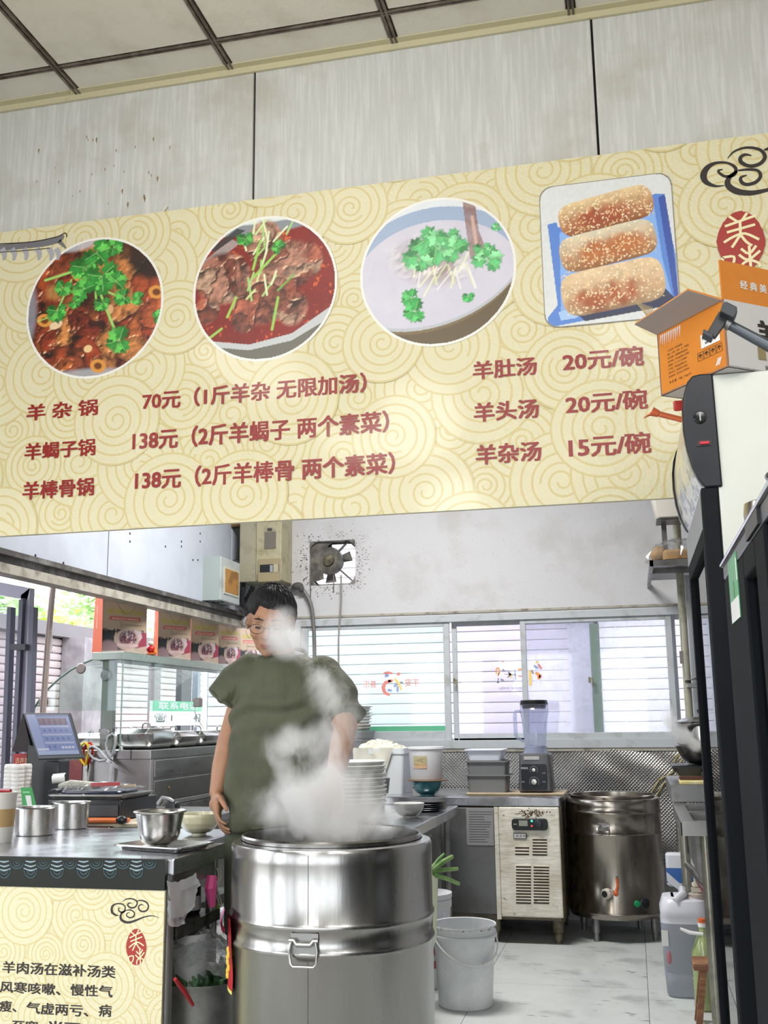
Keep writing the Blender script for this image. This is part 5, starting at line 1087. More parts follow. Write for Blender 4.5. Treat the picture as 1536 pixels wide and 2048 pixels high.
for k, (a, b, mt_) in enumerate(((za2, za-.006, steelb), (zd, zc-.002, steelb), (zd-.03, zd-.004, mat('pale_steel', '#c9c9c8', .35, .9)), (.14, zd-.035, steeld))):
    m = MB(); m.box(UX-.012, UX+.004, UY+.05, UB-.01, a, b); bevel(m.build('side_panel', mt_, fu, smooth=0), .003)
m = MB(); p = PX(338, 1576, UX+.006); m.ell(p, (.006, .008, .012), 10, 6); m.build('rust_mark', mat('rust', '#7a5a38', .7), fu)
m = MB(); x_ = PY(262, 1510, UY).x; m.box(x_-.002, x_+.002, UY-.002, UY+.002, za, UT); m.build('band_joint', dark_m, fu, smooth=0)
m = MB(); a = PY(114, 1519, UY-.003); b = PY(160, 1600, UY-.003); m.box(a.x, b.x, UY+.004, UY+.012, b.z, za-.002); m.build('red_side_panel', mat('red_film', '#7e3a37', .3, var=('#a9605a', 5, .4, .7)), fu, smooth=0)
for x, y in ((UX-.05, UY+.05), (UL+.05, UY+.05), (UX-.05, UB-.05), (UL+.05, UB-.05)): m = MB(); m.lathe([(.025, 0), (.025, .13)], (x, y, 0), 12); m.build('leg', steeld, fu)
# posts
mk_ = mat('grey_green_post', '#7f857c', .4, .6)
a = PY(206, 1320, UY+.03); b = PY(229, 1320, UY+.03); zs = PY(215, 1318, UY).z
m = MB(); m.box(a.x, b.x, UY+.03, UY+.07, UT, zs); post_ = m.build('post', mk_, fu, smooth=0)
m = MB(); m.box(a.x, b.x, US-.08, US-.04, -.1, zs); m.build('post', mk_, fu, smooth=0)
for px, py in ((213, 1350), (211, 1469)): m = MB(); p = PY(px, py, UY+.03); m.lathe([(.030, 0), (.034, .008), (.030, .016), (.001, .018)], p, 20, axis=(0, -1, 0)); m.build('bolt_cap', steeld, post_)
# shelf
S0 = PY(186, 1303, UY); S1 = PY(250, 1303, UY); S1b = PY(250, 1319, UY); hS = S1.z-S1b.z
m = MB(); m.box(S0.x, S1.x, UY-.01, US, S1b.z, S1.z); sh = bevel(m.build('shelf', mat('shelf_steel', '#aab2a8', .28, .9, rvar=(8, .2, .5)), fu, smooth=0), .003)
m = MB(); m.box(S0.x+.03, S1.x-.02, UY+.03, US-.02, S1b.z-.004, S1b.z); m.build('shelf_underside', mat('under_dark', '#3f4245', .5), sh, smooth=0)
# curved glass: outline of the end pane, then the long curved front
arc = [PY(x, y, UY) for x, y in ((186, 1319), (166, 1327), (142, 1340), (120, 1356), (98, 1376), (80, 1398), (66, 1421))]
gl_f = glass('food_glass', '#f8fdfb', .985, .01)
pts = arc+[PY(243, 1421, UY), PY(243, 1319, UY)]
m = MB(); m.prism(pts, (0, .008, 0)); m.build('end_pane', gl_f, fu, smooth=0)
m = MB(); A = [p for p in arc]; B = [p+Vector((0, UB-UY, 0)) for p in arc]; m.loft([A, B], False, False, False); m.build('curved_pane', gl_f, fu, smooth=60)
m = MB(); m.tube([p+Vector((0, -.002, 0)) for p in arc], .006, 6); m.build('glass_edge', mat('glass_edge_green', '#5d7a6c', .2), fu)
x_ = PY(243, 1400, UY).x; m = MB(); m.box(x_-.004, x_+.004, UY, UY+.006, UT, S1b.z); m.build('glass_edge', mat('glass_edge_pale', '#9fb5ad', .2), fu, smooth=0)
m = MB(); m.box(x_-.003, x_+.003, UY+.01, UB-.02, PY(243, 1421, UY).z, S1b.z); m.build('inner_pane', gl_f, fu, smooth=0)
for px, py in ((163, 1337), (88, 1404)):
    m = MB(); p = PY(px, py, UY-.004); m.lathe([(.030, 0), (.032, .006), (.026, .012), (.001, .013)], p, 20, axis=(0, -1, 0)); m.build('glass_clamp', mat('clamp_taupe', '#8f8580', .4, .5), fu)
m = MB(); p0 = PX(450, 1325, x_+.02); m.tube([PX(436, 1345, x_+.01), PX(402, 1398, x_+.012)], .003, 6); m.tube([PX(388, 1421, x_+.012), PX(400, 1445, x_+.012), PX(408, 1458, x_+.012)], .003, 6)
m.build('thin_rod', white_p, fu)
m = MB(); p = PX(396, 1405, x_+.012); m.rbox(p.x, p.y, p.z-.03, p.z+.03, .05, .06, .012, .006); m.build('cable_clamp', mat('clamp_taupe', '#8f8580', .4, .5), fu)
# food pans with domed lids in two rows
lidm = mat('lid_steel', '#c4c4c2', .18, 1.0, rvar=(7, .12, .3))
first = None
for row_, xr, ys__ in ((0, UX-.04, (5.60, 5.98, 6.36, 6.74)), (1, UX-.33, (5.72, 6.12, 6.52))):
    for k, y in enumerate(ys__):
        L_ = ['domed steel lid nearest the cook end of the shelf post, first of the front row', 'domed steel lid in the front row, second from the post', 'domed steel lid in the front row, third from the post', 'domed steel lid in the front row, farthest from the post'][k] if row_ == 0 else ['domed steel lid in the back row, nearest the curved end pane', 'domed steel lid in the middle of the back row', 'domed steel lid in the back row, farthest from the end pane'][k]
        t = thing('food_pan', L_, 'food pan', (xr-.10 if row_ == 0 else xr-.15, y+.17, UT), 0, 'lidded pans in the food counter')
        h_ = .118 if (row_ == 0 and k == 0) else .095
        m = MB(); m.rbox(0, 0, .001, h_, .235, .345, .045, .030, .96, n=5); m.build('lid', lidm, t, smooth=50)
        m = MB(); m.tube([(0, -.05, h_-.004), (0, -.045, h_+.022), (0, -.02, h_+.03), (0, .02, h_+.03), (0, .045, h_+.022), (0, .05, h_-.004)], .005, 8); m.build('handle', lidm, t)
# ---- scissors hanging at the near end of the unit
def scissors(label, px, py, mt1, mt2, ang, open_, Y, s=1.0):
    o = PY(px, py, Y); t = thing('scissors', label, 'scissors', o)
    for sg, mt_ in ((1, mt1), (-1, mt2)):
        a = math.radians(ang)+sg*math.radians(open_)
        def R(x, z, d=0): return (s*(x*math.cos(a)-z*math.sin(a)), -.006*sg+d, s*(x*math.sin(a)+z*math.cos(a)))
        m = MB(); m.prism([R(-.012, .03), R(.012, .03), R(.010, -.08), R(0, -.14), R(-.008, -.08)], (0, .003, 0)); m.build('blade', steel, t, smooth=0)
        m = MB(); L = [R(sg*.018*0+x*1.0, z) for x, z in ((-.006, .03), (-.030, .06), (-.038, .10), (-.028, .14), (-.004, .155), (.016, .14), (.020, .10), (.010, .06), (.002, .03))]
        m.tube(L, .0075*s, 8, closed=True); m.build('handle', mt_, t)
    m = MB(); m.lathe([(.008, 0), (.008, .012)], (0, -.012, 0), 12, axis=(0, 1, 0)); m.build('pivot', steel, t); return t
ys1 = mat('yellow_plastic', '#d3b21e', .3); rd1 = mat('red_plastic4', '#b3221e', .3); gw = mat('grey_white_plastic', '#aeb0b3', .35)
Ysc = UY-.03
scissors('kitchen scissors with one yellow and one red handle hanging on the food counter', 172, 1540, ys1, rd1, -2, 5, Ysc, .98)
m = MB(); A = PY(179, 1477, Ysc+.01); m.lathe([(.02, 0), (.012, .01), (.001, .012)], A+Vector((0, .012, .03)), 16, axis=(0, -1, 0)); m.tube([A+Vector((0, 0, .03)), A+Vector((.004, -.012, 0)), A+Vector((0, -.012, -.02))], .003, 6); tag(m.build('suction_hook', glass('clear_hook', '#f2f5f7', .8, .05)), 'clear suction hook holding the yellow and red scissors', 'hook')
t = scissors('spread pale grey kitchen scissors hanging on the food counter', 221, 1524, gw, gw, 28, 30, Ysc, 1.0)
m = MB(); A = PY(227, 1468, Ysc+.01); m.lathe([(.02, 0), (.012, .01), (.001, .012)], A+Vector((0, .012, .03)), 16, axis=(0, -1, 0)); m.tube([A+Vector((0, 0, .03)), A+Vector((.004, -.012, 0)), A+Vector((0, -.012, -.02))], .003, 6); tag(m.build('suction_hook', glass('clear_hook', '#f2f5f7', .8, .05)), 'clear suction hook holding the pale grey scissors', 'hook')
# ---- paper carrier bags on the shelf
def raydir(px, py): d = _ray(px, py); return Vector((d[0], d[1], 0))/d[1]
pg_w, pg_h, pg_d = .315, .36, .10
bp = Pic(96, 112, '#b7a18a')
bp.put(np.clip(1-bp.V*2, 0, 1)*.5, '#c4a183', .6)
bp.put(((bp.V > .395)*(bp.V < .455)*(bp.U > .14+.02*(.455-bp.V)*20)*(bp.U < .86))*1.0, '#c25f54')
ink = ((bp.V > .62+.10*np.abs(bp.U-.45)-.05*vnoise(112, 96, 14, 2))*(bp.V < .98)*(bp.U < .96))*1.0
bp.put(ink*(vnoise(112, 96, 9, 4) > .34), '#1e2428'); bp.put(((bp.V > .60)*(bp.V < .68)*(vnoise(112, 96, 22, 8) > .55))*1.0, '#1e2428', .8)
bp.put(bp.ell(.95, .80, .20, .18, 0, .2), '#97384f', .95); bp.put(bp.ell(.14, .95, .24, .18, 0, .25), '#8e7579'); bp.put(bp.ell(.5, 1.02, .6, .09, 0, .4), '#a08d92')
bp.put(bp.poly([(.70, .60), (.86, .61), (.90, .72), (.80, .82), (.68, .80)]), '#bdaab2')
bp.put(bp.ell(.55, .77, .29, .19, 0, .12), '#b29a92'); mk = bp.ell(.57, .75, .22, .15, 0, .2); bp.chunks(16, 5, ['#8e5f70', '#b99aa8', '#6d3748', '#c9b3bb'], mk, '#3a1522', box=(.35, .6, .8, .9), edge=.06)
bp.put(bp.seg((.35, .86), (.78, .86), .035), '#c7adaa', .8); bp.put(bp.poly([(.0, .97), (.5, .95), (1, .86), (1, 1), (0, 1)]), '#cbbba9', .7)
orange = mat('bag_orange', '#cf6240', .5, var=('#d1586a', 1.2, .45, .75)); kraft = mat('kraft_side', '#ab9682', .7)
bag = thing('paper_bag', '', 'paper bag'); bagnames = ['tan paper bag with orange side, nearest end of the shelf', 'second tan paper bag with orange side behind the small red ornament', 'third printed paper bag on the shelf, sideways between others', 'fourth printed paper bag on the shelf, seen partly under the beam', 'last printed paper bag on the shelf, beside the head of the cook']
bag['group'] = 'printed paper bags on the shelf'
m = MB(); m.box(0, pg_w, 0, pg_d, 0, pg_h); m.v = [(x+(.0 if z == 0 else .0), y+(.012 if (y == 0 and z > 0) else 0)-(.012 if (y > 0 and z > 0) else 0), z) for x, y, z in m.v]; m.build('bag_body', kraft, bag, smooth=0)
m = MB(); m.add([(-.001, 0, 0), (-.001, pg_d, 0), (-.001, pg_d-.012, pg_h), (-.001, .012, pg_h)], [(0, 1, 2, 3)]); m.build('bag_side', orange, bag, smooth=0, normals=False)
fz = Vector((0, .012/pg_h, 1)).normalized(); bp.mesh('printed_front', Vector((0, .012-.001, pg_h)), (1, 0, 0), fz, pg_w, pg_h, bag, vmat('bag_print', .6))
m = MB(); k_ = lambda u, v: Vector((u*pg_w, .012*(1-v)-.0022, (1-v)*pg_h))
m.text('真宫肚包肉', k_(.66, .185), (1, 0, 0), fz, w=.30*pg_w, h=.055*pg_h, bold=.02); m.build('logo_lettering', inkP, bag, smooth=0, normals=False)
m = MB(); m.ell(k_(.62, .155), (.009, .0006, .010), 10, 4); m.build('logo_mark', inkP, bag)
m = MB(); m.text('真宫厨肚包肉', k_(.10, .355), (1, 0, 0), fz, w=.80*pg_w, h=.085*pg_h, bold=.03); m.build('title_lettering', mat('yellow_ink', '#b9ac45', .5), bag, smooth=0, normals=False)
m = MB(); m.text('到石家庄正定 享味给真宫', k_(.20, .445), (1, 0, 0), fz, w=.60*pg_w, h=.035*pg_h, bold=.01); m.build('strip_lettering', mat('cream_ink', '#e6cfc0', .5), bag, smooth=0, normals=False)
m = MB()
for i, (t_, w_) in enumerate((('特点', .06), ('肉质鲜美肥而不腻口感独特营养丰富', .5), ('地址', .06))): m.text(t_, k_(.38, .50+.035*i), (1, 0, 0), fz, w=w_*pg_w, h=.018*pg_h)
m.build('small_lettering', inkP, bag, smooth=0, normals=False)
m = MB(); m.text('真宫厨肚包肉 正宗好味道', Vector((-.0022, .055, pg_h*.40)), (0, 0, 1), (0, 1, 0), w=.38*pg_h, h=.012); m.build('side_lettering', mat('cream_ink', '#e6cfc0', .5), bag, smooth=0, normals=False)
m = MB(); m.tube([k_(.28, .10)+Vector((0, -.002, 0)), k_(.34, .22)+Vector((0, -.006, 0)), k_(.45, .33)+Vector((0, -.006, 0)), k_(.58, .34)+Vector((0, -.006, 0)), k_(.68, .25)+Vector((0, -.006, 0)), k_(.72, .10)+Vector((0, -.002, 0))], .0016, 5); m.build('string_handle', mat('tan_string', '#8d7f6c', .7), bag)
zS = S1.z+.0005; xS = S1.x-.02
for i, (l, r) in enumerate(((204, 293), (316, 381), (382, 437), (437, 481), (481, 515))):
    # right front corner over the shelf edge, left front corner a bag's width away along its own sight line
    dr_ = raydir(r, 1300); yr = xS/dr_.x; Rp = Vector((xS, yr, 0)); dl_ = raydir(l, 1300); best = None
    for yy in np.linspace(yr-.30, yr+.30, 241):
        q = dl_*yy; e = abs((q-Rp).length-pg_w)
        if q.y <= yr+.02 and (best is None or e < best[0]-1e-4): best = (e, q)
    if i > 0:   # same turn as the first bag: cut its line with the sight line of the left edge
        u_ = Vector((math.cos(ang0), math.sin(ang0), 0)); den = dl_.x*u_.y-dl_.y*u_.x; k_ = (Rp.x*u_.y-Rp.y*u_.x)/den; best = (0, dl_*k_)
    q = best[1]; d = Rp-q; ang = math.atan2(d.y, d.x); wscale = d.length/pg_w
    if i == 0: ang0 = ang
    if i == 0: b_ = bag; b_.location = (q.x, q.y, zS); b_.rotation_euler = (0, 0, ang); b_['label'] = bagnames[0]; b_.scale = (wscale, 1, 1)
    else: b_ = copy_tree(bag, (q.x, q.y, zS), ang, bagnames[i], (wscale, 1, 1))
    if i > 0: b_.scale = (wscale, .5, 1)
# small festive ornament
p = PX(303, 1303, xS+.01); orn = thing('festive_ornament', '', 'ornament', (p.x-.005, p.y, zS))
orn['label'] = 'small red ornament with white round top in front of the second bag'
m = MB(); m.rbox(0, 0, 0, .012, .055, .05, .01, .003); m.build('ornament_base', mat('orange_base', '#d0701f', .3), orn)
m = MB(); m.ell((0, 0, .034), (.026, .022, .026), 16, 10); m.build('ornament_body', mat('lucky_red', '#c01f22', .3), orn)
m = MB(); m.ell((0, 0, .070), (.017, .016, .015), 16, 10); m.tube([(-.006, 0, .08), (-.010, 0, .10)], .0035, 6); m.tube([(.006, 0, .08), (.010, 0, .10)], .0035, 6); m.build('ornament_top', mat('ornament_white', '#d8d0c6', .4), orn)
m = MB(); m.lathe([(.010, 0), (.011, .012), (.004, .03), (.001, .05)], (.030, 0, .012), 10); m.build('ornament_flame', mat('orange_base2', '#dd8a3a', .4), orn)
# green phone sign outside
gy = -4.05; gs = thing('phone_sign', 'green and white phone number sign outside behind the food glass', 'sign', (0, 0, 0))
A = PX(306, 1401, gy); B = PX(404, 1401, gy); C = PX(306, 1422, gy); D = PX(306, 1452, gy)
m = MB(); m.box(gy-.03, gy, A.y, B.y, D.z, A.z); m.build('board', mat('sign_white', '#e9f2ec', .4), gs, smooth=0)
m = MB(); m.box(gy, gy+.002, A.y, B.y, C.z, A.z); m.build('green_band', mat('sign_green', '#55c795', .4), gs, smooth=0)
m = MB(); L_ = B.y-A.y; m.text('联系电话', (gy+.004, A.y+L_*.10, C.z+.015), (0, 1, 0), (0, 0, 1), w=L_*.8, h=(A.z-C.z)*.75, bold=.02); m.build('lettering', mat('sign_white', '#e9f2ec', .4), gs, smooth=0, normals=False)
m = MB(); m.text('☎ 1', (gy+.004, A.y+L_*.03, D.z+.03), (0, 1, 0), (0, 0, 1), w=L_*.34, h=(C.z-D.z)*.6); m.text('43', (gy+.004, A.y+L_*.82, D.z+.03), (0, 1, 0), (0, 0, 1), w=L_*.15, h=(C.z-D.z)*.6); m.build('lettering', mat('sign_dark', '#43504b', .5), gs, smooth=0, normals=False)
m = MB()
for y_ in (A.y+.1, B.y-.1): m.box(gy-.05, gy-.03, y_-.02, y_+.02, -.1, D.z+.1)
m.build('sign_stand', steeld, gs, smooth=0)
# ---- breaker box on the left wall
bb = thing('breaker_box', 'pale grey breaker box with orange window on the left wall panels', 'electrical box', (0, 0, 0))
A = PX(407, 1114, XL); Bt = PX(414, 1190, XL); y0 = A.y; y1 = y0+.36; zt_, zb__ = A.z, A.z-.30; xo = XL+.13
m = MB(); m.box(XL, xo, y0, y1, zb__, zt_); bevel(m.build('box_body', mat('pale_box', '#b5bdbd', .4, var=('#8f9290', 8, .5, .75)), bb, smooth=0), .006)
m = MB(); m.box(XL, xo-.01, y0-.006, y0, zb__, zt_); m.build('box_side', mat('pale_green_box', '#a9b5b2', .4), bb, smooth=0)
m = MB(); m.box(xo, xo+.006, y0+.05, y1-.03, zb__+.05, zt_-.06); w0 = m.build('window_frame', mat('window_rim', '#c8c5b4', .4), bb, smooth=0)
m = MB(); m.box(xo+.004, xo+.009, y0+.065, y1-.045, zb__+.065, zt_-.075); m.build('orange_window', mat('amber_cover', '#b5844a', .25, var=('#8a6336', 9, .5, .6)), w0, smooth=0)
for k in range(3): m = MB(); m.box(XL+.03+k*.03, XL+.045+k*.03, y0+.1, y0+.13, zb__-.004, zb__); m.build('knockout', dark_m, bb, smooth=0)
# ---- meter cabinet in the corner of the back wall
mc = thing('meter_cabinet', 'tall yellowed electric meter cabinet in the corner left of the exhaust fan', 'electrical box', (0, 0, 0))
yc = 7.05; A = PY(513, 1047, yc); B = PY(563, 1054, yc); C = PY(513, 1162, yc); x0, x1 = A.x, B.x; ztop = A.z+.10; zbot = C.z
old = mat('yellowed_enamel', '#b1a98c', .5, var=('#8a7f62', 12, .5, .75), var2=('#4d4638', 38, .68, .72))
m = MB(); m.box(x0, x1, yc, YW, zbot, ztop); bevel(m.build('cabinet_body', old, mc, smooth=0), .004)
m = MB(); m.box(x0-.13, x0-.001, yc+.01, YW, zbot-.0, ztop); m.build('cabinet_side', mat('khaki_enamel', '#a49f88', .5, var=('#7d7762', 9, .5, .75)), mc, smooth=0)
def inset(px0, px1, py0, py1, y, mt_, nm, par, d=.004): A = PY(px0, py1, y); B = PY(px1, py0, y); m = MB(); m.box(A.x, B.x, y-d, y, A.z, B.z); return m.build(nm, mt_, par, smooth=0)
inset(529, 552, 1063, 1098, yc, mat('meter_window', '#6f6a60', .3), 'meter_window', mc); inset(535, 544, 1056, 1062, yc, mat('dark_label', '#3d4040', .4), 'nameplate', mc)
f0 = inset(517, 561, 1117, 1164, yc, mat('yellowed_rim', '#9c9070', .5), 'lower_frame', mc, .012); inset(520, 558, 1128, 1145, yc-.010, black_m, 'breaker_opening', f0, .004); inset(540, 546, 1130, 1144, yc-.012, steel, 'breaker_switch', f0, .004); inset(547, 557, 1128, 1145, yc-.011, old, 'frame_tab', f0, .004)
m = MB(); A = PY(469, 1048, yc+.05); m.box(A.x-.03, A.x+.06, yc+.04, yc+.12, A.z-.02, A.z+.06); tag(m.build('wooden_block', mat('wood_block', '#7d5a34', .7, var=('#5c3f22', 12, .4, .6))), 'small wooden block beside the top of the meter cabinet', 'block')
# cables
cab = mat('black_cable', '#202124', .4)
def cable(name, pts, r, mt_, label, Y=None):
    P = [PY(a, b, c) for a, b, c in pts]; Q = []
    for i in range(len(P)-1):
        a, b, c, d = P[max(i-1, 0)], P[i], P[i+1], P[min(i+2, len(P)-1)]
        for k in range(5): t = k/5; Q.append(.5*((2*b)+(c-a)*t+(2*a-5*b+4*c-d)*t*t+(3*b-a-3*c+d)*t**3))
    Q.append(P[-1]); m = MB(); m.tube(Q, r, 8); return tag(m.build(name, mt_), label, 'cable')
cable('cable', [(466, 1124, 7.06), (478, 1128, 7.08), (487, 1150, 7.12), (486, 1180, 7.12), (484, 1205, 7.14), (496, 1230, 7.18)], .018, cab, 'thick black cable looping from the breaker box down behind the cook')
cable('cable', [(448, 1193, 6.75), (462, 1202, 6.9), (484, 1218, 7.1), (500, 1235, 7.22), (520, 1250, 7.25)], .013, cab, 'pair of thin black cables leaving the bottom of the breaker box')
cable('cable', [(506, 1173, 7.24), (498, 1190, 7.24), (488, 1205, 7.24), (484, 1215, 7.22)], .018, cab, 'short black cable under the meter cabinet')
cable('cable', [(572, 1190, 7.27), (580, 1176, 7.27), (596, 1174, 7.27), (610, 1185, 7.27), (622, 1210, 7.27), (627, 1250, 7.27), (629, 1310, 7.26), (629, 1420, 7.26)], .015, mat('grey_cable', '#6c6b6a', .5), 'grey cable arching along the back wall behind the head of the cook')
m = MB(); p = PY(595, 1172, 7.25); m.ell(p, (.045, .02, .028), 12, 8); m.ell(p+Vector((.03, 0, -.02)), (.02, .02, .03), 10, 6); tag(m.build('cable_knot', mat('knot_grey', '#4f4d4a', .7)), 'dark taped knot on the top of the grey arching cable', 'knot')
cable('fan_cord', [(682, 1150, 7.25), (682, 1200, 7.27), (678, 1262, 7.27), (677, 1300, 7.25), (678, 1380, 7.25), (684, 1440, 7.25)], .007, mat('dirty_white_cord', '#8f8c88', .6), 'dirty white cord hanging from the exhaust fan past the window')
# ---- exhaust fan in the wall opening
ef = thing('exhaust_fan', 'greasy old exhaust fan in the hole of the back wall', 'fan', (0, 0, 0))
greasy = mat('greasy_metal', '#4d4a46', .5, .3, var=('#706c64', 12, .4, .6)); yf_ = YW+.06
fc = PY(660, 1122, yf_); 
m = MB(); m.lathe([(.10, -.035), (.105, 0), (.10, .03), (.05, .035), (.001, .036)], fc, 36, axis=(0, -1, 0)); hubo = m.build('motor_housing', greasy, ef)
m = MB(); m.lathe([(.045, 0), (.04, .02), (.001, .025)], fc+Vector((-.0, -.035, .0)), 20, axis=(0, -1, 0)); m.build('hub', mat('yellow_grease', '#7a7358', .6, var=('#3f3b30', 24, .4, .6)), hubo)
for a in (45, 150, 225, -42):
    m = MB(); d = Vector((math.cos(math.radians(a)), 0, math.sin(math.radians(a)))); m.bar(fc+d*.09, fc+d*.235, .012, .024, up=(0, 1, 0)); m.build('support_arm', greasy, ef, smooth=0)
for a in (100, 190, 265, 10):
    m = MB(); d = Vector((math.cos(math.radians(a)), 0, math.sin(math.radians(a)))); n = Vector((-d.z, 0, d.x)); Q = [fc+d*.04+n*.02, fc+d*.15+n*.05, fc+d*.165-n*.03, fc+d*.05-n*.02]
    m.prism([q+Vector((0, .03+.02*(i % 2), 0)) for i, q in enumerate(Q)], (0, .002, 0)); m.build('fan_blade', greasy, ef)
m = MB(); L = [(FX0+.01, yf_+.02, FZ0+.05), (FX0+.01, yf_+.02, FZ1-.05), (FX0+.05, yf_+.02, FZ1-.01), (FX1-.05, yf_+.02, FZ1-.01), (FX1-.01, yf_+.02, FZ1-.05), (FX1-.01, yf_+.02, FZ0+.05), (FX1-.05, yf_+.02, FZ0+.01), (FX0+.05, yf_+.02, FZ0+.01)]
m.tube(L, .009, 8, closed=True); m.build('fan_frame', greasy, ef)
m = MB(); m.prism([(FX0+.0, YW+.02, FZ0+.02), (FX0+.10, YW+.03, FZ0+.05), (FX0+.09, YW+.03, FZ1-.08), (FX0+.16, YW+.03, FZ1-.01), (FX0, YW+.02, FZ1-.0)], (0, .006, 0)); m.build('grease_film', greasy, ef, smooth=0)

# ================================================================ trees beyond the left fence and behind the alley
lf = mat('overexposed_leaves', '#a6c98a', .6, var=('#d6e8bd', 3, .4, .6)); lf2 = mat('yellow_green_leaves', '#c2d95f', .6, var=('#dcea9a', 4, .4, .6)); bark = mat('bark', '#8a7a68', .9)  # leaf colours lightened to carry the overexposed daylight
def tree(label, x, y, z0, z1, r, seed, mt_, n=900, name='leafy_tree', s_=.07):
    t = thing(name, label, 'tree', (x, y, -.1)); rg = random.Random(seed)
    m = MB(); m.tube([(0, 0, 0), (.05, 0, z0*.6), (0, .05, (z0+z1)/2)], [.09, .07, .03], 8); m.build('trunk', bark, t)
    m = MB(); cl = [(rg.gauss(0, r*.45), rg.gauss(0, r*.45), rg.uniform(z0, z1), rg.uniform(.25, .5)*r) for _ in range(12)]
    for k in range(n):
        c = rg.choice(cl); p = Vector((c[0]+rg.gauss(0, c[3]*.6), c[1]+rg.gauss(0, c[3]*.6), c[2]+rg.gauss(0, c[3]*.5))); a = Vector((rg.uniform(-1, 1), rg.uniform(-1, 1), rg.uniform(-.5, .5))).normalized(); b = a.cross(Vector((rg.uniform(-1, 1), rg.uniform(-1, 1), 1))).normalized(); q = s_*rg.uniform(.6, 1.5)
        m.add([p-a*q, p+b*q*.5, p+a*q, p-b*q*.5], [(0, 1, 2, 3)])
    m.build('foliage', mt_, t, smooth=0, normals=False, kind='stuff'); return t
def atx(px, Yd, X): return PX(px, 1200, X)
for i, (px, X, z0, z1, r, mt_, lb_, nm) in enumerate(((158, -8.0, 2.2, 3.6, 1.0, lf, 'pale leafy tree over the fence just left of the first paper bag', 'leafy_tree'), (135, -7.0, 2.0, 2.7, .55, lf2, 'low yellow green bush over the fence behind the leaning pole', 'bush'), (60, -9.8, 2.2, 3.4, 1.0, lf, 'pale leafy tree over the fence behind the glazed door leaf', 'leafy_tree'), (235, -10.5, 2.4, 3.6, 1.1, lf, 'pale leafy tree over the fence behind the first paper bag', 'leafy_tree'))):
    p = PX(px, 1250, X); tree(lb_, p.x, p.y, z0, z1, r, 40+i, mt_, 1500, nm, .08)
p = PY(690, 1120, 11.5); tree('green tree seen through the hole of the exhaust fan', p.x, 11.5, 2.2, 4.6, 1.0, 77, mat('fan_leaves', '#8fb07e', .6, var=('#c9dcc0', 3, .4, .6)), 1800, 'leafy_tree', .09)

# ================================================================ steel table behind the barrel, with crockery
KZ = .79
ORD = ['first', 'second', 'third', 'fourth', 'fifth', 'sixth', 'seventh', 'eighth', 'ninth', 'tenth', 'eleventh']
kt = thing('steel_table', 'stainless table with bowls between the cook and the vented cabinet', 'table', (0, 0, 0))
KX1 = -1.055; KX0 = -1.92; KY0 = 4.86; KY1 = 6.40
m = MB(); m.box(KX0, KX1, KY0, KY1, KZ-.055, KZ); bevel(m.build('tabletop', steelt, kt, smooth=0), .005)
for x, y in ((KX1-.06, KY1-.05), (KX1-.06, KY0+.05), (KX0+.06, KY1-.05), (KX0+.06, KY0+.05)):
    m = MB(); m.lathe([(.019, 0), (.019, KZ-.055)], (x, y, 0), 14); m.build('leg', steeld, kt)
m = MB(); m.box(KX1-.13, KX1-.10, KY1-.05, KY1-.03, .05, KZ-.055); m.build('leg_brace', steeld, kt, smooth=0)
porc = mat('white_porcelain', '#d4d4d0', .18, coat=.3)
p = PZ(818, 1634, KZ); bowl('white_bowl', 'white bowl alone at the front right corner of the steel table', (p.x, p.y, KZ), .083, .072, porc, foot=.42)
p = PZ(858, 1622, KZ)
for k in range(5):
    m = MB(); m.lathe([(.06, 0), (.065, .003), (.10+.004*(k % 2), .010), (.102+.004*(k % 2), .013), (.06, .006), (.001, .005)], n=40, caps=(True, False))
    tag(m.build('dark_plate', mat('dark_plate_glaze', '#2b2d30', .22, coat=.3), None, (p.x+.004*(k % 3-1), p.y, KZ+.0105*k)), ['dark glazed plate at the bottom of the pile beside the white bowl', 'dark glazed plate, second from the bottom of the small pile', 'dark glazed plate in the middle of the small pile', 'dark glazed plate, second from the top of the small pile', 'dark glazed plate on top of the pile beside the white bowl'][k], 'plate', 'dark plates stacked by the teal bowl')
# tall stack of big pale bowls seen through the steam
pb = PZ(700, 1642, KZ)
for k in range(11):
    m = MB(); m.lathe([(.075, 0), (.08, .006), (.135, .05), (.172, .088), (.178, .092), (.176, .096), (.165, .092), (.12, .05), (.001, .014)], n=44, caps=(True, False)) if k == 0 else None
    if k == 0: bs0 = tag(m.build('large_bowl', mat('pale_bowl', '#c5c6c0', .3, coat=.2), None, (pb.x-.0, pb.y+.06, KZ)), 'large pale bowl at the bottom of the tall stack', 'bowl', 'large bowls in the tall stack'); cur = bs0
    else:
        c = bs0.copy(); col.objects.link(c); c.location = (pb.x+.003*math.sin(k*2.3), pb.y+.06+.003*math.cos(k*1.7), KZ+.0205*k); c['label'] = 'large pale bowl, '+ORD[k]+' from the bottom of the tall stack'
p = PZ(786, 1606, KZ); m = MB(); m.lathe([(.05, 0), (.055, .005), (.055, .085), (.075, .09), (.085, .17), (.087, .175), (.08, .172), (.05, .02), (.001, .015)], n=36, caps=(True, False)); tag(m.build('grey_pot', mat('sooty_steel', '#5b5b5c', .4, .7), None, (p.x, 6.10, KZ)), 'grey pot standing right behind the tall stack of bowls', 'pot')
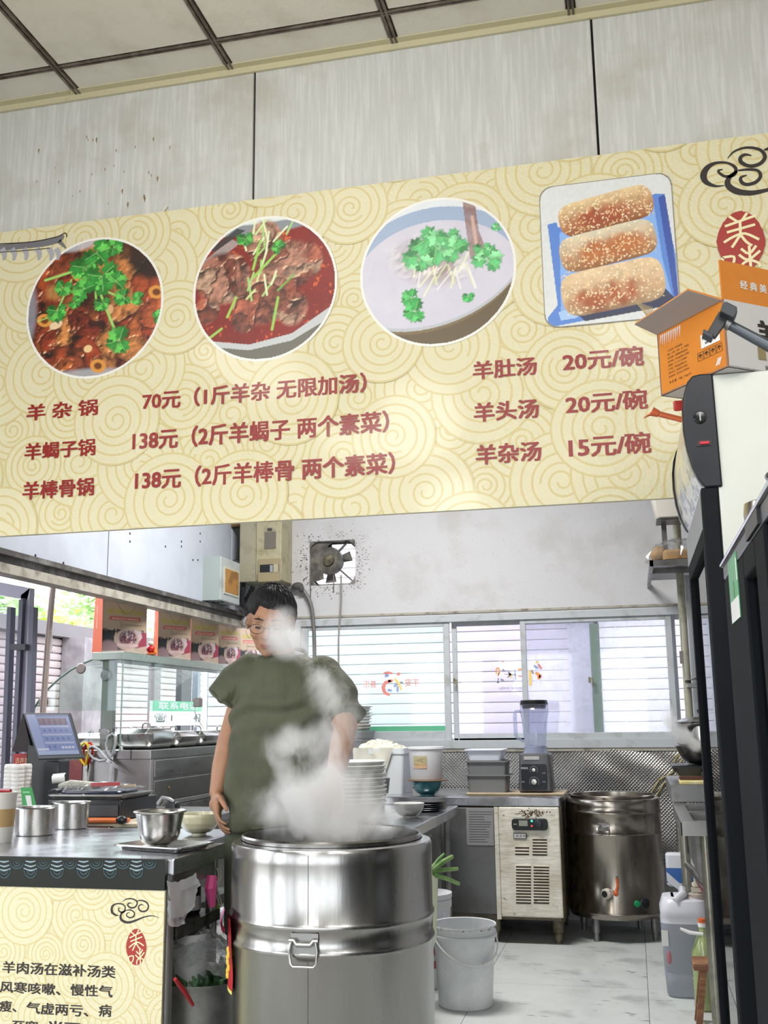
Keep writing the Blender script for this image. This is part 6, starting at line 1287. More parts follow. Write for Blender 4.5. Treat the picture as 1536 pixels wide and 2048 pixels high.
# on the worktop: teal bowl with board and tub on it
p = PY(856, 1590, 6.62); tbz = TZ
tb_ = bowl('teal_bowl', 'teal bowl carrying a thin board and white tub on the worktop', (p.x, 6.60, tbz), .092, .088, mat('teal_glaze', '#3f919d', .22, coat=.4), foot=.5)
m = MB(); m.lathe([(.128, 0), (.130, .003), (.128, .007)], n=40); tag(m.build('thin_board', mat('brown_board', '#6f5640', .6), None, (p.x+.004, 6.60, tbz+.0895)), 'thin brown round board lying on the teal bowl', 'board')
wt = thing('white_tub', 'white plastic tub with landscape label on the teal bowl', 'tub', (p.x-.004, 6.60, tbz+.097))
m = MB(); m.lathe([(.096, 0), (.098, .004), (.108, .182), (.114, .186), (.113, .198), (.104, .195), (.094, .01), (.001, .008)], n=48, caps=(True, False)); m.build('tub_body', mat('white_tub', '#e3e2e4', .35), wt)
lp_ = Pic(60, 34, '#d9c9a0'); lp_.put(np.clip(1.2-lp_.V*2, 0, 1), '#dfd2b4'); lp_.put(vnoise(34, 60, 8, 5)*(lp_.V < .75), '#8f8b45', .8); lp_.put((lp_.V > .65)*vnoise(34, 60, 16, 7), '#cf8a63', .9); lp_.put(lp_.poly([(.35, .2), (.75, .2), (.75, .5), (.35, .5)])*(vnoise(34, 60, 20, 3) > .5), '#6b4a2a', .7)
rr = .1045; m = MB(); cols_l = []
for j in range(34):
    for i in range(60): a = -math.pi/2-.62+.86*i/59; z = .145-.075*j/33; m.v.append(((rr+.0015+(z-.1)*.06)*math.cos(a), (rr+.0015+(z-.1)*.06)*math.sin(a), z)); cols_l.append(list(lp_.a[j, i])+[1])
for j in range(33):
    for i in range(59): q = j*60+i; m.f.append((q, q+60, q+61, q+1)); m.mi.append(0)
m.build('label', vmat('label_ink', .4), wt, smooth=0, normals=False, cols=cols_l)
# foam box with cream bag
A = PY(706, 1590, 6.68); B = PY(808, 1590, 6.68); fbz = PY(760, 1497, 6.68).z
fb = thing('foam_box', 'white foam box stuffed with crumpled cream bag on the worktop', 'box', ((A.x+B.x)/2, 6.85, TZ))
m = MB(); w_ = B.x-A.x; m.tray(0, 0, 0, fbz-TZ, w_, .34, .02, .012, .004, .94); m.build('box_body', mat('foam_white', '#dfe3e6', .6), fb)
m = MB(); crumple(m, -w_*.47, w_*.44, -.16, .15, lambda u, v: fbz-TZ-.02+.075*math.sin(math.pi*u)**.6*math.sin(math.pi*v)**.5*(1.2-u*.6), 22, 14, .013, 21); crumple(m, -w_*.49, w_*.22, -.178, -.172, lambda u, v: .02, 1, 1, .001, 22)
m.build('cream_bag', mat('cream_film', '#d9d6c6', .45), fb, smooth=25)
m = MB()
for i in range(18):
    pass
nx_, nz_ = 16, 10; r_ = random.Random(5)
for i in range(nx_+1):
    for j in range(nz_+1): u = i/nx_; v = j/nz_; m.v.append((-w_*.48+w_*.80*u-.10*v*u, -.176-r_.uniform(0, .010)-.01*math.sin(u*9), (fbz-TZ)*(1.02-.98*v)))
for i in range(nx_):
    for j in range(nz_): q = i*(nz_+1)+j; m.f.append((q, q+nz_+1, q+nz_+2, q+1)); m.mi.append(0)
m.build('bag_skirt', mat('cream_film', '#d9d6c6', .45), fb, smooth=30)
# steel trays stacked high at left of the foam box
A = PY(655, 1500, 6.9); B = PY(734, 1500, 6.9); zt1 = PY(700, 1461, 6.9).z; zt2 = PY(700, 1412, 6.9).z; cx = (A.x+B.x)/2; w_ = B.x-A.x
nst = 7; hh = (zt1-TZ)/nst
for k in range(nst):
    if k == 0: m = MB(); m.tray(0, 0, 0, hh*.96+.0, w_, .30, .03, .002, .008, .93); st0 = tag(m.build('deep_steel_pan', mat('grey_pan', '#8c8f92', .4, .6), None, (cx, 7.02, TZ)), 'deep steel pan at the bottom of the stack left of the foam box', 'pan', 'deep pans stacked left of the foam box')
    else: c = st0.copy(); col.objects.link(c); c.location = (cx+.004*math.sin(k), 7.02, TZ+hh*k); c['label'] = 'deep steel pan, '+ORD[k]+' from the bottom left of the foam box'
nst = 8; hh = (zt2-zt1)/nst
for k in range(nst):
    if k == 0: m = MB(); m.tray(0, 0, 0, hh*.9, w_*.92, .26, .02, .002, .012, .95); st1 = tag(m.build('shallow_tray', mat('pale_tray', '#b9b2aa', .4), None, (cx-.02, 7.02, zt1+.002)), 'shallow pale tray, lowest in the pile on the deep pans', 'tray', 'shallow trays piled on the deep pans')
    else: c = st1.copy(); col.objects.link(c); c.location = (cx-.02+.006*math.sin(k*1.9), 7.02+.004*math.cos(k*2.1), zt1+.002+hh*k); c['label'] = 'shallow pale tray, '+ORD[k]+' up in the pile on the deep pans'
# board, grey food boxes, blender
A = PY(931, 1580, 6.62); B = PY(1128, 1576, 6.62); m = MB(); m.rbox(0, 0, 0, .012, B.x-A.x, .34, .01, .003); tag(m.build('cutting_board', mat('pale_wood_board', '#b8a58a', .6, var=('#9a8464', 9, .5, .7, (1, 6, 1))), None, ((A.x+B.x)/2, 6.80, TZ)), 'long pale board under the blender and grey food boxes', 'board')
A = PY(935, 1540, 6.75); B = PY(1018, 1540, 6.75); cx = (A.x+B.x)/2; w_ = (B.x-A.x); z0 = TZ+.0125
gm = mat('grey_plastic_box', '#77797a', .45, sub=0)
for k, (z_, h_, lb_) in enumerate(((z0, .108, 'lower grey plastic food box beside the blender'), (z0+.108, .085, 'upper grey plastic food box beside the blender'))):
    m = MB(); m.tray(0, 0, 0, h_, w_*.97, .20, .02, .003, .010, .93); m.box(-w_/2-.012, w_/2+.012, -.108, .108, h_-.006, h_-.002) if k == 0 else None; tag(m.build('grey_food_box', gm, None, (cx, 6.78, z_)), lb_, 'food box')
m = MB(); m.tray(0, 0, 0, .068, w_*.90, .19, .02, .002, .010, .86); tag(m.build('white_food_box', mat('translucent_white', '#e4e8f2', .3), None, (cx-.012, 6.78, z0+.194)), 'white plastic food box on top of the two grey ones', 'food box')
A = PY(1036, 1540, 6.66); B = PY(1103, 1540, 6.66); cx = (A.x+B.x)/2; w_ = B.x-A.x; bh = PY(1070, 1507, 6.66).z-z0
bl = thing('blender', 'blender with grey square base, black dial panel and clear bluish jug', 'blender', (cx, 6.78, z0))
m = MB(); m.rbox(0, 0, .004, bh, w_*.93, .21, .02, .010, 1.10); m.build('motor_base', mat('gunmetal', '#5c5c5f', .35, .4), bl)
for x, y in ((-.08, -.08), (.08, -.08), (.08, .08), (-.08, .08)): m = MB(); m.lathe([(.012, 0), (.012, .006)], (x, y, 0), 10); m.build('foot', black_m, bl)
m = MB(); m.rbox(0, 0, 0, .006, w_*.76, bh*.66, .012, .002); cp = m.build('control_panel', mat('panel_black_blue', '#10141d', .25), bl); cp.data.transform(Matrix(((1, 0, 0, -.006), (0, 0, -1, -.1155), (0, 1, 0, bh*.40), (0, 0, 0, 1))))
for z_, r_ in ((bh*.58, .013), (bh*.28, .019)):
    m = MB(); m.lathe([(r_, 0), (r_, .008), (r_*.8, .014), (.001, .015)], (-.006, -.122, z_), 20, axis=(0, -1, 0)); m.build('knob', mat('satin_silver', '#c9c9c4', .25, .7), cp)
    m = MB(); m.tube([(-.006+(r_+.010)*math.cos(a), -.1225, z_+(r_+.010)*math.sin(a)) for a in np.linspace(-.6, 3.74, 22)], .0008, 4); m.build('dial_scale', mat('dial_white', '#a9adb5', .4), cp)
m = MB(); m.text('荣事达', (-.085, -.1225, bh*.60), (1, 0, 0), (0, 0, 1), w=.045, h=.013, bold=.03); m.text('低速', (-.085, -.1225, bh*.26), (1, 0, 0), (0, 0, 1), w=.02); m.text('开关', (.045, -.1225, bh*.26), (1, 0, 0), (0, 0, 1), w=.02); m.text('点动', (.045, -.1225, bh*.48), (1, 0, 0), (0, 0, 1), w=.02); m.build('lettering', mat('dial_white', '#a9adb5', .4), cp, smooth=0, normals=False)
m = MB(); m.box(-.065, .03, -.112, -.109, bh*.84, bh*.93); m.build('tape_label', mat('tape_grey', '#b5b3b3', .5), bl, smooth=0)
m = MB(); m.lathe([(.078, bh-.002), (.072, bh+.012), (.070, bh+.042), (.066, bh+.044), (.001, bh+.044)], n=32, caps=(False, False)); m.build('jug_collar', mat('blue_grey_collar', '#7d839a', .3), bl)
jt = PY(1060, 1400, 6.75).z-z0; jug = glass('jug_plastic', '#eef1fa', .96, .08, .22, '#dfe4f4')
def sq(r, z, n=40, k=.18): return [(r*(1+k*abs(math.sin(2*a))**2*.5)*math.cos(a), r*(1+k*abs(math.sin(2*a))**2*.5)*math.sin(a), z) for a in [6.2832*i/n for i in range(n)]]
m = MB(); m.loft([sq(.060, bh+.045), sq(.066, bh+.05), sq(.080, bh+.20), sq(.092, jt-.06), sq(.086, jt-.05), sq(.090, jt-.03), sq(.093, jt-.028)], True, False); m.build('jug', jug, bl)
m = MB(); m.tube([(-.088, 0, jt-.07), (-.118, 0, jt-.07), (-.124, 0, jt-.08), (-.122, 0, bh+.11), (-.112, 0, bh+.095), (-.072, 0, bh+.07)], [.010, .011, .012, .012, .010, .008], 8); m.build('jug_handle', jug, bl)
m = MB(); m.lathe([(.072, jt-.055), (.075, jt-.035), (.088, jt-.030), (.090, jt-.018), (.084, jt-.016), (.086, jt-.012), (.086, jt-.004), (.080, jt), (.001, jt)], n=36, caps=(True, False)); m.build('lid', black_m, bl)
# scallions standing by the steel table, small bucket behind the barrel
sc_ = thing('scallion_bundle', 'green scallion stalks sticking out beside the large barrel', 'vegetable', (-1.06, 4.55, 0))
m = MB(); o_ = Vector(sc_.location)
for k, (a, b, r_) in enumerate((((862, 1742), (905, 1713), .014), ((862, 1738), (888, 1708), .009), ((862, 1745), (915, 1738), .012), ((868, 1750), (918, 1768), .012))):
    A = PY(a[0], a[1], 4.4)-o_; B = PY(b[0], b[1], 4.5)-o_; m2 = MB(); m2.tube([A, A.lerp(B, .6)+Vector((0, 0, .004)), B], [r_*.75, r_*.75, r_*.6], 10); m2.build('stalk', mat('scallion_green', '#4f7a36', .4, var=('#9ab96e', 6, .4, .65)), sc_)
m = MB(); A = PY(862, 1748, 4.42)-o_; m.tube([A, A+Vector((-.02, .02, -.25)), (0.0, 0, 0)], [.03, .035, .03], 10); m.build('stalk_base', mat('scallion_white', '#c9cfb5', .4), sc_)
sb = thing('small_lidded_bucket', 'small white lidded bucket half hidden behind the large barrel', 'bucket', (-1.07, 5.45, 0))
zt_ = PY(880, 1795, 5.3).z; m = MB(); m.lathe([(.10, 0), (.105, .01), (.118, zt_-.07), (.125, zt_-.065), (.125, zt_-.03), (.12, zt_-.028), (.128, zt_-.02), (.128, zt_), (.001, zt_+.002)], n=40, caps=(True, False)); m.build('bucket_body', mat('milky_white', '#cfcfd3', .4), sb)
m = MB(); m.tube([(.11*math.cos(a), -.118+0*a, zt_-.08-.14*math.sin(a)) for a in np.linspace(0, math.pi, 12)], .004, 6); m.build('handle', white_p, sb)
m = MB()
for k, z_ in enumerate((.10, .16, .22)): m.loft([[(.1125*math.cos(a), .1125*math.sin(a), z_) for a in np.linspace(-1.3+.2*k, -.5, 6)], [(.114*math.cos(a), .114*math.sin(a), z_+.035) for a in np.linspace(-1.2, -.4-.1*k, 6)]], False, False, False)
m.build('red_print', mat('red_smear', '#b04a48', .5), sb, smooth=0)

# ================================================================ right hand side: sink, side counter, stove
sk = thing('sink_table', 'stainless double sink table on pipe legs at the right', 'sink', (0, 0, 0))
SZ_ = .86; a = PZ(1373, 1643, SZ_); b = PZ(1335, 1606, SZ_); SX = (a.x+b.x)/2; SY0, SY1 = a.y, b.y
hf = SZ_-PY(1373, 1672, SY0).z
m = MB(); X1 = SX+.62; fr = .055
for x0, x1, y0, y1 in ((SX, SX+fr, SY0, SY1), (X1-fr, X1, SY0, SY1), (SX+fr, X1-fr, SY0, SY0+fr), (SX+fr, X1-fr, SY1-fr, SY1), (SX+fr, X1-fr, (SY0+SY1)/2-.02, (SY0+SY1)/2+.02)): m.box(x0, x1, y0, y1, SZ_-.004, SZ_)
m.box(SX, SX+.004, SY0, SY1, SZ_-hf, SZ_-.004); m.box(SX, X1, SY0, SY0+.004, SZ_-hf, SZ_-.004); m.build('sink_top', steelb, sk, smooth=0)
for k, (y0, y1) in enumerate(((SY0+fr, (SY0+SY1)/2-.02), ((SY0+SY1)/2+.02, SY1-fr))):
    m = MB(); m.add([(SX+fr, y0, SZ_-.004), (X1-fr, y0, SZ_-.004), (X1-fr, y1, SZ_-.004), (SX+fr, y1, SZ_-.004), (SX+fr+.01, y0+.01, SZ_-.24), (X1-fr-.01, y0+.01, SZ_-.24), (X1-fr-.01, y1-.01, SZ_-.24), (SX+fr+.01, y1-.01, SZ_-.24)], [(0, 1, 5, 4), (1, 2, 6, 5), (2, 3, 7, 6), (3, 0, 4, 7), (4, 5, 6, 7)]); m.build('sink_basin', steeld, sk, smooth=0, normals=False)
grl = mat('grimy_pipe', '#9c9a8f', .3, .8, var=('#6b665a', 7, .5, .75))
for x, y in ((SX+.10, SY0+.06), (SX+.045, SY1-.08), (X1-.05, SY0+.06), (X1-.05, SY1-.06)):
    m = MB(); m.lathe([(.024, 0), (.024, SZ_-hf)], (x, y, 0), 20); m.build('leg', grl, sk)
pz = PX(1368, 1712, SX+.05).z
m = MB(); m.tube([(SX+.05, SY1-.08, pz+.0), (SX+.10, SY0+.06, pz+.01)], .018, 14); m.build('cross_pipe', steel, sk)
m = MB(); m.tube([(SX+.09, SY1-.28, pz-.05), (SX+.13, SY0+.10, pz-.10)], .012, 10); m.build('red_pipe', mat('maroon_pipe', '#8d4248', .5), sk)
m = MB(); m.box(SX+.10, X1-.08, SY1-.30, SY1-.29, .66, SZ_-hf); m.build('apron_sheet', mat('wet_sheet', '#77757b', .4, .7, var=('#a5a3a8', 6, .4, .7)), sk, smooth=0)
c3 = thing('side_counter', 'stainless side counter behind the sink carrying the stove', 'counter', (0, 0, 0))
C3Z = .95; a = PZ(1346, 1573, C3Z); b = PZ(1328, 1551, C3Z); CX0 = (a.x+b.x)/2; CY0, CY1 = SY1+.012, min(b.y, 7.0); hf = C3Z-PY(1346, 1605, CY0).z
m = MB(); m.box(CX0, CX0+.72, CY0, CY1, C3Z-hf, C3Z); bevel(m.build('top', steeld, c3, smooth=0), .004)
for x, y in ((CX0+.06, CY0+.08), (CX0+.06, CY1-.06), (CX0+.66, CY0+.08), (CX0+.66, CY1-.06)): m = MB(); m.lathe([(.02, 0), (.02, C3Z-hf)], (x, y, 0), 12); m.build('leg', grl, c3)
m = MB(); m.box(CX0+.04, CX0+.70, CY0+.04, CY1-.02, .35, .37); m.build('shelf', steeld, c3, smooth=0)
# stove, wok and steamer pot
p = PY(1368, 1548, CY0+.30); stv = thing('induction_stove', 'black stove top on the side counter under the wok', 'stove', (CX0+.22, CY0+.36, C3Z))
m = MB(); m.loft([[(x, y, .0) for x, y in ((-.13, -.12), (.22, -.12), (.22, .16), (-.13, .16))], [(x, y, .075) for x, y in ((-.20, -.16), (.24, -.16), (.24, .20), (-.20, .20))], [(x, y, .088) for x, y in ((-.20, -.16), (.24, -.16), (.24, .20), (-.20, .20))]]); bevel(m.build('stove_body', mat('stove_black', '#1b1f24', .3), stv, smooth=0), .004)
m = MB(); m.box(-.05, .18, -.165, -.155, .02, .055); m.build('stove_front', mat('stove_grey', '#39404a', .3), stv, smooth=0)
wx, wy, wz = CX0+.205, CY0+.38, C3Z+.089
wk = thing('wok', 'round bellied wok under the lidded steamer pot', 'wok', (wx, wy, wz))
m = MB(); m.lathe([(.05, 0), (.09, .006), (.125, .035), (.148, .08), (.155, .10), (.150, .10), (.12, .04), (.001, .012)], n=44, caps=(True, False)); m.build('wok_bowl', mat('dark_steel', '#6d6b6a', .25, .9), wk)
m = MB(); m.tube([(-.035, -.148, .085), (-.03, -.172, .086), (.03, -.172, .086), (.035, -.148, .085)], .008, 8); m.build('handle', black_m, wk)
st_ = thing('steamer_pot', 'lidded stainless pot with black handle steaming on the wok', 'pot', (wx, wy, wz+.1005))
m = MB(); m.lathe([(.10, 0), (.135, .004), (.145, .012), (.146, .12), (.150, .124), (.145, .126), (.14, .12), (.13, .01), (.001, .008)], n=48, caps=(True, False)); m.build('pot_body', steel, st_)
m = MB(); m.lathe([(.150, .125), (.152, .130), (.10, .150), (.02, .160), (.001, .161)], n=48, caps=(True, False)); ld = m.build('lid', steel, st_)
m = MB(); m.lathe([(.010, .158), (.010, .172), (.026, .178), (.028, .196), (.001, .200)], n=20, caps=(True, False)); m.build('lid_knob', black_m, ld)
for s_ in (-1,):
    m = MB(); m.tube([(-.075, -.125, .085), (-.082, -.150, .10), (-.06, -.165, .115), (.0, -.172, .118), (.035, -.165, .11), (.042, -.150, .09), (.036, -.135, .075)], .010, 10); m.build('handle', black_m, st_)
p = PZ(1372, 1568, C3Z); m = MB(); m.rbox(0, 0, 0, .018, .30, .20, .012, .003); tag(m.build('cutting_board', mat('yellow_board', '#cdbb6a', .5, var=('#e0d9bb', 8, .4, .6)), None, (CX0+.20, CY0+.13, C3Z)), 'yellow edged cutting board on the front of the side counter', 'board')
kn = thing('knife', 'kitchen knife with dark wooden handle lying on the yellow board', 'knife', (CX0+.10, CY0+.12, C3Z+.0185))
m = MB(); m.bar((-.05, 0, .011), (.075, .0, .011), .026, .020); bevel(m.build('handle', mat('dark_wood_handle', '#4a261c', .4), kn, smooth=0), .005)
m = MB(); m.box(.07, .24, -.003, .02, .004, .008); m.build('blade', steel, kn, smooth=0)
# pipe column with shelf rack
pp = thing('riser_pipe', 'greenish beige vertical pipe rising before the right window', 'pipe', (0, 0, 0))
px_ = PY(1375, 1370, CY1-.10); m = MB(); m.lathe([(.024, C3Z), (.024, ZC)], (px_.x, CY1-.10, 0), 16); m.build('pipe', mat('pipe_beige', '#9d9c8a', .5, var=('#7a7664', 7, .5, .7)), pp)
rk = thing('bracket_shelf', 'steel angle bracket shelf on the back wall near the right corner', 'shelf', (0, 0, 0))
ry = 6.2; A = PY(1300, 1137, ry); B = PY(1311, 1107, ry+.25); zr = A.z
m = MB(); xr0, xr1 = A.x, A.x+.55; zr_ = PY(1311, 1120, ry).z
m.box(xr0, xr1, ry, ry+.02, zr_-.035, zr_); m.box(xr0, xr0+.02, ry, YW, zr_-.035, zr_); m.box(xr0, xr1, ry+.35, ry+.37, zr_-.035, zr_); m.box(xr0+.02, xr1, ry+.02, ry+.9, zr_-.006, zr_); m.build('rack_frame', steeld, rk, smooth=0)
m = MB(); m.box(px_.x+.03, px_.x+.06, CY1-.03, CY1, C3Z, zr_-.036); m.build('rack_post', alu_m, rk, smooth=0)
bgp = thing('wrapped_bread', 'brown bread in crumpled clear bag on the steel bracket shelf', 'bread', (xr0+.16, ry+.17, zr_))
m = MB(); m.rbox(0.05, 0, .002, .075, .26, .15, .03, .015); m.ell((-.10, .0, .055), (.05, .05, .052), 14, 8); m.build('bread', mat('bread_brown', '#b08a58', .7, var=('#8a6438', 9, .5, .7)), bgp)
m = MB(); crumple(m, -.17, .2, -.12, .11, lambda u, v: .024+.12*math.sin(math.pi*u)**.5*math.sin(math.pi*v)**.5, 18, 12, .016, 33); m.build('clear_bag', wrap, bgp, smooth=15)
A = PY(1303, 988, ry+.02); B = PY(1322, 1034, ry+.02); m = MB(); w_ = .40; m.rbox(w_/2, .14, 0, .16, w_, .26, .02, .006, .88); fbx = tag(m.build('foam_lid_box', mat('foam_offwhite', '#c9c4bb', .7), None, (A.x, ry+.02, B.z)), 'off white foam box just under the right end of the banner', 'box')
m = MB(); m.box(A.x+.05, A.x+.08, ry+.20, ry+.22, zr_, B.z); m.box(A.x+.30, A.x+.33, ry+.20, ry+.22, zr_, B.z); m.box(A.x+.02, A.x+.38, ry+.06, ry+.24, B.z-.012, B.z-.001); m.build('rack_post', steeld, rk, smooth=0)
fo = thing('foil_ledge', 'foil wrapped ledge on the riser pipe', 'shelf', (0, 0, 0))
A = PY(1372, 1352, CY1-.16); B = PY(1398, 1345, CY1-.16); C = PY(1372, 1372, CY1-.16)
m = MB(); crumple(m, A.x-.01, A.x+.30, CY1-.30, CY1-.07, lambda u, v: (A.z+C.z)/2+.012*math.sin(8*u), 14, 8, .006, 12); m.v = m.v+[]; m.build('foil', mat('foil', '#b9b6b4', .3, .9), fo, smooth=15)
m = MB(); m.box(A.x, A.x+.28, CY1-.29, CY1-.08, C.z-.01, C.z+.012); m.build('ledge', steeld, fo, smooth=0)
m = MB()
for k in range(2): q = PY(1365+k*8, 1180, CY1-.2); m.tube([PY(1365+k*14, 1170, CY1-.2), PY(1371+k*12, 1215, CY1-.2), PY(1378+k*9, 1220, CY1-.2), PY(1381+k*6, 1200, CY1-.2)], .003, 6)
m.tube([PY(1361, 1235, CY1-.2), PY(1363, 1300, CY1-.2), PY(1370, 1355, CY1-.2)], .0025, 6); m.build('wire', mat('dull_wire', '#8a8880', .5, .5), fo)
m = MB(); A = PY(1362, 1302, CY1-.21); m.box(A.x-.010, A.x+.012, CY1-.215, CY1-.205, A.z-.075, A.z+.0); m.build('hanging_clip', mat('clip_grey', '#74716b', .5), fo, smooth=0)
# jug, oil bottle, stool, tins
jb = thing('liquid_can', 'large translucent white can of grey liquid with tap cap on the floor', 'can', (.185, 5.52, 0))
zl = PY(1365, 1847, 5.42).z; zs_ = PY(1365, 1812, 5.42).z; w_ = .225
m = MB(); liq = mat('grey_liquid_plastic', '#8f939d', .35); hz = mat('milky_can', '#c5c6ce', .35)
def rr4(w, d, z, r=.05, cx=0):
    o = []
    for k, (sx, sy) in enumerate(((1, 1), (-1, 1), (-1, -1), (1, -1))):
        for i in range(6): a = math.pi/2*(k+i/5); o.append((cx+sx*(w/2-r)+r*math.cos(a), sy*(d/2-r)+r*math.sin(a), z))
    return o
m.loft([rr4(w_*.84, .20, 0), rr4(w_*.90, .215, .012), rr4(w_*.94, .225, .10), rr4(w_*.90, .218, .115), rr4(w_*.95, .23, .13), rr4(w_*1.0, .24, zl)], True, False); m.build('filled_part', liq, jb)
m = MB(); m.loft([rr4(w_*1.0, .24, zl), rr4(w_*1.0, .24, zl+.002), rr4(w_*.97, .235, zl+.02), rr4(w_*.99, .24, zl+.03), rr4(w_, .24, zs_-.02), rr4(w_*.9, .21, zs_+.02, .06), rr4(w_*.5, .16, zs_+.035, .05, -.04), rr4(w_*.3, .12, zs_+.036, .04, -.05)], False, True); m.build('empty_part', hz, jb)
m = MB(); m.tube([(-.04, -.10, zs_+.02), (.0, -.075, zs_+.05), (.0, .0, zs_+.06), (0, .09, zs_+.03)], .018, 10); m.build('grip', hz, jb)
cpx = thing_c = (.06, -.02); m = MB(); m.lathe([(.040, zs_-.01), (.040, zs_+.045), (.034, zs_+.048), (.026, zs_+.05)], (.065, -.02, 0), 20); cpo = m.build('cap', mat('tan_cap', '#a99d92', .5), jb)
m = MB(); m.lathe([(.014, zs_+.05), (.014, zs_+.075), (.020, zs_+.08), (.020, zs_+.095), (.010, zs_+.10), (.010, zs_+.15), (.001, zs_+.151)], (.065, -.02, 0), 14); m.box(.04, .10, -.04, -.025, zs_+.055, zs_+.075); m.build('valve', mat('cream_valve', '#c2bca9', .5), cpo)
m = MB(); m.box(-w_/2-.001, -w_/2+.03, -.1215, -.119, zl-.10, zl-.03); m.build('label', white_p, jb, smooth=0)
m = MB(); m.ell((-w_/2+.03, -.112, .18), (.012, .004, .03), 10, 8); m.build('red_mark', mat('red_mark', '#b06a74', .5), jb)
ob = thing('oil_bottle', 'green tinted oil bottle with orange cap beside the large can', 'bottle', (.255, 5.25, 0))
zc_ = PY(1405, 1837, 5.25).z
m = MB(); pr_ = [(.052, 0), (.058, .008)]
for k in range(8): z_ = .03+k*.02; pr_ += [(.058, z_), (.055, z_+.010)]
pr_ += [(.058, .20), (.056, .24), (.030, zc_-.08), (.018, zc_-.06), (.018, zc_-.035)]
m.lathe(pr_, n=28, caps=(True, True)); m.build('bottle_body', mat('green_oil', '#93a06c', .2, coat=.5), ob)
m = MB(); m.lathe([(.020, zc_-.036), (.020, zc_-.018)], n=20); m.build('cap_collar', white_p, ob)
m = MB(); m.lathe([(.019, zc_-.018), (.019, zc_), (.001, zc_+.001)], n=20, caps=(True, False)); m.build('cap', mat('orange_cap', '#c9622c', .4), ob)
m = MB(); m.tube([(-.10, -.01, zc_-.045), (-.06, -.015, zc_-.06), (.0, -.02, zc_-.065)], [.006, .009, .007], 8); m.build('pour_strap', white_p, ob)
zst = PY(1400, 1935, 4.98).z; wd = mat('worn_wood', '#76492c', .5, var=('#a37a50', 6, .5, .7, (1, 1, 5)))
stl = thing('low_wooden_stool', 'low wooden stool standing in front of the oil bottle', 'stool', (.30, 5.00, 0))
m = MB(); m.rbox(0, 0, zst-.004, zst+.028, .22, .14, .008, .004); m.build('seat', wd, stl)
for x, y in ((-.07, -.045), (-.07, .045), (.07, -.045), (.07, .045)): m = MB(); m.bar((x*1.45, y*1.25, 0), (x*.95, y, zst-.004), .026, .024); m.build('leg', wd, stl, smooth=0)
m = MB(); m.bar((-.09, -.05, .06), (-.09, .05, .06), .02, .02); m.bar((.09, -.05, .06), (.09, .05, .06), .02, .02); m.build('stretcher', wd, stl, smooth=0)
p = PY(1420, 2030, 5.12)
for k, (h_, r_, z_) in enumerate(((.07, .055, 0), (.06, .052, .071), (.06, .052, .132))):
    m = MB(); m.lathe([(r_, 0), (r_+.002, .004), (r_, h_*.5), (r_+.002, h_-.003), (r_-.004, h_), (.001, h_-.004)], n=28, caps=(True, False)); tag(m.build('rusty_tin', mat('rusty_tin', '#b5aca2', .5, var=('#6b2f22', 7, .50, .56)), None, (.40, 5.22, z_)), ['lowest white rusty tin behind the low stool', 'middle rusty tin behind the low stool', 'top rusty tin behind the low stool'][k], 'tin')
# blue and white sack behind the sink
A = PY(1338, 1790, 6.45); B = PY(1366, 1700, 6.45); sbk = thing('blue_white_pack', 'blue and white plastic pack on the shelf behind the sink leg', 'pack', (A.x+.02, 6.3, .372))
m = MB(); m.rbox(.06, .02, 0, B.z-.372, .18, .08, .02, .01); m.build('pack_body', mat('pack_white', '#c9ccd2', .4), sbk)
m = MB(); z0_ = A.z-.372; m.box(-.031, .151, -.0215, -.0205, max(z0_, .02), z0_+.17); m.build('blue_band', mat('pack_blue', '#2e5ea0', .4), sbk, smooth=0)
m = MB(); m.prism([(-.03, -.0215, z0_+.10), (-.03, -.0215, z0_+.15), (.06, -.0215, z0_+.07), (.06, -.0215, z0_+.03)], (0, -.001, 0)); m.build('white_stripe', mat('pack_white', '#c9ccd2', .4), sbk, smooth=0)
m = MB(); P_ = [PY(a, b, 7.287) for a, b in ((1300, 1590), (1318, 1560), (1345, 1545), (1350, 1520), (1358, 1508))]; m.tube(P_, .005, 6); m.tube([p+Vector((.03, 0, -.02)) for p in P_], .005, 6); tag(m.build('yellow_wire', mat('yellow_wire', '#a99a55', .5)), 'yellowish wires running down the foil behind the stove', 'wire')

# ================================================================ display fridge with curved light header
GY0, GY1 = 2.40, 3.07; GX = PY(1414, 1150, GY0).x; GT = PY(1425, 749, GY0).z; GR = GX+.66
fg = thing('display_fridge', 'tall display fridge with black curved header and white side panel', 'fridge', (0, 0, 0))
sw = PY(1450, 1150, GY0).x
m = MB(); m.box(sw, GR, GY0, GY0+.03, .03, GT); bevel(m.build('side_panel', mat('fridge_white', '#cdd0c8', .35, var=('#c3c5bb', 2, .5, .8)), fg, smooth=0), .004)
m = MB(); m.box(sw, GR, GY1-.03, GY1, .03, GT); m.box(GR-.03, GR, GY0+.03, GY1-.03, .03, GT); m.box(GX+.045, GR-.03, GY0+.03, GY1-.03, GT-.03, GT); m.box(GX+.045, GR-.03, GY0+.03, GY1-.03, .03, .25); m.build('cabinet_shell', mat('fridge_dark', '#1a1e22', .4), fg, smooth=0)
hb_ = PY(1408, 975, GY0).z
m = MB(); m.box(GX, sw, GY0-.002, GY0+.028, .03, hb_); bevel(m.build('near_stile', mat('fridge_black_trim', '#0e1217', .6, spec=.15), fg, smooth=0), .004)
dr = MB(); bk_ = mat('door_frame_black', '#0d1116', .7, spec=.12)
zt = hb_-.09; m = MB(); m.box(GX, GX+.03, GY1-.035, GY1, .05, zt); m.box(GX, GX+.03, GY0+.03, GY0+.055, .05, zt); m.box(GX, GX+.03, GY0+.055, GY1-.035, .05, .16); m.box(GX, GX+.03, GY0+.055, GY1-.035, zt-.04, zt)
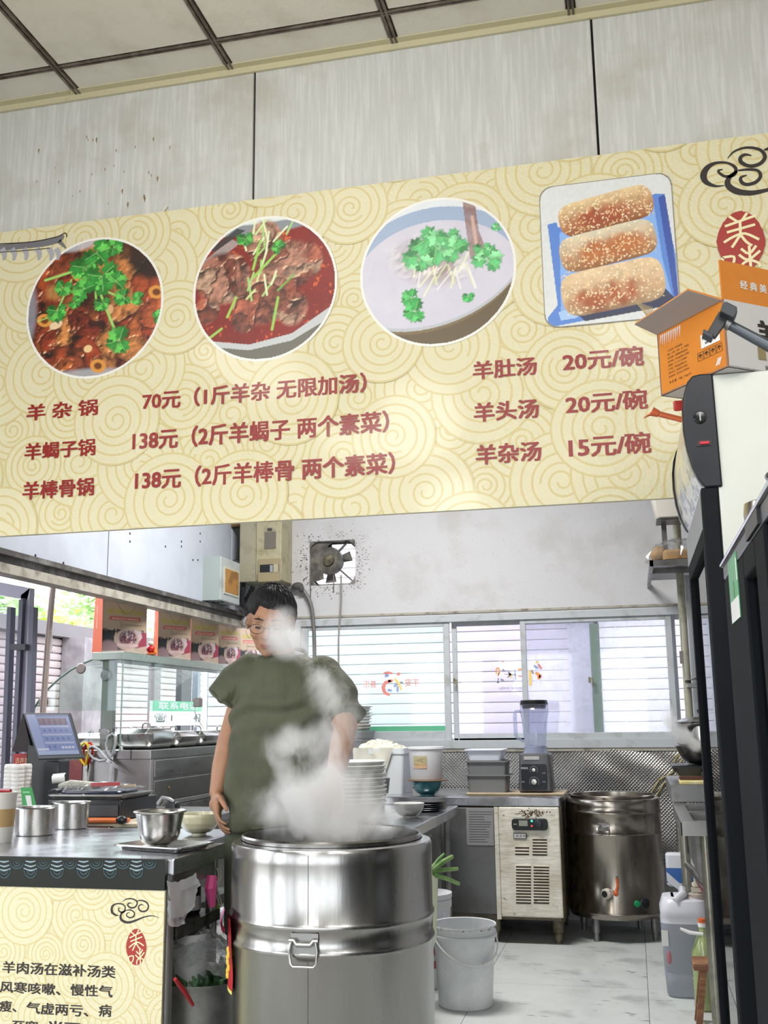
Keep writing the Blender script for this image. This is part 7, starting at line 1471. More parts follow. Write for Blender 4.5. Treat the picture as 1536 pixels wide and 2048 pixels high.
door = bevel(m.build('door', bk_, fg, smooth=0), .003)
m = MB(); m.box(GX+.012, GX+.016, GY0+.055, GY1-.035, .16, zt-.04); m.build('door_glass', glass('fridge_glass', '#a9b6b4', .4, .01), door, smooth=0)
for k in range(4):
    m = MB(); m.box(GX+.06, GR-.04, GY0+.035, GY1-.035, .45+.32*k, .46+.32*k); m.build('shelf', steeld, fg, smooth=0)
prof = [(1425, 748), (1400, 749), (1384, 753), (1374, 765), (1367, 790), (1364, 820), (1366, 860), (1373, 900), (1384, 935), (1398, 962), (1409, 976), (1445, 974)]
P = [PY(a, b, GY0) for a, b in prof]
m = MB(); m.prism([p+Vector((0, -.006, 0)) for p in P], (0, .030, 0)); hd = bevel(m.build('header_end', mat('header_black', '#15181f', .3, spec=.35), fg, smooth=40), .004, 3)
m = MB(); m.prism([Vector((p.x, GY1-.02, p.z)) for p in P], (0, .02, 0)); m.build('header_end', blackg, fg, smooth=0)
ft = [p for p in P[2:11]]
rings = []
for t in (.0, 1.0): rings.append([Vector((p.x+.004, GY0+.024+(GY1-.044-GY0)*t, p.z)) for p in ft])
m = MB(); ny = 40; hcol = []
hp = Pic(41, 81, '#d9d2bd'); hp.put((vnoise(81, 41, 6, 3) > .5)*(hp.V > .5)*1.0, '#a9b6c2', .8); hp.put(np.clip((hp.V-.55)*3, 0, 1), '#b9c4d4', .7); hp.put((vnoise(81, 41, 12, 9) > .6)*(hp.V > .62)*1.0, '#51677f', .8)
fine = []
for i in range(len(ft)-1):
    for k in range(10): fine.append(ft[i].lerp(ft[i+1], k/10))
fine.append(ft[-1])
for j, p in enumerate(fine):
    for i in range(41): m.v.append((p.x+.006, GY0+.024+(GY1-.044-GY0)*i/40, p.z)); hcol.append(list(hp.a[j, i])+[1])
for j in range(len(fine)-1):
    for i in range(40): q = j*41+i; m.f.append((q, q+1, q+42, q+41)); m.mi.append(0)
m.build('header_panel', vmat('header_print', .18), fg, smooth=60, normals=False, cols=hcol)
m = MB(); a = PY(1409, 977, GY0); m.tube([(a.x, GY0, a.z), (a.x, GY1, a.z)], .007, 8); m.build('chrome_strip', mat('chrome', '#c9c9cc', .12, 1.0), fg)
m = MB(); m.box(GX, sw, GY0+.028, GY1, zt, hb_-.008); m.build('header_base', mat('grey_header_base', '#8d9094', .35, .5), fg, smooth=0)
p = PY(1400, 835, GY0-.006); m = MB(); m.lathe([(.0145, 0), (.0145, .003), (.0125, .005), (.001, .0055)], p, 28, axis=(0, -1, 0)); lk = m.build('header_lock', blackg, fg)
m = MB(); m.box(p.x-.0015, p.x+.0015, p.y-.0065, p.y-.005, p.z-.009, p.z+.009); m.build('lock_slot', steeld, lk, smooth=0)
A = PY(1394, 893, GY0-.006); B = PY(1422, 880, GY0-.006); m = MB(); m.box(A.x, B.x, A.y-.003, A.y+.001, A.z, B.z); sw_ = m.build('switch_housing', mat('switch_black', '#08090a', .4), fg, smooth=0)
m = MB(); m.box(A.x+.006, B.x-.004, A.y-.007, A.y-.003, A.z+.003, B.z-.003); bevel(m.build('red_switch', mat('red_switch', '#b32030', .25, emit=('#b32030', .12)), sw_, smooth=0), .001)
# ================================================================ second, lower fridge in front
EX = GX-.002; EY = lambda px: PX(px, 1150, EX).y
ET = PX(1500, 1036, EX).z
y_far, y_a, y_b, y_c = EY(1447), EY(1488), EY(1513), EY(1528)
ef2 = thing('black_framed_fridge', 'lower black framed glass fridge cut by the right edge of the picture', 'fridge', (0, 0, 0))
m = MB(); m.box(EX+.04, EX+.62, y_far-.04, y_far, .04, ET-.03); m.box(EX+.58, EX+.62, .55, y_far-.04, .04, ET-.03); m.box(EX+.04, EX+.58, .55, .59, .04, ET-.03); m.box(EX+.04, EX+.58, .59, y_far-.04, .04, .2); m.build('cabinet_shell', mat('fridge_dark', '#1a1e22', .4), ef2, smooth=0)
m = MB(); m.box(EX+.0, EX+.62, .55, y_far, ET-.03, ET); bevel(m.build('top', mat('fridge_top', '#2a2d33', .3), ef2, smooth=0), .004)
m = MB(); m.tube([(EX-.002, .55, ET-.002), (EX-.002, y_far, ET-.002)], .004, 8); m.build('chrome_edge', mat('chrome', '#c9c9cc', .12, 1.0), ef2)
m = MB(); m.box(EX, EX+.04, y_a, y_far, .04, ET-.03); f1 = bevel(m.build('far_stile', bk_, ef2, smooth=0), .004)
m = MB(); m.box(EX-.004, EX+.035, .62, y_b, .05, ET-.035); m.m = 0
m = MB(); m.box(EX, EX+.035, y_c-.03, y_b, .04, ET-.03); m.box(EX, EX+.035, .55, y_c-.03, .04, .14); m.box(EX, EX+.035, .55, .60, .14, ET-.03); m.box(EX, EX+.035, y_b, y_a, .04, .14); m.box(EX, EX+.035, y_b, y_a, ET-.07, ET-.03); bevel(m.build('door_frame', bk_, ef2, smooth=0), .004)
m = MB(); m.box(EX+.014, EX+.018, y_b, y_a, .14, ET-.07); m.build('door_glass', glass('fridge_glass', '#b9c6c4', .55, .01), ef2, smooth=0)
m = MB(); m.box(EX+.014, EX+.018, .60, y_c-.03, .14, ET-.03); m.build('door_glass', glass('fridge_glass', '#b9c6c4', .55, .01), ef2, smooth=0)
zz = PX(1512, 1035, EX).z; m = MB(); m.box(EX-.004, EX+.036, EY(1530), EY(1503), zz-.016, zz+.006); m.build('corner_cap', black_m, ef2, smooth=0)
for k in range(3): m = MB(); m.box(EX+.06, EX+.57, .60, y_far-.045, .45+.35*k, .46+.35*k); m.build('shelf', steeld, ef2, smooth=0)
# green and white sticker strip on the far stile
yA, yB = EY(1476), EY(1458); zA = PX(1470, 1105, EX).z; zB = PX(1470, 1245, EX).z
stk = MB(); stk.box(EX-.0012, EX, yA, yB, zB, zA); sti = stk.build('sticker', mat('sticker_green', '#2f9355', .3), ef2, smooth=0)
m = MB(); m.box(EX-.0018, EX-.0012, yA+.003, yB-.012, zB, zB+.035); m.box(EX-.0018, EX-.0012, yA+.002, yA+.014, zB+.06, zA-.01); m.build('sticker_white', white_p, sti, smooth=0)
m = MB(); m.lathe([(.014, 0), (.014, .0006)], (EX-.0012, (yA+yB)/2, zB+.052), 20, axis=(-1, 0, 0)); m.build('sticker_disc', mat('sticker_green2', '#1e7a44', .3), sti)
# steel ware on top
px_f = PY(1545, 1000, 1.60); m = MB(); fz_ = ET+.0005
m.lathe([(.035, 0), (.038, .004), (.045, .02), (.075, .045), (.098, .058), (.1, .061), (.096, .061), (.07, .048), (.04, .022), (.001, .01)], n=48, caps=(True, False)); tag(m.build('flared_steel_bowl', steel, None, (EX+.125, 1.52, fz_)), 'flared stainless bowl on the lower fridge at the right edge', 'bowl')
m = MB(); m.lathe([(.030, 0), (.034, .006), (.036, .04), (.034, .055), (.028, .058), (.001, .056)], n=36, caps=(True, False)); tag(m.build('steel_cup', mat('warm_steel', '#b3ab9d', .25, 1.0), None, (EX+.048, 1.70, fz_)), 'rounded steel cup on the lower fridge beside the flared bowl', 'cup')
# ================================================================ open carton on the tall fridge
GTz = GT+.001
c1 = PZ(1322, 792, GTz); c2 = PZ(1456, 733, GTz)
if True:
    d = (c2-c1); d.z = 0; L = d.length; d.normalize(); nn = Vector((-d.y, d.x, 0))
    if nn.x < 0: nn = -nn
    if nn.y < 0 and False: nn = -nn
H_b = PY(1436, 598, c2.y).z-GTz
cbx = thing('cardboard_carton', 'open orange and white printed carton on top of the tall fridge', 'carton', (0, 0, 0))
orc = mat('carton_orange', '#cf7f2b', .35, var=('#c07424', 3, .5, .7), coat=.3); whc = mat('carton_white', '#c4c2c2', .45); inn = mat('carton_inner', '#a39b96', .8)
U_ = Vector((0, 0, 1)); Wd = .33; c3_ = c2+nn*Wd; c4_ = c1+nn*Wd
def fp(o, ax, u, v, off, n_): return o+ax*u+U_*v+n_*off
t_ = .004
m = MB(); m.prism([c1, c2, c2+U_*H_b, c1+U_*H_b], nn*t_); sf = m.build('orange_side', orc, cbx, smooth=0)
m = MB(); m.prism([c2, c3_, c3_+U_*H_b, c2+U_*H_b], -d*t_); wf_ = m.build('white_side', whc, cbx, smooth=0)
m = MB(); m.prism([c4_, c3_, c3_+U_*H_b, c4_+U_*H_b], -nn*t_); m.build('carton_back', whc, cbx, smooth=0)
m = MB(); m.prism([c1, c4_, c4_+U_*H_b, c1+U_*H_b], d*t_); m.build('picture_side', mat('carton_picture', '#6f8f6a', .5, var=('#6d8fc0', 4, .45, .55)), cbx, smooth=0)
m = MB(); m.prism([c1, c2, c3_, c4_], U_*t_); m.build('carton_bottom', whc, cbx, smooth=0)
# outward tilted flap of the orange side
e1, e2 = c1+U_*H_b, c2+U_*H_b; out = (-nn*.78+U_*.30).normalized()
def on_ray(px, py, o, n_):
    r_ = _ray(px, py); r_ = Vector(r_); k = (Vector(o)-Vector((0, 0, EYE))).dot(n_)/r_.dot(n_); return Vector((0, 0, EYE))+r_*k
fn = d.cross(out).normalized()
F1, F2, F3, F4 = e1, e2, on_ray(1376, 577, e1, fn), on_ray(1270, 646, e1, fn)
m = MB(); m.prism([F1, F2, F3, F4], fn*.004); m.m = 1; m.prism([F1-fn*.001 if False else F1+fn*.0045, F2+fn*.0045, F3+fn*.0045, F4+fn*.0045], fn*.0008); m.build('side_flap', [orc, inn], cbx, smooth=0)
# upright flap of the white side
g1, g2 = c2+U_*H_b, c3_+U_*H_b; Hf = PY(1433, 520, c2.y).z-g1.z
m = MB(); m.prism([g1, g2, g2+U_*Hf, g1+U_*Hf], -d*t_); uf = m.build('upright_flap', orc, cbx, smooth=0)
m = MB(); m.text('经 典 美 味', g1+nn*.055+U_*(Hf*.35)+d*.001, nn, U_, h=Hf*.22, bold=.03); m.build('lettering', mat('silver_print', '#d6d6d4', .3), uf, smooth=0, normals=False)
m = MB(); m.text('羊肉汤', c2+nn*.095+U_*(H_b*.42)+d*.001, nn, U_, h=H_b*.34, bold=.05); m.text('YANG ROU TANG', c2+nn*.125+U_*(H_b*.26)+d*.001, nn, U_, h=H_b*.10); m.text('净含量', c2+nn*.135+U_*(H_b*.13)+d*.001, nn, U_, h=H_b*.08, bold=.02); m.text('河北食品有限公司', c2+nn*.11+U_*(H_b*.03)+d*.001, nn, U_, h=H_b*.07, bold=.02); m.build('lettering', inkP, wf_, smooth=0, normals=False)
m = MB(); m.prism([c2+nn*.092+U_*H_b*.18+d*.001, c2+nn*.115+U_*H_b*.18+d*.001, c2+nn*.115+U_*H_b*.44+d*.001, c2+nn*.092+U_*H_b*.44+d*.001], d*.0006); m.build('gold_label', mat('gold_label', '#8c7f5a', .4), wf_, smooth=0)
m = MB(); m.ell(c2+nn*.035+U_*H_b*.70, (.010, .010, .016), 12, 8); 
m = MB(); rgx = random.Random(3); so = -nn*.0012
for i, t0 in enumerate(('产品名称：羊肉汤料包', '配料：羊肉、羊杂、水、食用盐', '执行标准：按照国家食品标准', '生产地址：河北省食品工业园区', '保质期：十二个月 冷冻保存', '生产者：河北食品有限公司', '食用方法：加热即食 风味佳', '联系电话：见封口处 欢迎选购')):
    m.text(t0, c1+d*(.035)+U_*(H_b*(.62-.058*i))+so, d, U_, h=H_b*.032)
m.text('净 含 量：10kg（1kgx10）', c1+d*.035+U_*(H_b*.115)+so, d, U_, h=H_b*.05); m.build('small_lettering', inkP, sf, smooth=0, normals=False)
m = MB(); m.prism([c1+d*L*.66+U_*H_b*.42+so, c1+d*L*.93+U_*H_b*.42+so, c1+d*L*.93+U_*H_b*.62+so, c1+d*L*.66+U_*H_b*.62+so], so*.4); stkr = m.build('white_sticker', white_p, sf, smooth=0)
m = MB(); m.text('生产日期：2023年05月', c1+d*L*.68+U_*H_b*.54+so*1.8, d, U_, w=L*.22, h=H_b*.04, bold=.02); m.text('保质期：12个月', c1+d*L*.72+U_*H_b*.46+so*1.8, d, U_, w=L*.15, h=H_b*.04, bold=.02); m.build('lettering', inkP, stkr, smooth=0, normals=False)
for k in range(4):
    x0_ = L*(.60+.09*k); q = [c1+d*(x0_+a_)+U_*(H_b*b_)+so for a_, b_ in ((0, .26), (L*.075, .26), (L*.075, .38), (0, .38))]; m = MB()
    m.tube(q, .0006, 4, closed=True); c_ = (q[0]+q[2])/2; m.tube([c_+d*L*.02*math.cos(a_)+U_*H_b*.03*math.sin(a_) for a_ in np.linspace(0, 3.14, 7)], .0009, 4); m.tube([c_+U_*H_b*.03, c_-U_*H_b*.03], .0007, 4); m.build('handling_symbol', inkP, sf)
m = MB()
for k in range(11): u0 = L*(.06+.03*k); m.prism([c1+d*u0+U_*H_b*.93+so*.6, c1+d*(u0+.004)+U_*H_b*.93+so*.6, c1+d*(u0-.002)+U_*H_b*(.78-.02*(k % 3))+so*.6], so*.2)
for k in range(3): u0 = L*(.84+.02*k); m.prism([c1+d*u0+U_*H_b*.08+so*.6, c1+d*(u0+.003)+U_*H_b*.08+so*.6, c1+d*(u0+.012)+U_*H_b*.18+so*.6, c1+d*(u0+.009)+U_*H_b*.18+so*.6], so*.2)
m.build('tape_glint', mat('tape_highlight_paint', '#e9e6ea', .15), sf, smooth=0, kind='stuff')  # pale slivers painting highlights on the carton tape
m = MB(); a = PY(1272, 604, c1.y+.12); b = PY(1300, 610, c1.y+.12)
for k in range(9): m.tube([on_ray(1300+k*1.0, 640, c4_, nn), on_ray(1272+k*4, 604+k*1.2, c4_, nn)], .0012, 4)
m.build('straw_end', mat('straw', '#b5a074', .7), cbx)
# orange brush and red tag hanging beside the header
yo = GY0+.22
ob_ = thing('orange_brush', 'orange ribbed brush sticking out left of the fridge header', 'brush', (0, 0, 0))
A = PY(1374, 842, yo); B = PY(1318, 828, yo); C = PY(1304, 823, yo); m = MB(); m.tube([A, A.lerp(B, .5), B], .0068, 10); bro = m.build('handle', mat('orange_handle', '#c9683a', .4), ob_)
for k in range(16): q = A.lerp(B, k/16); m = MB(); m.tube([q, q+(B-A).normalized()*.0015], .0082, 8); m.build('handle_rib', mat('orange_handle', '#c9683a', .4), bro)
m = MB(); m.tube([B, C], [.0085, .012], 10); m.build('ferrule', mat('orange_ferrule', '#b5562c', .4), ob_)
m = MB()
for k in range(7): s_ = C+(B-C)*(k*.2); m.tube([s_, s_+Vector((-.022, 0, -.016+.003*k))], .0016, 5)
m.build('bristles', mat('orange_bristle', '#d98250', .5), ob_)
A = PY(1355, 811, yo+.02); m = MB(); m.rbox(0, 0, -.014, .012, .028, .012, .004, .003); rt = tag(m.build('red_tag', mat('red_tag', '#c23a34', .3), None, (A.x+.004, yo+.02, A.z)), 'small glossy red tag between carton and fridge header', 'tag')
m = MB(); m.tube([A+Vector((.01, 0, .0)), PY(1366, 800, yo+.02), PY(1372, 790, yo+.02)], .003, 6); m.build('tag_loop', black_m, rt).matrix_parent_inverse = Matrix.Translation((-A.x-.004, -yo-.02, -A.z))
# selfie stick with phone clamp
yq = 1.95; ss = thing('phone_clamp_stick', 'black phone clamp on a grey rod in front of the carton', 'phone holder', (0, 0, 0))
Q = lambda a, b, dy=0: PY(a, b, yq+dy)
m = MB(); m.prism([Q(1438, 622), Q(1462, 632), Q(1431, 676), Q(1412, 668)], (0, .010, 0)); bevel(m.build('clamp_plate', black_m, ss, smooth=0), .002)
m = MB(); m.prism([Q(1446, 606, -.02), Q(1452, 602, -.02), Q(1474, 613, -.02), Q(1475, 624, -.02), Q(1468, 636, -.02), Q(1440, 622, -.02)], (0, .028, 0)); bevel(m.build('clamp_jaw', mat('jaw_grey', '#2b2f35', .5), ss, smooth=0), .002)
m = MB(); m.prism([Q(1407, 657, -.02), Q(1428, 668, -.02), Q(1424, 677, -.02), Q(1405, 667, -.02)], (0, .028, 0)); bevel(m.build('clamp_jaw', mat('jaw_grey', '#2b2f35', .5), ss, smooth=0), .002)
m = MB(); m.tube([Q(1452, 645, .012), Q(1462, 651, .012)], .012, 12); m.build('joint', steeld, ss)
m = MB(); m.tube([Q(1460, 650, .012), Q(1540, 693, .0), Q(1700, 780, -.05)], [.0095, .011, .012], 12); m.tube([Q(1700, 780, -.05), Vector((Q(1700, 780, -.05).x, Q(1700, 780, -.05).y, ET+.004))], .010, 10); m.build('rod', mat('rod_grey', '#4d525a', .35, .5), ss)

# ================================================================ the cook
def remesh(o, vox, smooth_it=3, fn=None):
    md = o.modifiers.new('r', 'REMESH'); md.mode = 'VOXEL'; md.voxel_size = vox; bpy.context.view_layer.update()
    me = bpy.data.meshes.new_from_object(o.evaluated_get(bpy.context.evaluated_depsgraph_get())); mats = list(o.data.materials); o.modifiers.clear(); o.data = me
    me.materials.clear()
    for q in mats: me.materials.append(q)
    b = bmesh.new(); b.from_mesh(me)
    for _ in range(smooth_it): bmesh.ops.smooth_vert(b, verts=b.verts, factor=.5, use_axis_x=True, use_axis_y=True, use_axis_z=True)
    if fn:
        b.normal_update()
        mv = [(v, fn(v.co, v.normal)) for v in b.verts]
        for v, d_ in mv: v.co += v.normal*d_
    b.to_mesh(me); b.free(); me.shade_smooth(); return o
CY = 3.68
ck = thing('person', 'man in olive t-shirt and glasses leaning over the large steaming barrel', 'person', (PY(550, 1640, CY).x, CY, 0)); CO = Vector(ck.location)
def C(px, py, Y): return PY(px, py, Y)-CO
skin = mat('skin', '#a97d60', .5, sub=.05, var=('#96684c', 9, .5, .8)); shirtm = mat('olive_cotton', '#545744', .85, var=('#474a39', 5, .45, .7), bump=(.8, 9, (1.7, 1.7, .5))); shortm = mat('dark_olive_shorts', '#464d38', .8, var=('#39402d', 5, .45, .6))
hairm = mat('black_hair', '#0c0c0f', .6, bump=(.5, 90, (1, 1, .25)))
def cap(m, pts, rs, n=14):
    m.tube(pts, rs, n)
    for p, r in zip(pts, rs): m.ell(p, r, n, 8)
HC_ = C(541, 1243, CY-.03)
fw = Vector((.20, -.98, 0)).normalized(); ph = math.radians(20); fwd = (fw*math.cos(ph)-Vector((0, 0, 1))*math.sin(ph)).normalized(); xr = fwd.cross(Vector((0, 0, 1))).normalized(); upv = xr.cross(fwd).normalized()
RH = Matrix((xr, fwd, upv)).transposed(); SH = 1.04
roll_ = Matrix.Rotation(math.radians(-5), 3, fwd); RH = roll_ @ RH
def Hd(x, y, z): return HC_+RH @ (Vector((x, y, z))*SH)
def hell(m, c, r, n=18, k=12): m.ell(Hd(*c), tuple(q*SH for q in r), n, k, R=RH)
m = MB()
hell(m, (0, -.012, .022), (.076, .096, .092)); hell(m, (0, .030, -.022), (.064, .060, .080)); hell(m, (0, .040, -.070), (.047, .044, .038)); hell(m, (0, .066, -.094), (.022, .018, .017))
m.tube([Hd(0, .084, .014), Hd(0, .099, -.010), Hd(0, .108, -.026)], [.008, .010, .013], 10); hell(m, (0, .108, -.028), (.013, .011, .010), 12, 8)
for s_ in (-1, 1):
    hell(m, (s_*.012, .098, -.030), (.009, .010, .008), 10, 8); hell(m, (s_*.030, .080, .024), (.026, .012, .008), 12, 8); hell(m, (s_*.040, .060, -.028), (.024, .026, .022), 12, 8); hell(m, (s_*.080, -.006, -.008), (.008, .018, .031), 12, 8); hell(m, (s_*.031, .073, .002), (.016, .013, .012), 12, 8)
hell(m, (0, .086, -.056), (.024, .010, .0065), 14, 8); hell(m, (0, .084, -.067), (.020, .010, .0065), 14, 8)
nb = C(560, 1312, CY+.02); cap(m, [Hd(0, -.018, -.055), nb, C(560, 1332, CY+.04)], [.056, .058, .062], 16)
# trunk under the clothes
def rings(m, rows, n=28):
    R_ = []
    for yp, xl, xr_, dep, yc in rows: a = C(xl, yp, yc); b = C(xr_, yp, yc); cx = (a.x+b.x)/2; hw = (b.x-a.x)/2; R_.append([(cx+hw*math.cos(6.2832*i/n), yc-CO.y+dep*math.sin(6.2832*i/n), a.z) for i in range(n)])
    m.loft(R_)
rings(m, [(1700, 466, 640, .10, CY+.06), (1640, 464, 640, .105, CY+.06), (1560, 470, 636, .105, CY+.05), (1460, 474, 650, .10, CY+.03), (1390, 492, 650, .085, CY+.02), (1350, 510, 628, .065, CY+.025), (1322, 536, 592, .05, CY+.03)])
# arms
shL, elL, wrL = C(500, 1356, CY+.03), C(453, 1494, CY+.05), C(433, 1585, CY-.01)
cap(m, [shL, shL.lerp(elL, .5)+Vector((0, 0, 0)), elL, elL.lerp(wrL, .45), wrL], [.048, .047, .040, .038, .027])
shR, elR, wrR = C(644, 1358, CY+.01), C(692, 1452, CY-.11), C(667, 1566, CY-.25)
cap(m, [shR, shR.lerp(elR, .5), elR, elR.lerp(wrR, .35), wrR], [.050, .050, .042, .042, .028])
# hands: palm and five fingers each
def hand(m, wr, tipdir, side, nrm, L=.185, curl=.5, thumb_side=1):
    """side = across the knuckles, nrm = back of the hand, fingers curl towards -nrm"""
    t = Vector(tipdir).normalized(); s = Vector(side); s = (s-t*s.dot(t)).normalized(); n_ = s.cross(t) if s.cross(t).dot(Vector(nrm)) > 0 else -s.cross(t)
    for a_ in (-.026, -.009, .009, .026): m.tube([wr+s*a_*.55, wr+t*.045+s*a_, wr+t*.088+s*a_*1.15], [.015, .0165, .0125], 10); m.ell(wr+t*.088+s*a_*1.15, .0118, 10, 8)
    m.ell(wr+t*.045, (.030, .030, .030), 12, 8)
    for k, (a_, ln, r_) in enumerate(((-.030, .070, .0092), (-.0105, .078, .0096), (.0105, .074, .0092), (.030, .058, .0082))):
        p = wr+t*.090+s*a_*1.12; d_ = t; pts = [p]; rr_ = [r_*1.08]; 
        for j, fr_ in enumerate((.45, .32, .23)):
            an = curl*(j+.7)*.75; d_ = (t*math.cos(an)-n_*math.sin(an)+s*a_*1.5).normalized(); p = p+d_*ln*fr_; pts.append(p); rr_.append(r_*(1-.10*(j+1)))
        m.tube(pts, rr_, 9)
        for p_, q_ in zip(pts, rr_): m.ell(p_, q_, 9, 7)
    ts = thumb_side; b0 = wr+t*.022+s*(.022*ts)-n_*.006; b1 = b0+(t*.55+s*.75*ts-n_*.25).normalized()*.038; b2 = b1+(t*.85+s*.35*ts-n_*.35).normalized()*.032; b3 = b2+(t*.95-n_*.4).normalized()*.024
    m.tube([b0, b1, b2, b3], [.015, .0125, .0105, .0085], 9)
    for p_, q_ in ((b1, .0125), (b2, .0105), (b3, .0085)): m.ell(p_, q_, 9, 7)
hand(m, wrL, C(436, 1655, CY-.06)-wrL, Vector((.35, -1, 0)), Vector((-1, -.3, 0)), curl=.55, thumb_side=1)
hand(m, wrR, C(658, 1650, CY-.34)-wrR, Vector((1, .1, 0)), Vector((0, 1, .5)), curl=.75, thumb_side=-1)
# legs and feet
for s_, px in ((-1, 508), (1, 600)):
    hp_ = C(px, 1690, CY+.06); kn_ = Vector((hp_.x*1.05, hp_.y-.02, .50)); an_ = Vector((hp_.x*1.1, hp_.y+.03, .09))
    cap(m, [hp_, kn_, kn_.lerp(an_, .35), an_], [.088, .058, .056, .036]); m.ell(an_+Vector((0, -.06, -.052)), (.044, .115, .036), 14, 10)
    for k in range(5): m.ell(an_+Vector((-.034+.017*k, -.168+abs(k-2+s_)*.006, -.064)), (.0085, .016, .011), 8, 6)
body = m.build('body', skin, ck); remesh(body, .0052, 3)
# t-shirt
m = MB()
rings(m, [(1651, 447, 660, .128, CY+.05), (1600, 450, 658, .138, CY+.045), (1540, 455, 656, .142, CY+.04), (1470, 460, 664, .132, CY+.03), (1410, 468, 676, .124, CY+.02), (1368, 480, 672, .112, CY+.02), (1340, 492, 655, .098, CY+.02), (1322, 506, 630, .084, CY+.028), (1311, 524, 608, .070, CY+.035)], 36)
slL, slR = C(452, 1400, CY+.035), C(688, 1438, CY-.085); aL, aR = C(492, 1336, CY+.03), C(654, 1340, CY+.01)
m.tube([aL+Vector((.045, 0, -.005)), aL.lerp(slL, .45), slL], [.072, .074, .076], 20); m.ell(aL+Vector((.022, 0, -.004)), (.068, .072, .060), 18, 12)
m.tube([aR+Vector((-.04, 0, -.01)), aR.lerp(slR, .45), slR], [.076, .078, .076], 20); m.ell(aR+Vector((-.02, 0, -.008)), (.074, .076, .062), 18, 12)
axR = (slR-aR).normalized(); axL = (slL-aL).normalized()
def folds(co, no):
    w = 0.0; z = co.z; x = co.x
    w += .012*math.sin(38*(x*.8+z*.42)+2.2*math.sin(9*z+3*x))*max(0, min(1, (1.38-z)*2.6)); w += .012*math.sin(30*(x*1.1-z*.7)+1.5*math.sin(7*x+11*z))*max(0, 1-abs(z-1.02)*4); w += .009*math.sin(70*(z-.35*x)+2*math.sin(17*x))*math.exp(-((z-1.33)/.09)**2)
    w += .007*math.sin(46*x+5*math.sin(5*z))*max(0, 1-abs(x+.14)*7)*max(0, min(1, (1.32-z)*4))
    return w
sh_ = m.build('t_shirt', shirtm, ck); remesh(sh_, .0075, 4, folds)
def hoop(cx, rad, ax, name, mt_, r_=.006, n=28, sq_=(1, 1)):
    ax = Vector(ax).normalized(); a = ax.cross(Vector((0, 1, 0))).normalized(); b = ax.cross(a).normalized(); m = MB(); m.tube([Vector(cx)+a*rad*sq_[0]*math.cos(6.2832*i/n)+b*rad*sq_[1]*math.sin(6.2832*i/n) for i in range(n)], r_, 6, closed=True); return m.build(name, mt_, sh_)
hoop(slL-axL*.006, .0715, axL, 'sleeve_hem', shirtm, .007); hoop(slR-axR*.006, .0725, axR, 'sleeve_hem', shirtm, .007)
m = MB(); n = 32; kc = [C(566, 1312, CY)+Vector((.078*math.cos(t), .018+.080*math.sin(t), .034*math.sin(t)-.002)) for t in [6.2832*i/n for i in range(n)]]; m.tube(kc, .0075, 8, closed=True); m.build('collar', shirtm, sh_)
a = C(447, 1648, CY+.05); b = C(660, 1648, CY+.05); m = MB(); m.tube([((a.x+b.x)/2+(b.x-a.x)/2*.995*math.cos(t), .05+.128*math.sin(t), a.z) for t in [6.2832*i/40 for i in range(40)]], .005, 6, closed=True); m.build('hem', shirtm, sh_)
# shorts
m = MB(); rings(m, [(1720, 452, 655, .115, CY+.06), (1680, 455, 652, .118, CY+.06), (1630, 460, 648, .112, CY+.05)], 32)
for px in (506, 602): hp_ = C(px, 1690, CY+.06); m.tube([hp_+Vector((0, 0, .04)), Vector((hp_.x*1.05, hp_.y-.01, .55))], [.105, .092], 22)
so_ = m.build('shorts', shortm, ck); remesh(so_, .010, 3)
for s_, px in ((-1, 508), (1, 600)):
    hp_ = C(px, 1690, CY+.06); fx_ = hp_.x*1.1; m = MB(); m.rbox(fx_, hp_.y-.03, 0, .022, .10, .27, .045, .006); m.tube([(fx_-.045, hp_.y-.09, .02), (fx_-.03, hp_.y-.085, .075), (fx_+.03, hp_.y-.085, .075), (fx_+.045, hp_.y-.09, .02)], .012, 8); m.build('slipper', black_m, ck)
# hair: a thick cap following the skull, cut at the hairline
m = MB(); nu, nv = 128, 96; ok = {}; rg = random.Random(2)
for j in range(nv+1):
    th = math.pi*j/nv
    for i in range(nu):
        a = 6.2832*i/nu; x, y, z = math.sin(th)*math.cos(a), math.sin(th)*math.sin(a), math.cos(th)
        thick = .012+.008*max(0, z)+.0015*math.sin(31*a+9*th)+.001*math.sin(53*a)
        front = y > .05
        wf_ = min(1, max(0, (y-.25)/.25)); wb_ = min(1, max(0, (.10-y)/.3)); wx_ = min(1, max(0, (abs(x)-.45)/.25)); zl = (.04*(1-wf_)+(.52+.08*math.sin(a*2+.9))*wf_); zl = zl*(1-wx_*wf_)+.12*wx_*wf_; zl = zl*(1-wb_)-.62*wb_
        keep_ = z > zl-.12; fade = max(0.0, min(1.0, (z-zl)*7)); fade = fade*fade*(3-2*fade); pad = -.005 if z < zl else 0
        q = Hd(x*(.077+thick*fade+.001+pad), -.012+y*(.097+thick*fade*.8+.001+pad), .024+z*(.092+thick*fade+pad)); ok[(i, j)] = keep_; m.v.append(tuple(q))
for j in range(nv):
    for i in range(nu):
        k = (i+1) % nu
        if ok[(i, j)] or ok[(k, j)] and ok[(i, j+1)]: m.f.append((j*nu+i, j*nu+k, (j+1)*nu+k, (j+1)*nu+i)); m.mi.append(0)
m.build('hair', hairm, ck)
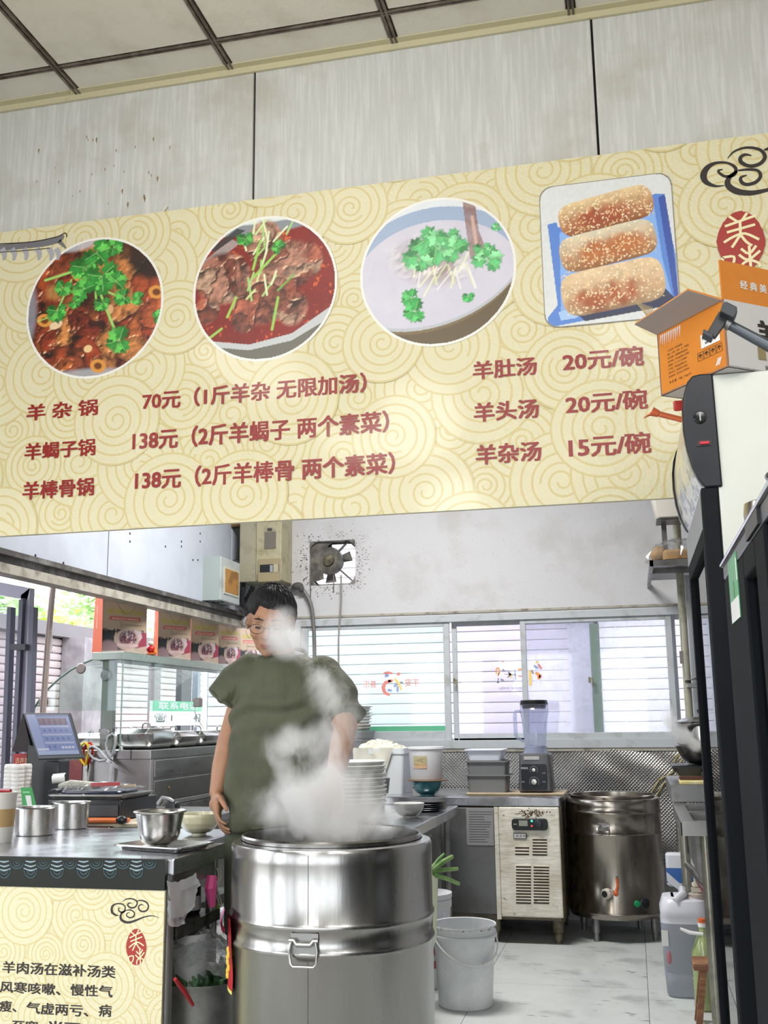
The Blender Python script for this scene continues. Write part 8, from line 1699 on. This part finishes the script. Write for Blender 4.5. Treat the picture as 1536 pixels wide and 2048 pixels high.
# eyes, lids, brows, lips, glasses
for s_ in (-1, 1):
    m = MB(); hell(m, (s_*.031, .0800, -.002), (.0125, .0085, .0052), 14, 8); m.build('eye', mat('eye_dark', '#2a211d', .2), ck)
    m = MB(); m.tube([Hd(s_*.014, .0895, .026), Hd(s_*.030, .0925, .031), Hd(s_*.048, .082, .027)], [.0022, .0034, .0018], 6); m.build('eyebrow', hairm, ck)
m = MB(); m.tube([Hd(-.021, .090, -.062), Hd(-.008, .0965, -.0600), Hd(.008, .0965, -.0600), Hd(.021, .090, -.062)], [.0022, .0042, .0042, .0022], 8); m.tube([Hd(-.018, .089, -.066), Hd(0, .0955, -.0685), Hd(.018, .089, -.066)], [.002, .0045, .002], 8); m.build('lips', mat('lip', '#96584a', .45), ck)
gls = MB(); gm_ = mat('glasses_wire', '#3a3028', .3, .8)
for s_ in (-1, 1):
    L = [Hd(s_*(.034+.024*math.cos(t)*(1 if abs(math.cos(t)) < .8 else 1.0)), .104-.10*abs(.034+.024*math.cos(t)-.02)*.3, -.002+.017*math.sin(t)) for t in [6.2832*i/20 for i in range(20)]]
    gls.tube(L, .0012, 6, closed=True); gls.tube([Hd(s_*.058, .100, .004), Hd(s_*.080, .07, .006), Hd(s_*.083, -.005, .004)], .0013, 6)
gls.tube([Hd(-.010, .104, .002), Hd(0, .109, .005), Hd(.010, .104, .002)], .0013, 6); gls.build('glasses', gm_, ck)

# ================================================================ steam
def steam(name, label, blobs, K, nscale, lo=.0, step=.25, col_=(.985, .988, .992), vox=.03, warp=.5, amp=3.2, size=1.08):
    m = MB()
    for p, s, w in blobs: m.ell(p, tuple(q*size for q in s), 18, 12)
    mt = bpy.data.materials.new(name+'_vapour'); mt.use_nodes = True; nt = mt.node_tree; N = nt.nodes; L = nt.links; N.clear()
    out = N.new('ShaderNodeOutputMaterial'); vol = N.new('ShaderNodeVolumePrincipled'); vol.inputs['Color'].default_value = (*col_, 1); vol.inputs['Anisotropy'].default_value = .1; L.new(vol.outputs[0], out.inputs['Volume'])
    tc = N.new('ShaderNodeTexCoord'); nz = N.new('ShaderNodeTexNoise'); nz.inputs['Scale'].default_value = nscale; nz.inputs['Detail'].default_value = 6; nz.inputs['Roughness'].default_value = .62; nz.inputs['Distortion'].default_value = warp
    mp = N.new('ShaderNodeMapping'); mp.inputs['Scale'].default_value = (1, 1, .75); L.new(tc.outputs['Object'], mp.inputs[0]); L.new(mp.outputs[0], nz.inputs['Vector'])
    acc = None
    for p, s, w in blobs:
        a = N.new('ShaderNodeVectorMath'); a.operation = 'SUBTRACT'; L.new(tc.outputs['Object'], a.inputs[0]); a.inputs[1].default_value = tuple(p)
        d_ = N.new('ShaderNodeVectorMath'); d_.operation = 'DIVIDE'; L.new(a.outputs[0], d_.inputs[0]); d_.inputs[1].default_value = tuple(s)
        l_ = N.new('ShaderNodeVectorMath'); l_.operation = 'LENGTH'; L.new(d_.outputs[0], l_.inputs[0])
        r_ = N.new('ShaderNodeMapRange'); r_.interpolation_type = 'SMOOTHSTEP'; r_.inputs[1].default_value = 0; r_.inputs[2].default_value = 1; r_.inputs[3].default_value = w; r_.inputs[4].default_value = 0; L.new(l_.outputs['Value'], r_.inputs[0])
        if acc is None: acc = r_.outputs[0]
        else:
            s_ = N.new('ShaderNodeMath'); s_.operation = 'ADD'; L.new(acc, s_.inputs[0]); L.new(r_.outputs[0], s_.inputs[1]); acc = s_.outputs[0]
    q = N.new('ShaderNodeMath'); q.operation = 'MULTIPLY_ADD'; q.inputs[1].default_value = -amp; L.new(nz.outputs['Fac'], q.inputs[0]); L.new(acc, q.inputs[2])
    mr = N.new('ShaderNodeMapRange'); mr.inputs[1].default_value = .42-amp/2; mr.inputs[2].default_value = 1.5-amp/2; mr.inputs[3].default_value = 0; mr.inputs[4].default_value = K; L.new(q.outputs[0], mr.inputs[0])
    g_ = N.new('ShaderNodeMath'); g_.operation = 'MULTIPLY'; L.new(mr.outputs[0], g_.inputs[0]); cl = N.new('ShaderNodeMath'); cl.operation = 'MINIMUM'; cl.inputs[1].default_value = 1.0; L.new(acc, cl.inputs[0]); L.new(cl.outputs[0], g_.inputs[1])
    L.new(g_.outputs[0], vol.inputs['Density'])
    o = m.build(name, mt, kind='stuff'); remesh(o, vox, 2); tag(o, label, 'steam'); return o
S = lambda a, b, Y: PY(a, b, Y)
blobs = [(S(662, 1655, 3.22), (.27, .24, .12), .95), (S(560, 1610, 3.22), (.17, .13, .15), .95), (S(620, 1590, 3.25), (.20, .13, .15), .85), (S(710, 1590, 3.27), (.20, .13, .18), .75), (S(790, 1620, 3.27), (.14, .12, .13), .5),
         (S(560, 1510, 3.26), (.12, .10, .13), .85), (S(612, 1480, 3.30), (.11, .10, .12), .75), (S(575, 1470, 3.28), (.07, .07, .09), .6), (S(655, 1520, 3.28), (.13, .12, .17), .8),
         (S(690, 1450, 3.33), (.13, .11, .17), .8), (S(660, 1385, 3.36), (.13, .10, .15), .85), (S(625, 1330, 3.38), (.12, .10, .12), .7), (S(580, 1285, 3.40), (.125, .10, .10), 1.05), (S(556, 1264, 3.42), (.14, .09, .13), 1.0), (S(570, 1225, 3.42), (.08, .07, .08), .55),
         (S(735, 1560, 3.35), (.12, .13, .20), .55), (S(715, 1440, 3.40), (.09, .10, .15), .45)]
steam('steam', 'white steam rising from the large barrel over the cook', blobs, 20.0, 10.5)
steam('steam', 'small white puff of steam left of the lidded steamer pot', [(S(1392, 1492, 5.95), (.06, .06, .055), 1.6), (S(1370, 1474, 5.95), (.085, .08, .08), 1.2), (S(1345, 1455, 5.95), (.10, .08, .10), .95), (S(1335, 1425, 5.95), (.08, .07, .10), .8)], 60.0, 14, amp=2.2)
steam('steam', 'faint haze drifting up the back wall behind the cook', [(S(750, 1170, 6.4), (.45, .25, .42), .8), (S(800, 1080, 6.5), (.45, .25, .35), .6)], .9, 3)
